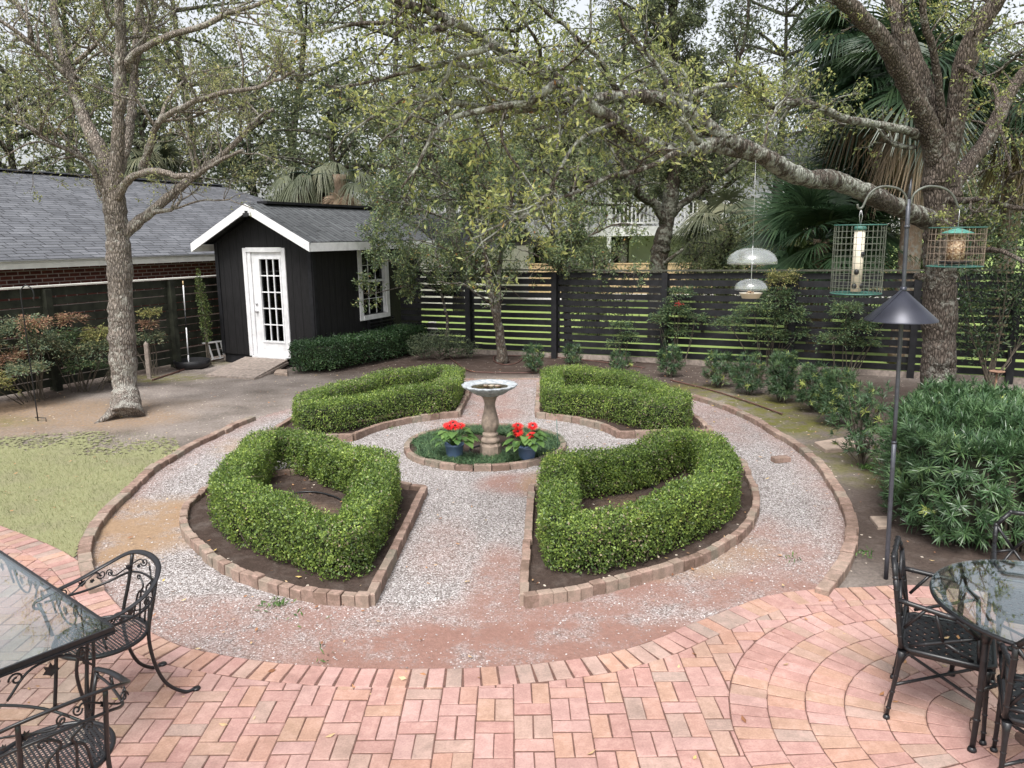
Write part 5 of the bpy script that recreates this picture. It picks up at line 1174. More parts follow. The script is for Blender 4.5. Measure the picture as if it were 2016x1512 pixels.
def gerbera(label, x, y, heads, seed, tilt=0.0, big=False):
    rng = np.random.default_rng(seed); t = thing('potted_gerbera', label, 'potted plant', (x, y, .055), 0, 'potted gerberas by the birdbath')
    mb = MB(); r0, r1, h = .085, .112, .17; mb.lathe([(.001, 0), (r0, 0), (r0+.006, .02), (r1-.004, h-.03), (r1, h-.028), (r1+.003, h), (r1-.006, h), (r1-.012, h-.03), (.001, h-.03)], (0, 0, 0), 36); p = mb.build('pot', M['pot'], t)
    p.rotation_euler = (tilt, tilt*.6, 0)
    mb = MB(); n = 46
    for k in range(n):                                        # broad lobed leaves on stalks
        a = rng.random()*6.283; el = rng.uniform(.05, 1.25); L = rng.uniform(.09, .15); d = np.array([math.cos(a), math.sin(a), 0])
        b0 = d*.03+[0, 0, h-.02]; b1 = d*(.05+.13*math.cos(el))+[0, 0, h+.02+.14*math.sin(el)]
        mb.tube([b0, (b0+b1)/2+[0, 0, .02], b1], [.004, .003, .003], 4, rng.random(), cap=False)
        sd_ = np.array([-d[1], d[0], 0]); T = np.linspace(0, 1, 6); wv = np.array([.25, .8, 1, .95, .7, .1])*L*.36*(1+.12*rng.normal(size=6)); c = b1+np.outer(T*L, nrm(d+[0, 0, .5*math.sin(el)]))+np.outer(-T**2*L*.55, [0, 0, 1])
        V = np.vstack([c+np.outer(wv, sd_)+np.outer(wv*.25, [0, 0, 1]), c, c-np.outer(wv, sd_)+np.outer(wv*.25, [0, 0, 1])]); f = [[i, 6+i, 7+i, i+1] for i in range(5)]+[[6+i, 12+i, 13+i, 7+i] for i in range(5)]
        mb.add(V, f, rng.random(), 0, True)
    mb.build('foliage', M['gleaf'], t)
    for hx_, hy_, hz_, rr in heads:
        mb = MB(); c = np.array([hx_, hy_, hz_]); mb.tube(spline([[hx_*.3, hy_*.3, h-.02], [hx_*.8, hy_*.8, (h+hz_)/2], c-[0, 0, .01]], 8), .004, 5, .5); st_ = mb.build('stem', M['gleaf'], t)
        mb = MB()
        tn = nrm(np.array([rng.normal(0, .12), -.42+rng.normal(0, .1), .85])); e1_ = nrm(np.cross(tn, [0, 1, .2])); e2_ = np.cross(tn, e1_)
        for lay, (npet, q, up) in enumerate(((24, 1.0, .10), (20, .85, .3), (14, .6, .55))):
            a = np.arange(npet)*2*np.pi/npet+rng.normal(0, .08, npet)+lay*.1; D = np.cos(a)[:, None]*e1_+np.sin(a)[:, None]*e2_+tn*up
            mb.leaves(c+D*.012, D, np.tile(tn, (npet, 1)), rr*q*rng.uniform(.9, 1.08, npet), rr*.24, rng, fold=.18)
        fl = mb.build('flower', M['petal'], t)
        mb = MB(); mb.lathe([(.001, .012), (.010, .009), (.016, .002), (.012, -.006), (.001, -.008)], c+tn*.018, 12); mb.build('flower_centre', M['fcentre'], fl)
g = G(895, 900, .055); gerbera('blue pot of tightly bunched red gerberas on the left of the birdbath', g[0], g[1], [(-.045, -.03, .375, .062), (.02, -.05, .385, .062), (.075, -.01, .38, .058), (-.01, .03, .395, .058), (-.075, .03, .37, .055)], 101)
g = G(1037, 903, .055); gerbera('blue pot of red gerberas with four separate blooms on the right of the birdbath', g[0], g[1], [(-.10, -.02, .395, .065), (-.10, -.04, .33, .062), (.07, .02, .385, .060), (.045, -.06, .295, .055)], 102, R(4))
# hoses
def hose(label, pts, r, mat, n=60, z=None, cat='hose', name='garden_hose'):
    P = spline(pts, n); mb = MB(); mb.tube(P, r, 7); o = mb.build(name, mat); return tag(o, label, cat, 'hoses lying on the beds')
M['black_rubber'] = mat_plain('black_rubber', (.012, .012, .014), .45, bmp=0)
M['red_hose'] = mat_plain('brown_red_hose', (.10, .045, .035), .6, bmp=0)
px = lambda l, z: [G(x, y, z) for x, y in l]
hose('black hose curling round the foot of the birdbath', px([(1100, 872), (1060, 868), (1000, 874), (958, 875), (925, 884), (935, 897), (960, 906), (1000, 904), (1025, 897), (1040, 884)], .068), .009, M['black_rubber'])
hose('thin black drip tube across the middle of the near left hedge bed', px([(545, 985), (575, 972), (610, 968), (640, 972), (668, 982), (690, 1000)], .066), .009, M['black_rubber'])
hose('short black drip tube in the middle of the near right hedge bed', px([(1245, 945), (1270, 953), (1310, 970)], .066), .010, M['black_rubber'])
hose('brown red hose curved in the near right hedge bed', px([(1180, 978), (1220, 960), (1260, 945), (1290, 932)], .063), .008, M['red_hose'])
hose('brown red hose looped round the trunk of the forked small tree', px([(1030, 704), (1018, 714), (995, 718), (975, 712), (972, 704), (985, 700), (1080, 702), (1180, 712), (1270, 724)], .02), .010, M['red_hose'])
hose('straight brown red hose lying behind the gravel path', px([(880, 700), (920, 728), (960, 733), (1020, 734), (1060, 733)], .018), .010, M['red_hose'])
hose('brown hose running along the soil in front of the podocarpus shrubs', px([(1320, 748), (1400, 768), (1470, 790), (1540, 815)], .02), .011, M['red_hose'])
hose('dark edging hose along the soil below the left fence', px([(300, 748), (340, 735), (390, 718), (440, 704)], .02), .016, M['red_hose'])
# bricks and stones
def brick(name, label, c, rz, size, mat, cat):
    mb = MB(); L, W_, h = size; q = [np.array(p) for p in ((-L/2, -W_/2), (L/2, -W_/2), (L/2, W_/2), (-L/2, W_/2))]; mb.slab(q, 0, h, .006, .4); o = mb.build(name, mat); o.location = c; o.rotation_euler[2] = rz; return tag(o, label, cat)
g = G(1537, 909, .01); brick('loose_brick', 'single loose brick lying on the gravel path', (g[0], g[1], .012), R(12), (.20, .10, .06), M['kerb'], 'brick')
mb = MB(); mb.slab([G(x, y)[:2] for x, y in ((1603, 877), (1625, 892), (1702, 888), (1690, 872), (1660, 868))], 0, .05, .008, .3); tag(mb.build('flagstone', M['stone']), 'pale flagstone set in the soil beside the brick edging', 'flagstone')
mb = MB(); mb.slab([G(x, y)[:2] for x, y in ((1712, 1022), (1728, 1043), (1752, 1043), (1755, 1022))], 0, .035, .008, .3); tag(mb.build('flagstone', M['stone']), 'brown flagstone partly under the big podocarpus hedge near the feeder pole', 'flagstone')
# shepherd hook on the left
b0 = G(75, 829); Yh = b0[1]; t = thing('shepherd_hook', 'thin black shepherd hook standing empty left of the oak', 'shepherd hook', b0)
hk = lambda x, y: at(x, y, Yh)-b0
mb = MB(); top = hk(42, 590); P = np.vstack([resample([[0, 0, 0], top], .2), spline([top, hk(41, 572), hk(50, 562), hk(62, 568), hk(67, 580), hk(66, 592)], 18)[1:]]); mb.tube(P, .009, 7); mb.build('pole', IR, t)
mb = MB(); mb.tube([[-.05, .02, .05], [.13, -.02, .05]], .007, 5); mb.tube([[.13, -.02, .05], [.13, -.02, -.03]], .007, 5); mb.build('step_bar', IR, t)
# wooden stake, white pole, black mat, white ladder, propane tank
g = G(294, 745); t = tag(MB().box((0, 0, .33), (.07, .05, .66)).add([[-.035, -.025, .66], [.035, -.025, .66], [.035, .025, .66], [-.035, .025, .66], [0, 0, .72]], [[0, 1, 4], [1, 2, 4], [2, 3, 4], [3, 0, 4]]).build('wooden_stake', M['grey_wood'], None, g), 'short weathered wooden stake in front of the left fence', 'stake')
def byfence(px, dd_):
    q = alongl(px)[:2]; q = q*(1-dd_/np.linalg.norm(q)); return np.array([q[0], q[1], 0.0])
g = byfence(364, .32); t = thing('long_handled_tool', 'long pole with white and black bands leaning on the left fence', 'garden tool', g); d = (at(360, 553, byfence(360, .12)[1])-g)
mb = MB(); mb.tube([d*0+[0, 0, .02], d*.14], .014, 7); mb.tube([d*.14, d*.46], .013, 7); mb.build('lower_handle', M['white_paint'], t)
mb = MB(); mb.tube([d*.46, d*.66], .012, 7); mb.build('grip', IR, t); mb = MB(); mb.tube([d*.66, d*.95], .013, 7); mb.build('upper_handle', M['white_paint'], t)
mb = MB(); mb.tube([d*.95, d], .014, 7); mb.build('tip', M['tan_wood'], t)
g = byfence(371, .50); mb = MB(); mb.lathe([(.001, 0), (.30, 0), (.34, .05), (.36, .16), (.34, .17), (.31, .06), (.001, .04)], (0, 0, 0), 28); o = mb.build('black_tub', M['black_rubber'], None, g); tag(o, 'shallow black rubber tub at the foot of the left fence', 'tub')
g = byfence(420, .35); t = thing('step_ladder', 'small white metal step frame leaning beside the shed corner', 'step frame', g); W3 = lambda x, y, dy=0: at(x, y, g[1]+dy)-g
M['alu'] = mat_plain('white_aluminium', (.62, .62, .62), .4, metal=.2, var=.1, bmp=0)
mb = MB(); mb.bar(W3(398, 676), W3(441, 671), .03, .03); mb.build('top_bar', M['alu'], t)
for a_, b_ in (((410, 679), (420, 708)), ((426, 674), (434, 706)), ((435, 674), (441, 698))):
    mb = MB(); mb.bar(W3(*a_), W3(*b_, -.05), .035, .02); mb.build('leg', M['alu'], t)
mb = MB(); mb.bar(W3(408, 710, -.04), W3(440, 703, -.02), .03, .02); mb.build('foot_bar', M['alu'], t)
g = ld(SW+.35, 3.95, 0); t = thing('propane_tank', 'white topped propane cylinder beside the back corner of the shed', 'gas cylinder', (g[0], g[1], .0))
mb = MB(); mb.lathe([(.001, .0), (.12, 0), (.12, .03), (.15, .05), (.155, .10), (.155, .28), (.145, .33), (.10, .38), (.04, .40), (.001, .40)], (0, 0, .05), 28); mb.build('cylinder', M['cream_paint'], t)
mb = MB(); mb.lathe([(.10, .42), (.105, .56), (.095, .56), (.09, .42)], (0, 0, 0), 24); mb.tube([[0, 0, .43], [0, 0, .53]], .02, 8); mb.build('collar', M['cream_paint'], t)
# bird table on a stake right of the oak
g = G(1963, 775); t = thing('spike_feeder', 'small rusty round tray on a stake behind the podocarpus hedge', 'feeder tray', (5.98, 9.3, 0)); g2 = at(1963, 733, 9.3)
t.location = (g2[0], 9.3, 0); z = g2[2]
M['rust'] = mat_plain('rusty_metal', (.23, .13, .085), .85, var=.4, scale=20)
mb = MB(); mb.tube([[0, 0, 0], [0, 0, z]], .012, 7); mb.build('stake', M['rust'], t); mb = MB(); mb.lathe([(.001, z), (.07, z), (.088, z+.012), (.084, z+.016), (.06, z+.006), (.001, z+.006)], (0, 0, 0), 24); mb.build('tray', M['rust'], t)

# ------------------------------------------------------------ bird feeder pole with its baffle, and the feeders
pb = G(1744, 1140); PY = pb[1]; t = thing('feeder_pole', 'tall grey double hook feeder pole with a cone shaped squirrel baffle', 'feeder pole', pb)
M['grey_metal'] = mat_plain('blue_grey_painted_metal', (.062, .066, .080), .45, metal=.3, var=.2, scale=30, bmp=.05)
M['hook_metal'] = mat_plain('worn_green_grey_metal', (.11, .115, .10), .55, metal=.4, var=.3, scale=30)
Q = lambda x, y: at(x, y, PY)-pb
ptop = Q(1789, 392)
mb = MB(); mb.tube(resample([[0, 0, 0], ptop*.38], .2), .0165, 10); mb.tube(resample([ptop*.38, ptop], .2), .0145, 10); mb.tube([ptop, Q(1792, 372), Q(1794, 352)], [.014, .010, .002], 8); mb.tube([ptop*.379, ptop*.385], .019, 10); mb.tube([ptop*.93, ptop*.937], .018, 10); mb.build('pole', M['grey_metal'], t)
for lst in ([(1786, 405), (1784, 388), (1774, 375), (1760, 369), (1742, 367), (1725, 371), (1710, 384), (1702, 400), (1697, 409), (1690, 410), (1688, 402)], [(1793, 405), (1796, 388), (1806, 376), (1822, 368), (1840, 367), (1858, 371), (1872, 380), (1880, 392), (1885, 405), (1889, 409), (1893, 404)]):
    mb = MB(); mb.tube(spline([Q(*q) for q in lst], 34), .0085, 8); mb.build('hook', M['hook_metal'], t)
cz0, cz1 = Q(1774, 630)[2], Q(1774, 573)[2]; pc = ptop*(cz1/ptop[2]); rB = .243
mb = MB(); mb.lathe([(rB, cz0-.004), (rB-.002, cz0+.006), (.022, cz1), (.018, cz1), (rB-.012, cz0), (rB, cz0-.004)], (pc[0], pc[1], 0), 64); mb.bar([pc[0]-.235, pc[1]-.06, cz0+.006], [pc[0]-.018, pc[1]-.008, cz1+.006], .022, .006); mb.tube([[pc[0], pc[1], cz1-.01], [pc[0]+.001, pc[1], cz1+.03]], .022, 10); baf = mb.build('baffle', mat_plain('satin_black_baffle', (.035, .037, .052), .38, metal=.3, var=.25, scale=5, bmp=.04), t)
def cage(t, r, z0, z1, nv, nr, matw, mattop):
    mb = MB(); a = np.linspace(0, 2*np.pi, 40, endpoint=False)
    for k in range(nv):
        q = 2*np.pi*k/nv; mb.tube([[r*math.cos(q), r*math.sin(q), z0], [r*math.cos(q), r*math.sin(q), z1]], .0016, 4, cap=False)
    for k in range(1, nr): mb.tube(np.c_[r*np.cos(a), r*np.sin(a), np.full(40, z0+(z1-z0)*k/nr)], .0016, 4, closed=True)
    mb.build('wire_cage', matw, t)
    for z in (z0, z1):
        mb = MB(); mb.tube(np.c_[r*np.cos(a), r*np.sin(a), np.full(40, z)], .0045, 6, closed=True)
        for q in np.linspace(-r*.85, r*.85, 7):
            w = math.sqrt(r*r-q*q); mb.tube([[q, -w, z], [q, w, z]], .0016, 4, cap=False); mb.tube([[-w, q, z], [w, q, z]], .0016, 4, cap=False)
        mb.build('cage_ring', mattop, t)
M['green_wire'] = mat_plain('green_coated_wire', (.035, .115, .095), .5, var=.35, scale=9, bmp=0); M['rust_wire'] = mat_plain('rusted_brown_wire', (.20, .155, .12), .7, var=.5, scale=7, bmp=0)
M['half_wire'] = mat_plain('partly_rusted_wire', (.115, .125, .10), .7, var=.6, scale=4, bmp=0)
c = at(1694, 443, PY); zt, zb_ = at(1694, 443, PY)[2], at(1690, 577, PY)[2]
t = thing('tube_feeder', 'tall green wire cage feeder with a white seed tube inside', 'bird feeder', (c[0], PY, 0), 0, 'caged feeders on the hooks')
cage(t, .168, zb_, zt, 30, 11, M['half_wire'], M['green_wire'])
M['tube'] = mat_plain('white_seed_tube', (.66, .60, .50), .4, var=.2, scale=5, bmp=0)
mb = MB(); mb.lathe([(.001, zb_+.012), (.036, zb_+.012), (.036, zt-.03), (.001, zt-.03)], (0, 0, 0), 24); mb.build('seed_tube', M['tube'], t)
mb = MB(); mb.lathe([(.001, zt-.005), (.034, zt-.008), (.042, zt-.02), (.042, zt-.035), (.001, zt-.035)], (0, 0, 0), 24); mb.build('cap', M['green_wire'], t)
for z, s in ((zb_+.27, .55), (zb_+.15, -.6), (zb_+.05, .8), (zb_+.05, -.9)):
    mb = MB(); a = R(-90)+s*.9; d = np.array([math.cos(a), math.sin(a), 0]); o = mb.lathe([(.001, .012), (.014, .010), (.018, 0), (.016, -.004), (.001, -.004)], (0, 0, 0), 14).build('feeding_port', M['black_rubber'], t, (d[0]*.034, d[1]*.034, z)); o.rotation_euler = (R(90), 0, a+R(90)); o.scale = (1, 1.25, 1)
mb = MB(); mb.tube([[.0, 0, zt-.01], [-.012, 0, zt+.06], [-.004, 0, Q(1690, 410)[2]+.0+pb[2]]], .0022, 5); mb.tube([[.0, 0, zt-.01], [.010, 0, zt+.06], [-.004, 0, Q(1690, 410)[2]+pb[2]]], .0022, 5); mb.build('hanger', M['steel'], t)
c = at(1886, 448, PY); zt, zb_ = c[2], at(1881, 524, PY)[2]
t = thing('seed_feeder', 'short rusty wire cage feeder filled with seed under a green lid', 'bird feeder', (c[0], PY, 0), 0, 'caged feeders on the hooks')
cage(t, .178, zb_, zt, 26, 6, M['rust_wire'], M['green_wire'])
m, tt, b, o = newmat('mixed_seed'); co = coords(tt); tt.links.new(ramp(tt, voro(tt, co, 90, 'Color'), [(.2, (.16, .085, .05)), (.45, (.40, .25, .15)), (.8, (.62, .48, .34))]), b.inputs['Base Color']); bump(tt, b, voro(tt, co, 90), .6, .006); M['seed'] = m
mb = MB(); mb.lathe([(.001, zb_+.03), (.058, zb_+.03), (.058, zt-.03), (.001, zt-.03)], (0, 0, 0), 28); mb.build('seed', M['seed'], t)
mb = MB(); mb.lathe([(.001, zt-.004), (.03, zt-.008), (.10, zt-.034), (.103, zt-.04), (.001, zt-.03)], (0, 0, 0), 36); mb.build('lid', mat_plain('green_metal_lid', (.07, .22, .18), .45, var=.25), t)
mb = MB(); mb.lathe([(.001, zb_+.018), (.09, zb_+.018), (.105, zb_+.034), (.10, zb_+.036), (.085, zb_+.024), (.001, zb_+.024)], (0, 0, 0), 30); mb.build('tray', M['black_rubber'], t)
mb = MB(); mb.tube([[0, 0, zt-.01], [0, 0, Q(1889, 409)[2]+pb[2]]], .0022, 5); mb.build('hanger', M['steel'], t)
# clear dome feeder hanging from the oak limb
DY = 6.2; c = at(1478, 575, DY); t = thing('dome_feeder', 'two clear plastic domes over a small cream dish of peanuts, hanging from the oak limb', 'bird feeder', (c[0], DY, 0))
m, tt, b, o = newmat('clear_plastic'); g_ = nd(tt, 'BsdfGlossy', i_Roughness=.06); tr = nd(tt, 'BsdfTransparent'); tr.inputs['Color'].default_value = (.88, .90, .91, 1); lw = nd(tt, 'LayerWeight', i_Blend=.45); mx = nd(tt, 'MixShader'); mf = math_(tt, 'ADD', math_(tt, 'MULTIPLY', lw.outputs['Facing'], .5), .10)
tt.links.new(mf, mx.inputs[0]); tt.links.new(tr.outputs[0], mx.inputs[1]); tt.links.new(g_.outputs[0], mx.inputs[2]); df = nd(tt, 'BsdfDiffuse'); df.inputs['Color'].default_value = (.7, .75, .75, 1); mx2 = nd(tt, 'MixShader', i_0=.16); tt.links.new(mx.outputs[0], mx2.inputs[1]); tt.links.new(df.outputs[0], mx2.inputs[2]); tt.links.new(mx2.outputs[0], o.inputs['Surface']); M['clear'] = m
zof = lambda y: at(1480, y, DY)[2]
def dome(r, zt, zb_): return [(.001, zt), (r*.35, zt-.03*(zt-zb_)), (r*.66, zt-.18*(zt-zb_)), (r*.87, zt-.42*(zt-zb_)), (r*.985, zt-.75*(zt-zb_)), (r, zb_), (r*.985, zb_-.004)]
mb = MB(); mb.lathe(dome(.193, zof(488), zof(519)), (0, 0, 0), 48); mb.build('upper_dome', M['clear'], t)
mb = MB(); mb.lathe(dome(.127, zof(549), zof(570)), (0, 0, 0), 40); mb.build('lower_dome', M['clear'], t)
mb = MB(); zd = zof(587); mb.lathe([(.001, zd), (.066, zd), (.084, zd+.038), (.090, zd+.040), (.090, zd+.043), (.082, zd+.042), (.062, zd+.006), (.001, zd+.006)], (0, 0, 0), 36); mb.build('dish', M['tube'], t)
rng = np.random.default_rng(7); mb = MB()
for k in range(40): mb.lathe([(.001, -.009), (.007, -.005), (.008, 0), (.006, .006), (.001, .009)], (rng.normal(0, .018), rng.normal(0, .018), zd+.022+rng.random()*.03), 6)
stuff(mb.build('peanuts', M['seed'], t))
mb = MB(); mb.tube([[0, 0, zd+.01], [0, 0, zof(489)+.02]], .003, 6); mb.tube([[0, 0, zof(489)], [.0, .03, zof(315)]], .0013, 5); mb.build('hanging_wire', M['steel'], t)
mb = MB(); mb.tube([G(1099, 893, .055), G(1099, 893, .055)+[-.02, 0, .42]], .004, 5); tag(mb.build('plant_stake', M['green_wire']), 'thin green plant stake standing between the birdbath and the right pot', 'plant stake')
# ------------------------------------------------------------ trees
def rot_about(v, k, a):
    return v*math.cos(a)+np.cross(k, v)*math.sin(a)+k*np.dot(k, v)*(1-math.cos(a))
class Tree:
    """Limbs given as 3-D polylines; finer branches, twigs and leaves are grown from them."""
    def __init__(s, seed, zmin=2.5, leaf=(.05, .08), lw=.40, twig_r=.0035, keep=None):
        s.rng = np.random.default_rng(seed); s.bark = MB(); s.tw = []; s.zmin = zmin; s.leaf = leaf; s.lw = lw; s.twr = twig_r; s.keep = keep; s.limbs = []
    def limb(s, pts, r0, r1, sides=12, jitter=.0, n=None, flare=0.0, r=0.0):
        pts = np.asarray(pts, float); n = n or max(8, int(np.sum(np.linalg.norm(np.diff(pts, axis=0), axis=1))/.10))
        P = spline(pts, n); P[1:-1] += s.rng.normal(0, jitter, (n-2, 3))
        t = np.linspace(0, 1, n); rad = r0+(r1-r0)*t**.9
        if jitter >= 0 and r0 > .03: rad = rad*(1+.05*np.sin(t*n*.35+s.rng.random()*6)+.04*s.rng.normal(size=n))
        if flare: rad = rad*(1+flare*np.exp(-(P[:, 2]-P[0, 2])/.16))
        s.bark.tube(P, rad, sides, r, cap=True); s.limbs.append((P, rad)); return P, rad
    def grow(s, P, rad, lev, nch, lrange, t0=.3, ang=(35, 75), up=.25, rmin=None):
        rng = s.rng; L = np.linalg.norm(np.diff(P, axis=0), axis=1).sum()
        for _ in range(nch):
            t = t0+(1-t0)*rng.random(); i = min(len(P)-2, int(t*(len(P)-1))); d = nrm(P[i+1]-P[i])
            k = nrm(np.cross(d, rng.normal(size=3))); nd_ = rot_about(d, k, R(rng.uniform(*ang))); nd_ = nrm(nd_+[0, 0, up*rng.random()])
            ln = rng.uniform(*lrange)*(1.1-.5*t); n = 7; q = [P[i]]; dd_ = nd_
            for _k in range(n-1):
                dd_ = nrm(dd_+rng.normal(0, .22, 3)+[0, 0, .04]); q.append(q[-1]+dd_*ln/(n-1))
            q = np.array(q)
            if q[:, 2].min() < s.zmin: 
                if rng.random() < .85: continue
            if s.keep is not None and not s.keep(q[-1]): continue
            r0 = min(rad[i]*.6, .012*ln/.6+.004) if lev > 0 else min(rad[i]*.7, s.twr)
            rr = np.linspace(r0, max(.0012, r0*.35), n)
            s.bark.tube(q, rr, 6 if r0 > .02 else 4 if r0 > .006 else 3, 1.0 if r0 < .012 else .5, cap=False)
            if lev > 0: s.grow(q, rr, lev-1, max(3, int(nch*.62)), (lrange[0]*.48, lrange[1]*.52), .2, ang, up)
            if lev <= 1: s.tw.append(q)
    def leaves(s, per, spread=.07, rscale=1.0, seg=False):
        rng = s.rng; P = []; D = []
        for q in s.tw:
            m = rng.poisson(per)
            if m == 0: continue
            t = 1-.75*rng.random(m)**1.7; x = t*(len(q)-1); i = np.minimum(x.astype(int), len(q)-2); f = (x-i)[:, None]
            p = q[i]*(1-f)+q[i+1]*f; d = nrm(q[i+1]-q[i]); P.append(p+rng.normal(0, spread*.35, (m, 3))); D.append(d*.6+rng.normal(0, .75, (m, 3)))
        P = np.vstack(P); D = np.vstack(D); n = len(P); mb = MB()
        L = rng.uniform(*s.leaf, n); mb.leaves(P, D, rng.normal(0, .7, (n, 3))+[0, 0, .6], L, L*s.lw, rng, fold=.1); return mb, n

OAKL = [(0, (.10, .135, .06)), (.3, (.215, .255, .10)), (.6, (.35, .385, .15)), (.85, (.48, .50, .20)), (.985, (.43, .42, .16)), (1, (.36, .17, .07))]
M['oak_leaf'] = mat_leaf('oak_leaf', OAKL, .5, .4, 1.2, .4)
M['oak_leaf2'] = mat_leaf('oak_leaf_left', [(0, (.13, .145, .075)), (.3, (.23, .25, .115)), (.6, (.34, .36, .16)), (.85, (.46, .47, .23)), (.98, (.50, .48, .26)), (1, (.40, .22, .10))], .5, .45, 1.2, .35)
M['holly_leaf'] = mat_leaf('holly_leaf', [(0, (.06, .095, .058)), (.45, (.13, .185, .10)), (.8, (.23, .285, .135)), (.97, (.35, .38, .15)), (1, (.32, .14, .05))], .35, .38, 1.4, .45)
M['bg_leaf'] = mat_leaf('distant_leaf', [(0, (.09, .11, .07)), (.5, (.18, .21, .125)), (.9, (.29, .32, .17)), (1, (.36, .35, .18))], .5, .6, .35, .2)
M['bg_leaf_dark'] = mat_leaf('distant_dark_leaf', [(0, (.055, .073, .046)), (.5, (.115, .14, .085)), (.9, (.19, .22, .125)), (1, (.27, .26, .13))], .45, .6, .35, .2)
M['bark_oak'] = mat_bark('ridged_oak_bark', (.020, .016, .0135), (.165, .135, .115), (.25, .24, .21), .0)
M['bark_limb'] = mat_bark('lichened_limb_bark', (.035, .028, .024), (.125, .105, .09), (.30, .305, .27), .40, ridge=True)
M['bark_left'] = mat_bark('grey_oak_bark', (.062, .054, .048), (.29, .25, .22), (.34, .325, .29), .12)
M['bark_dark'] = mat_bark('dark_bark', (.018, .015, .012), (.085, .07, .055), (.17, .17, .14), .3)
M['bark_mid'] = mat_bark('brown_grey_bark', (.036, .029, .024), (.15, .12, .098), (.23, .225, .195), .35)

# ---- the left oak
TY = 11.63
def L3(lst, dy=0.0, dy1=None):
    n = len(lst); d1 = dy if dy1 is None else dy1
    return np.array([at(x, y, TY+dy+(d1-dy)*i/max(1, n-1)) for i, (x, y) in enumerate(lst)])
tl = thing('oak_tree', 'grey barked oak on the left, forking low with one long limb towards the shed', 'tree', (0, 0, 0))
T = Tree(201, zmin=3.0, leaf=(.028, .056), keep=lambda p: p[2] > 3.0 or p[0] > -5)
b0 = G(249, 822)
tr = np.vstack([[b0], L3([(246, 760), (242, 700), (239, 640), (237, 580), (235, 520), (232, 470), (229, 430), (224, 390), (219, 350)])])
trunk = T.limb(tr, .200, .148, 20, .004, 60, flare=.28)
T.bark.tube(spline([b0+[-.12, -.10, .14], b0+[-.2, -.2, .05], b0+[-.30, -.36, -.02]], 8), [.08, .075, .07, .06, .05, .04, .03, .02], 8, 0)
mains = [(L3([(225, 400), (219, 355), (205, 310), (185, 275), (162, 225), (141, 160), (122, 100), (109, 40), (104, -30), (95, -160)], 0, .7), .135, .04), (L3([(225, 390), (231, 300), (234, 240), (236, 170), (238, 90), (237, 0), (240, -150)], 0, -.3), .105, .06),
         (L3([(229, 350), (246, 300), (257, 240), (263, 170), (268, 80), (280, -20), (300, -140)], .1, 1.2), .085, .04),
         (L3([(238, 462), (268, 441), (300, 415), (335, 386), (370, 356), (402, 330), (430, 311), (470, 275), (500, 240), (540, 215)], 0, .5), .095, .025),
         (L3([(228, 397), (246, 362), (266, 346), (310, 336), (345, 345), (380, 346), (402, 335), (440, 312), (480, 296)], -.05, -1.2), .062, .02),
         (L3([(279, 336), (294, 291), (310, 245), (340, 222), (390, 196), (450, 181), (520, 168), (580, 140)], -.2, -1.3), .055, .018),
         (L3([(250, 138), (256, 115), (290, 90), (340, 69), (400, 51), (440, 29), (480, 18), (560, -10)], -.1, -1.0), .062, .022),
         (L3([(265, 125), (285, 70), (304, 22), (305, -40), (330, -120)], .1, .5), .055, .025), (L3([(207, 385), (190, 350), (175, 320), (140, 300), (105, 281), (80, 265), (86, 238), (96, 212), (130, 185)], -.05, -.9), .048, .012),
         (L3([(160, 180), (122, 140), (80, 102), (50, 76), (0, 40), (-60, 20)], .3, -.5), .05, .02), (L3([(148, 124), (190, 86), (215, 56), (235, 20)], .3, 0), .04, .015), (L3([(238, 60), (216, 40), (204, 8), (190, -40)], -.2, -.8), .035, .012),
         (L3([(80, 265), (40, 245), (0, 225), (-50, 215)], -.9, -1.3), .022, .010), (L3([(175, 320), (120, 290), (65, 280), (0, 310), (-40, 320)], -.4, -1.8), .018, .008), (L3([(237, 452), (218, 425), (207, 393), (205, 372)], -.1, -.15), .045, .03), (L3([(300, 418), (340, 412), (356, 390), (352, 366)], 0, .2), .038, .012), (L3([(345, 411), (390, 396), (440, 394), (470, 400), (500, 412)], 0, -.4), .016, .006),
         (L3([(310, 245), (330, 200), (370, 150), (400, 140), (470, 130)], -.6, .6), .03, .01), (L3([(60, 82), (58, 50), (40, 20), (20, -10)], .1, 0), .04, .015)]
for P_, r0, r1 in mains:
    P, rad = T.limb(P_, r0, r1, 10 if r0 > .05 else 7, .006)
    L = np.linalg.norm(np.diff(P, axis=0), axis=1).sum(); T.grow(P, rad, 2, max(4, int(L*(2.4 if r0 > .06 else 4.2))), (.6, 1.35), .40 if r0 > .06 else .25, (30, 80), .25)
fol, n1 = T.leaves(8, .06)
T.bark.build('trunk', M['bark_left'], tl); fol.build('crown', M['oak_leaf2'], tl)

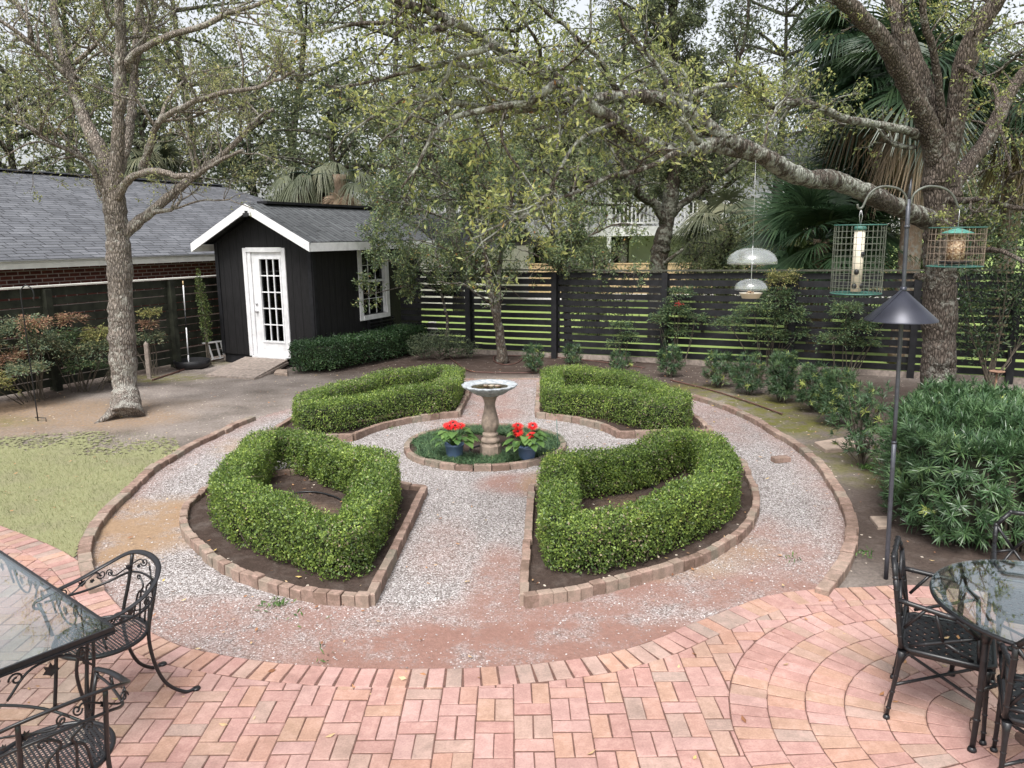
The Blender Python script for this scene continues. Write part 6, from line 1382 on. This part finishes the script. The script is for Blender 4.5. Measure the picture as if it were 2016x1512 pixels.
# ---- the right oak with the long limb reaching over the garden
tr_o = thing('oak_tree', 'large rough barked oak on the right whose lichened limb sweeps across the garden', 'tree', (0, 0, 0))
T = Tree(202, zmin=2.25, leaf=(.030, .056)); OY = 10.45
def O3(lst, ys):
    n = len(lst); ys = np.interp(np.linspace(0, 1, n), np.linspace(0, 1, len(ys)), ys); return np.array([at(x, y, Y) for (x, y), Y in zip(lst, ys)])
b0 = G(1846, 832); OY = b0[1]
tr = np.vstack([[b0], O3([(1847, 760), (1848, 700), (1849, 640), (1850, 580), (1851, 520), (1852, 460), (1852, 400), (1848, 345)], [OY])])
T.limb(tr, .215, .200, 22, .005, 64, flare=.2)
om = [(O3([(1848, 330), (1833, 265), (1812, 215), (1785, 165), (1762, 120), (1738, 80), (1700, 38), (1655, -5), (1600, -60)], [OY, OY-1.2]), .145, .08), (O3([(1850, 372), (1847, 330), (1838, 270), (1820, 195), (1797, 120), (1776, 60), (1758, 0), (1730, -90)], [OY, OY, OY+.1, OY+.3]), .201, .085),
      (O3([(1850, 400), (1855, 340), (1872, 270), (1886, 200), (1898, 130), (1915, 75), (1945, 25), (1980, -20), (2040, -80)], [OY, OY-.6]), .165, .085), (O3([(1852, 250), (1850, 190), (1842, 130), (1830, 80), (1818, 30), (1815, -30)], [OY-.15, OY-.7]), .06, .035),
      (O3([(1852, 430), (1872, 375), (1905, 325), (1940, 280), (1970, 220), (2005, 160), (2060, 90)], [OY+.1, OY+.8]), .13, .07)]
for P_, r0, r1 in om:
    P, rad = T.limb(P_, r0, r1, 14, .006); L = np.linalg.norm(np.diff(P, axis=0), axis=1).sum(); T.grow(P, rad, 2, max(4, int(L*2.0)), (.5, 1.1), .5, (35, 80), .3)
gr2 = [(O3([(1866, 385), (1890, 398), (1925, 392), (1960, 400), (2016, 412), (2080, 410)], [OY-.1, OY-1.6]), .05, .02), (O3([(1870, 520), (1905, 498), (1950, 490), (1985, 500), (2030, 522)], [OY-.2, OY-1.8]), .045, .02), (O3([(1890, 130), (1925, 150), (1960, 175), (1965, 240), (1980, 290), (1990, 340)], [OY-.4, OY-1.5]), .035, .014),
       (O3([(1960, 400), (1985, 350), (2020, 330), (2060, 300)], [OY-1.0, OY-2]), .025, .01), (O3([(1955, 160), (1990, 120), (2040, 90)], [OY-1, OY-2]), .025, .01)]
for P_, r0, r1 in gr2:
    P, rad = T.limb(P_, r0, r1, 8, .008); L = np.linalg.norm(np.diff(P, axis=0), axis=1).sum(); T.grow(P, rad, 2, max(4, int(L*3.6)), (.45, .95), .2, (35, 80), .3)
# collar, knots
for (x, y), r in (((1812, 545), .09), ((1886, 383), .055)):
    c = at(x, y, OY-.16); T.bark.lathe([(.001, -.05), (r*.8, -.03), (r, .0), (r*.8, .04), (r*.45, .05), (r*.3, .035), (.001, .03)], c, 12)
T.bark.build('trunk', M['bark_oak'], tr_o)
T.bark = MB()
main = O3([(1850, 446), (1826, 433), (1790, 418), (1746, 399), (1695, 376), (1640, 354), (1595, 352), (1544, 334), (1504, 308), (1454, 288), (1403, 258), (1363, 224), (1322, 203), (1272, 191), (1222, 190), (1160, 196), (1100, 203), (1040, 212), (1000, 217), (940, 210), (880, 200)], [OY-.1, 9.6, 8.7, 7.9, 7.2, 6.8, 6.5, 6.2, 6.0, 5.8, 5.6])
n = 190; P, rad = T.limb(main, .125, .018, 16, .004, n)
sec = O3([(1430, 272), (1385, 288), (1330, 295), (1290, 290), (1252, 272), (1212, 242), (1151, 197), (1100, 161), (1050, 136), (1000, 114), (972, 90), (932, 64), (893, 42), (843, 22), (790, 6)], [6.95, 6.5, 6.1, 5.8, 5.5, 5.2, 5.0]); P2, rad2 = T.limb(sec, .070, .020, 12, .004)
oth = [(O3([(1805, 268), (1790, 258), (1716, 243), (1655, 232), (1605, 208), (1555, 199), (1520, 211), (1470, 173), (1413, 169), (1353, 187), (1300, 180), (1250, 150)], [OY-.1, 9.2, 8.4, 8.0]), .06, .014), (O3([(1800, 290), (1765, 288), (1740, 270), (1730, 255)], [OY-.2, OY-.8]), .032, .014),
       (O3([(1479, 307), (1428, 297), (1373, 283), (1335, 302), (1320, 290)], [7.1, 6.3]), .05, .02), (O3([(1373, 283), (1362, 262), (1340, 232)], [6.4, 6.2]), .03, .012), (O3([(1500, 300), (1515, 240), (1540, 200), (1570, 165)], [7.2, 7.6]), .016, .006),
       (O3([(1335, 300), (1270, 330), (1200, 350), (1130, 380), (1050, 415), (980, 445), (930, 470)], [6.3, 5.2]), .022, .006), (O3([(1212, 242), (1150, 270), (1100, 330), (1070, 390), (1010, 420)], [5.8, 5.2]), .018, .005), (O3([(1100, 161), (1040, 200), (960, 215), (890, 235), (850, 270), (820, 330), (790, 370)], [5.4, 5.0]), .03, .006),
       (O3([(1000, 114), (940, 130), (880, 125), (800, 140), (720, 165), (650, 170)], [5.3, 5.6]), .024, .006), (O3([(893, 42), (840, 60), (760, 45), (690, 50), (610, 70), (540, 60)], [5.0, 5.6]), .022, .006), (O3([(1222, 190), (1180, 120), (1120, 60), (1060, 10), (1000, -40)], [6.2, 5.6]), .024, .008), (O3([(1322, 203), (1300, 130), (1240, 70), (1200, 0)], [6.5, 6.2]), .022, .008),
       (O3([(880, 200), (820, 190), (760, 215), (700, 250), (660, 300)], [5.6, 5.4]), .016, .005), (O3([(790, 6), (720, -20), (640, -40)], [5, 5]), .018, .006), (O3([(972, 90), (900, 110), (870, 165), (800, 240), (740, 290)], [5.2, 5.2]), .022, .006), (O3([(1050, 415), (1000, 440), (960, 470), (930, 500), (910, 515)], [5.4, 5.1]), .008, .003)]
for P_, r0, r1 in oth:
    Pq, rq = T.limb(P_, r0, r1, 8, .006); L = np.linalg.norm(np.diff(Pq, axis=0), axis=1).sum(); T.grow(Pq, rq, 1, max(4, int(L*6.0)), (.35, .75), .18, (30, 80), .15)
T.grow(P, rad, 1, 22, (.4, .9), .55, (35, 85), .25); T.grow(P2, rad2, 1, 20, (.4, .85), .45, (35, 85), .2)
fol, n2 = T.leaves(9, .05); T.bark.build('limb', M['bark_limb'], tr_o); fol.build('crown', M['oak_leaf'], tr_o)

# ---- the small evergreen trees at the back
def small_tree(label, base, trunks, seed, nch, lr, per, zmin, leaf, mat, bark, lev=2, name='holly_tree', group=None):
    ob = thing(name, label, 'tree', (0, 0, 0), 0, group); T = Tree(seed, zmin=zmin, leaf=leaf, lw=.42)
    for pts, r0, r1, k in trunks:
        P, rad = T.limb(pts, r0, r1, 10, .008, flare=.2 if k == 0 else 0); L = np.linalg.norm(np.diff(P, axis=0), axis=1).sum(); T.grow(P, rad, lev, max(3, int(L*nch)), lr, .30 if k == 0 else .1, (45, 95), .15)
    fol, n = T.leaves(per); T.bark.build('trunk', bark, ob); fol.build('crown', mat, ob); return ob
b = G(990, 714); W = lambda l, Y0, Y1=None: O3(l, [Y0, Y0 if Y1 is None else Y1])
small_tree('small forked evergreen tree with a leaning mottled trunk before the back fence', b, [(np.vstack([[b], W([(985, 670), (977, 620), (966, 570), (958, 520), (952, 470), (945, 410), (940, 350), (935, 290)], b[1], b[1]-.4)]), .115, .03, 0),
    (W([(981, 630), (981, 580), (983, 530), (990, 480), (1000, 430), (1010, 370), (1015, 300)], b[1], b[1]+.4), .07, .02, 1), (W([(966, 598), (940, 580), (915, 560), (890, 558), (860, 555)], b[1], b[1]-1.2), .025, .01, 1), (W([(952, 480), (900, 440), (850, 420), (790, 400), (740, 390)], b[1], b[1]-1.8), .035, .01, 1),
    (W([(945, 420), (890, 370), (830, 330), (780, 310)], b[1], b[1]-1.2), .035, .01, 1), (W([(940, 360), (880, 300), (820, 270), (760, 270)], b[1], b[1]-.6), .03, .01, 1), (W([(958, 520), (900, 500), (850, 480), (800, 470)], b[1], b[1]-1.4), .025, .008, 1)], 211, 4.4, (.6, 1.25), 10.5, 1.55, (.04, .07), M['holly_leaf'], M['bark_mid'])
b = G(1116, 703)
small_tree('small evergreen tree with slim straight trunk beside a fence post, right of the forked one', b, [(np.vstack([[b], W([(1118, 660), (1115, 610), (1107, 560), (1098, 520), (1092, 470), (1085, 410), (1082, 350)], b[1])]), .10, .03, 0), (W([(1112, 590), (1118, 540), (1120, 490), (1125, 440), (1130, 380), (1140, 320)], b[1], b[1]+.3), .06, .02, 1),
    (W([(1100, 530), (1050, 500), (1020, 490)], b[1], b[1]-.9), .025, .008, 1), (W([(1112, 560), (1160, 540), (1210, 535), (1260, 540)], b[1], b[1]-1.0), .028, .008, 1), (W([(1120, 490), (1170, 460), (1220, 440), (1270, 450)], b[1], b[1]-.6), .028, .008, 1), (W([(1092, 470), (1060, 420), (1040, 370)], b[1], b[1]-.6), .028, .01, 1)], 212, 4.2, (.55, 1.1), 10.5, 1.55, (.04, .07), M['holly_leaf'], M['bark_mid'])
b = G(880, 694)
small_tree('thin crooked sapling standing between the shed and the forked tree', b, [(np.vstack([[b], W([(880, 660), (881, 630), (874, 600), (869, 575), (872, 545), (862, 510), (850, 470), (845, 430)], b[1])]), .045, .012, 0), (W([(869, 575), (830, 560), (790, 565), (750, 575), (715, 578)], b[1], b[1]-1.6), .02, .006, 1), (W([(872, 550), (820, 530), (780, 520), (740, 500)], b[1], b[1]-1.6), .02, .006, 1), (W([(862, 510), (810, 480), (760, 475), (720, 470)], b[1], b[1]-1.4), .018, .006, 1), (W([(850, 470), (800, 430), (750, 430)], b[1], b[1]-1.2), .016, .006, 1)], 213, 6.0, (.4, .75), 18, 1.2, (.05, .08), M['holly_leaf'], M['bark_mid'], 1)

# ---- the dark tree just beyond the back fence
def FY(l, Y0, Y1): return O3(l, [Y0, Y1])
b = np.array([*at(1296, 560, 19.5)[:2], -.03])
ob = thing('dark_tree', 'dark trunked tree with wide forking limbs just beyond the middle of the back fence', 'tree', (0, 0, 0)); T = Tree(221, zmin=2.4, leaf=(.06, .10))
for pts, r0, r1 in [(np.vstack([[b], FY([(1296, 530), (1303, 480), (1314, 430), (1322, 380), (1330, 320), (1335, 250), (1332, 170), (1322, 90), (1325, 0), (1330, -80)], 19.5, 19.2)]), .24, .10), (FY([(1312, 440), (1290, 405), (1262, 385), (1235, 350), (1215, 300), (1208, 255), (1180, 230), (1130, 215)], 19.4, 18), .13, .04), (FY([(1318, 425), (1345, 400), (1375, 380), (1405, 355), (1440, 330), (1470, 300)], 19.5, 19), .11, .04),
                    (FY([(1300, 520), (1320, 510), (1345, 490)], 19.4, 19), .07, .03), (FY([(1334, 200), (1360, 150), (1385, 170), (1420, 160), (1450, 130), (1470, 60), (1475, -20)], 19.3, 18.5), .075, .03), (FY([(1334, 210), (1310, 170), (1290, 120), (1270, 60)], 19.3, 18.5), .07, .03), (FY([(1335, 260), (1370, 270), (1410, 250), (1460, 255)], 19.4, 18.6), .05, .02), (FY([(1235, 350), (1190, 350), (1140, 360), (1090, 350)], 19, 18), .04, .015), (FY([(1322, 90), (1290, 50), (1250, 20), (1200, -10)], 19.3, 18.5), .05, .02)]:
    P, rad = T.limb(pts, r0, r1, 10, .01); L = np.linalg.norm(np.diff(P, axis=0), axis=1).sum(); T.grow(P, rad, 2, max(4, int(L*3.0)), (.7, 1.5), .3, (35, 80), .25)
fol, n3 = T.leaves(8); T.bark.build('trunk', M['bark_dark'], ob); fol.build('crown', M['bg_leaf_dark'], ob)

# ---- background trees
def bg_tree(label, x, y, h, r, seed, n, mat, dens=1.0, leaf=(.14, .24), trunk=.16, name='background_tree', z0=.25, bark='bark_dark'):
    rng = np.random.default_rng(seed); ob = thing(name, label, 'tree', (x, y, -.03), 0, 'trees beyond the fences'); mb = MB(); P = []; D = []
    top = np.array([rng.normal(0, .4), rng.normal(0, .4), h*.93]); tp = spline([[0, 0, 0], [rng.normal(0, .15), rng.normal(0, .15), h*.35], [rng.normal(0, .4), rng.normal(0, .4), h*.65], top], 16); mb.tube(tp, np.linspace(trunk, .03, 16), 9)
    nb = 26
    for k in range(nb):
        t = z0+(1-z0)*(k+rng.random())/nb; i = min(14, int(t*15)); a = k*2.4+rng.random(); ln = r*(.45+.55*math.sin(min(1, (1.05-t)/.8)*1.6))*rng.uniform(.7, 1.15); el = rng.uniform(-.05, .75); d = np.array([math.cos(a)*math.cos(el), math.sin(a)*math.cos(el), math.sin(el)])
        q = spline([tp[i], tp[i]+d*ln*.5+rng.normal(0, .12, 3), tp[i]+d*ln+rng.normal(0, .2, 3)+[0, 0, -.1*ln]], 8); mb.tube(q, np.linspace(trunk*.38, .015, 8), 5, cap=False)
        for _ in range(9):
            j = rng.integers(2, 8); e = q[j]+nrm(rng.normal(size=3)+d*.5)*ln*rng.uniform(.2, .42); mb.tube([q[j], (q[j]+e)/2+rng.normal(0, .05, 3), e], [.02, .014, .007], 3, cap=False)
            m = max(1, int(n/(nb*9))); cc = q[j]+(e-q[j])*rng.uniform(.3, 1.1, (m, 1)); P.append(cc+rng.normal(0, .13*r**.5+.05, (m, 3))); D.append(nrm(e-q[j])+rng.normal(0, .9, (m, 3)))
    P = np.vstack(P); D = np.vstack(D); L = rng.uniform(*leaf, len(P)); f = MB(); f.leaves(P, D, rng.normal(0, .7, (len(P), 3))+[0, 0, .5], L, L*.42, rng)
    mb.build('trunk', M[bark], ob); f.build('crown', M[mat], ob); return ob
BG = [(-60, 30, 9.5, 4.0, 'bg_leaf_dark', 'broad dark tree behind the house roof at the far left edge'), (70, 27, 8.0, 3.2, 'bg_leaf', 'dark tree behind the grey roof left of the near oak'), (170, 33, 10.5, 3.6, 'bg_leaf_dark', 'tall tree directly behind the near left oak'), (300, 27, 8.0, 3.0, 'bg_leaf_dark', 'dense tree behind the ridge of the brick house roof'),
      (395, 34, 12, 3.8, 'bg_leaf', 'tall thin tree rising behind the end of the grey roof'), (500, 29, 8.0, 2.8, 'bg_leaf_dark', 'green tree behind the peak of the shed'), (590, 37, 13, 3.8, 'bg_leaf', 'tall sparse tree behind the shed roof'), (690, 28, 7.5, 3.0, 'bg_leaf_dark', 'tree behind the right end of the shed'),
      (790, 36, 11.5, 3.8, 'bg_leaf', 'pale green tree left of the white house'), (900, 27.5, 8.0, 3.0, 'bg_leaf', 'tree in front of the left end of the white house'), (1020, 38, 10.5, 4.2, 'bg_leaf', 'tree behind the middle of the white house'), (1130, 27, 8.0, 3.0, 'bg_leaf', 'tree between the two small garden trees and the white house'),
      (1225, 39, 10, 3.6, 'bg_leaf', 'thin tree behind the white house roof'), (1420, 28, 7.2, 2.9, 'bg_leaf', 'tree right of the dark forked tree beyond the fence'), (1530, 36, 10.5, 3.8, 'bg_leaf_dark', 'tall tree behind the palms'), (1660, 30, 9.5, 3.4, 'bg_leaf_dark', 'dense tree behind the low fan palm'), (1790, 36, 11, 4.0, 'bg_leaf', 'tall tree behind the palm trunk'), (1920, 27, 8.5, 3.4, 'bg_leaf', 'tree behind the right side of the large oak'), (2060, 24, 8.5, 3.2, 'bg_leaf_dark', 'dark tree at the far right edge beyond the fence')]
for k, (px_, Yd, h, r, mt, lab) in enumerate(BG):
    p = at(px_, 470, Yd); far = Yd > 31; bg_tree(lab, p[0], Yd, h*(1.38 if far else 1.12), r*(1.2 if far else 1.05), 300+k, 11000 if far else 7500, mt, leaf=(.12, .20) if not far else (.15, .25), trunk=.14+.01*h, z0=.40 if (not far and 850 < px_ < 1480) else .16)
# low shrubs beyond the fence
for k, (px_, Yd, h, r, lab) in enumerate([(1180, 20.5, 2.2, .9, 'low green bush just beyond the back fence behind the right small tree'), (1390, 21, 2.9, 1.1, 'yellow green bush beyond the back fence below the forked limb'), (1560, 20, 2.6, 1.1, 'bush beyond the back fence under the fan palm'), (1930, 17, 3.0, 1.2, 'bush beyond the fence right of the large oak'), (1700, 19.5, 3.4, 1.5, 'dark bush beyond the fence behind the tall caged feeder'), (1640, 22, 4.2, 1.6, 'tall bush behind the low fan palm')]):
    p = at(px_, 470, Yd); o = bg_tree(lab, p[0], Yd, h, r, 340+k, 4200, 'bg_leaf', leaf=(.08, .14), trunk=.05, name='bush', z0=.1); o['category'] = 'bush'; o['group'] = 'bushes beyond the back fence'

# ---- palms
M['palm'] = mat_leaf('palm_frond', [(0, (.013, .030, .016)), (.5, (.030, .060, .030)), (1, (.07, .11, .055))], .25, .35, 1.0, .5)
M['palm_pale'] = mat_leaf('pale_palm_frond', [(0, (.06, .075, .05)), (.5, (.12, .135, .09)), (1, (.22, .215, .15))], .3, .5, 1.0, .3)
M['palm_dead'] = mat_leaf('dead_palm_frond', [(0, (.15, .10, .07)), (.5, (.27, .20, .15)), (1, (.40, .32, .25))], .25, .7, 1.0, .2)
M['palm_trunk'] = mat_bark('palm_trunk', (.07, .05, .035), (.27, .20, .145), (.2, .19, .16), .2, ridge=False)
def frond(mb, st, base, d, L, fan, rng, nb=30, droop=.45, pet=.9):
    d = nrm(d); e = base+d*pet; pts = spline([base, base+d*pet*.55+[0, 0, .04], e+[0, 0, -.05*pet]], 6); st.tube(pts, np.linspace(.018, .010, 6), 4, cap=False)
    dv = nrm(pts[-1]-pts[-2]); side = nrm(np.cross(dv, [0, 0, 1.])+rng.normal(0, .25, 3)); nrmv = np.cross(side, dv)
    a = np.radians(np.linspace(-115, 115, nb)+rng.normal(0, 2, nb)); D = np.cos(a)[:, None]*dv+np.sin(a)[:, None]*side+nrmv*.12*np.abs(np.sin(a))[:, None]
    Ls = fan*(1-.28*(np.abs(a)/2)**2)*rng.uniform(.9, 1.05, nb); P0 = np.tile(pts[-1], (nb, 1)); W = fan*.042
    rows = []; seg = 4
    for q in range(seg+1):
        t = q/seg; w = W*(.35 if q == 0 else 1 if q == 1 else .85 if q == 2 else .5 if q == 3 else .05); c = P0+D*(Ls*t)[:, None]-np.c_[np.zeros((nb, 2)), Ls*droop*t**2.2]; S = nrm(np.cross(D, nrmv)); rows += [c+S*w/2, c-S*w/2]
    V = np.stack(rows, 1).reshape(-1, 3); b_ = np.arange(nb)[:, None]*(2*seg+2); F = np.concatenate([b_+np.array([2*q, 2*q+1, 2*q+3, 2*q+2]) for q in range(seg)], 0)
    rr = np.clip(rng.random()*.6+rng.random(nb)*.4, 0, 1); mb.add(V, F, np.tile(rr, seg))
def palm(label, x, y, h, tr, nf, fan, seed, els=(-.5, 1.2), mat='palm', dead=0, droop=.45, pet=.9, bark='palm_trunk'):
    rng = np.random.default_rng(seed); ob = thing('fan_palm', label, 'palm', (x, y, -.03), 0, 'fan palms beyond the fence'); tb_ = MB(); n = 26
    P = spline([[0, 0, 0], [.05, 0, h*.5], [rng.normal(0, .1), rng.normal(0, .1), h]], n); rad = tr*(1+.05*np.sin(np.arange(n)*2.1)+.03*rng.normal(size=n)); tb_.tube(P, rad, 14); tb_.build('trunk', M[bark], ob)
    mb = MB(); st = MB(); top = P[-1]
    for k in range(nf):
        a = k*2.4+rng.normal(0, .2); el = els[0]+(els[1]-els[0])*rng.random(); frond(mb, st, top+np.array([0, 0, rng.uniform(-.3, .1)]), np.array([math.cos(a)*math.cos(el), math.sin(a)*math.cos(el), math.sin(el)]), 1, fan*rng.uniform(.85, 1.15), rng, 38, droop, pet*rng.uniform(.8, 1.2))
    mb.build('fronds', M[mat], ob)
    if dead:
        dm = MB()
        for k in range(dead):
            a = k*2.4+rng.normal(0, .3); frond(dm, dm, top+np.array([0, 0, -.35]), np.array([math.cos(a)*.55, math.sin(a)*.55, -.8]), 1, fan*.95, rng, 24, .8, pet*.6)
        dm.build('dead_fronds', M['palm_dead'], ob)
    st.build('petioles', M['palm'], ob); return ob
p = at(1786, 500, 15.6); palm('tall fan palm with a thick textured trunk left of the large oak', p[0], p[1], 5.6, .21, 34, 1.15, 401, (-.7, 1.1), dead=12)
p = at(1612, 470, 17.0); palm('low dark fan palm spreading above the back fence beneath the oak limb', p[0], p[1], 2.5, .16, 56, 1.15, 402, (-.45, 1.25), droop=.3)
p = at(1690, 470, 18.2); palm('dark fan palm behind the low one, left of the thick palm trunk', p[0], p[1], 3.7, .16, 44, 1.15, 403, (-.4, 1.2), droop=.35)
p = at(1738, 400, 17.6); palm('tall dark fan palm with a slim trunk, its crown hanging over the upper right', p[0]-.3, p[1], 6.6, .12, 46, 1.35, 409, (-.9, 1.0), dead=14, droop=.6, bark='bark_dark')
p = at(1985, 420, 17.0); palm('fan palm whose fronds show behind the right fork of the large oak', p[0], p[1], 5.2, .2, 30, 1.1, 404, (-.6, 1.1), dead=6)
p = at(1425, 470, 24.0); palm('pale grey green palm beyond the fence right of the dark forked tree', p[0], p[1], 2.9, .2, 26, 1.1, 405, (-.7, 1.2), 'palm_pale', dead=7, droop=.6)
p = at(600, 400, 23.5); palm('grey green fan palm drooping behind the shed roof', p[0], p[1], 4.4, .18, 18, .95, 406, (-1.1, .7), 'palm_pale', dead=14, droop=1.2, pet=.6)
p = at(668, 400, 23.0); palm('palm behind the shed with a skirt of brown dead fronds', p[0], p[1], 4.4, .18, 6, .85, 407, (-.2, .9), 'palm_pale', dead=34, droop=1.0, pet=.7)
p = at(300, 350, 26.0); palm('fan palm behind the brick house roof, right of the near left oak', p[0], p[1], 5.0, .18, 24, 1.1, 408, (-.7, 1.0), 'palm_pale', dead=6, droop=.6)
# overhead cable at the upper left
a, b_ = at(-120, 139, 18), at(225, 134, 24); mb = MB(); mb.tube(spline([a, (a+b_)/2-[0, 0, .03], b_, b_+(b_-a)], 30), .022, 6); tag(mb.build('overhead_cable', M['bark_dark']), 'thin overhead cable crossing behind the left oak above the roof', 'cable')

# ------------------------------------------------------------ fallen leaves
rng = np.random.default_rng(500); n = 900; P = np.c_[rng.uniform(-9, 6, n), 4+11*rng.random(n)**1.2, np.full(n, .03)]
P = P[~np.array([any(inpoly(P[i:i+1], BEDS[q])[0] for q in BEDS) for i in range(n)])]
P2 = np.vstack([np.c_[rng.uniform(BEDS[q][:, 0].min(), BEDS[q][:, 0].max(), 90), rng.uniform(BEDS[q][:, 1].min(), BEDS[q][:, 1].max(), 90), np.full(90, .066)] for q in BEDS])
P2 = P2[np.array([any(inpoly(P2[i:i+1], BEDS[q])[0] for q in BEDS) for i in range(len(P2))])]
P3 = np.c_[[G(x, y)[:2] for x, y in ((500, 1430), (545, 1330), (640, 1465), (785, 1345), (840, 1340), (1590, 1232), (1730, 1382), (1755, 1394), (1780, 1318), (1468, 1437), (1552, 1317), (60, 1370), (300, 1225), (1370, 1500), (1155, 1500), (450, 1440))]]; P3 = np.c_[P3, np.full(len(P3), .040)]
P = np.vstack([P, P2, P3, [[2.33, 3.83, .47], [2.36, 3.80, .47]]]); n = len(P); a = rng.random(n)*6.283; L = rng.uniform(.03, .065, n); L[:-18] *= .8
m, t, b, o = newmat('dry_leaf'); t.links.new(ramp(t, attr(t, 'rnd'), [(0, (.20, .085, .04)), (.4, (.36, .17, .07)), (.7, (.42, .28, .15)), (.9, (.48, .36, .22)), (1, (.55, .38, .08))]), b.inputs['Base Color']); b.inputs['Roughness'].default_value = .7
mb = MB(); mb.leaves(P, np.c_[np.cos(a), np.sin(a), rng.normal(0, .12, n)], np.c_[rng.normal(0, .25, (n, 2)), np.ones(n)], L, L*.45, rng, fold=-.12); o = stuff(mb.build('fallen_leaves', m)); o['label'] = 'dry brown oak leaves scattered on the ground'; o['category'] = 'leaves'
# small weeds in the gravel
rng = np.random.default_rng(501); P = []
for x, y, k in ((545, 1195, 45), (590, 1225, 8), (775, 845, 18), (1705, 925, 120), (1560, 1105, 10), (1700, 1095, 25), (640, 1298, 8), (885, 820, 18)):
    g = G(x, y); P.append(np.c_[g[0]+rng.normal(0, .05, k), g[1]+rng.normal(0, .05, k), np.full(k, .02)])
P = np.vstack(P); n = len(P); D = np.c_[rng.normal(0, .6, (n, 2)), rng.uniform(.3, 1, n)]; mb = MB(); mb.leaves(P, D, rng.normal(0, 1, (n, 3)), rng.uniform(.03, .06, n), .014, rng); o = stuff(mb.build('weeds', M['gleaf'])); o['label'] = 'small green weeds sprouting in the gravel and soil'; o['category'] = 'weeds'
print('leaves', n1, n2, n3)
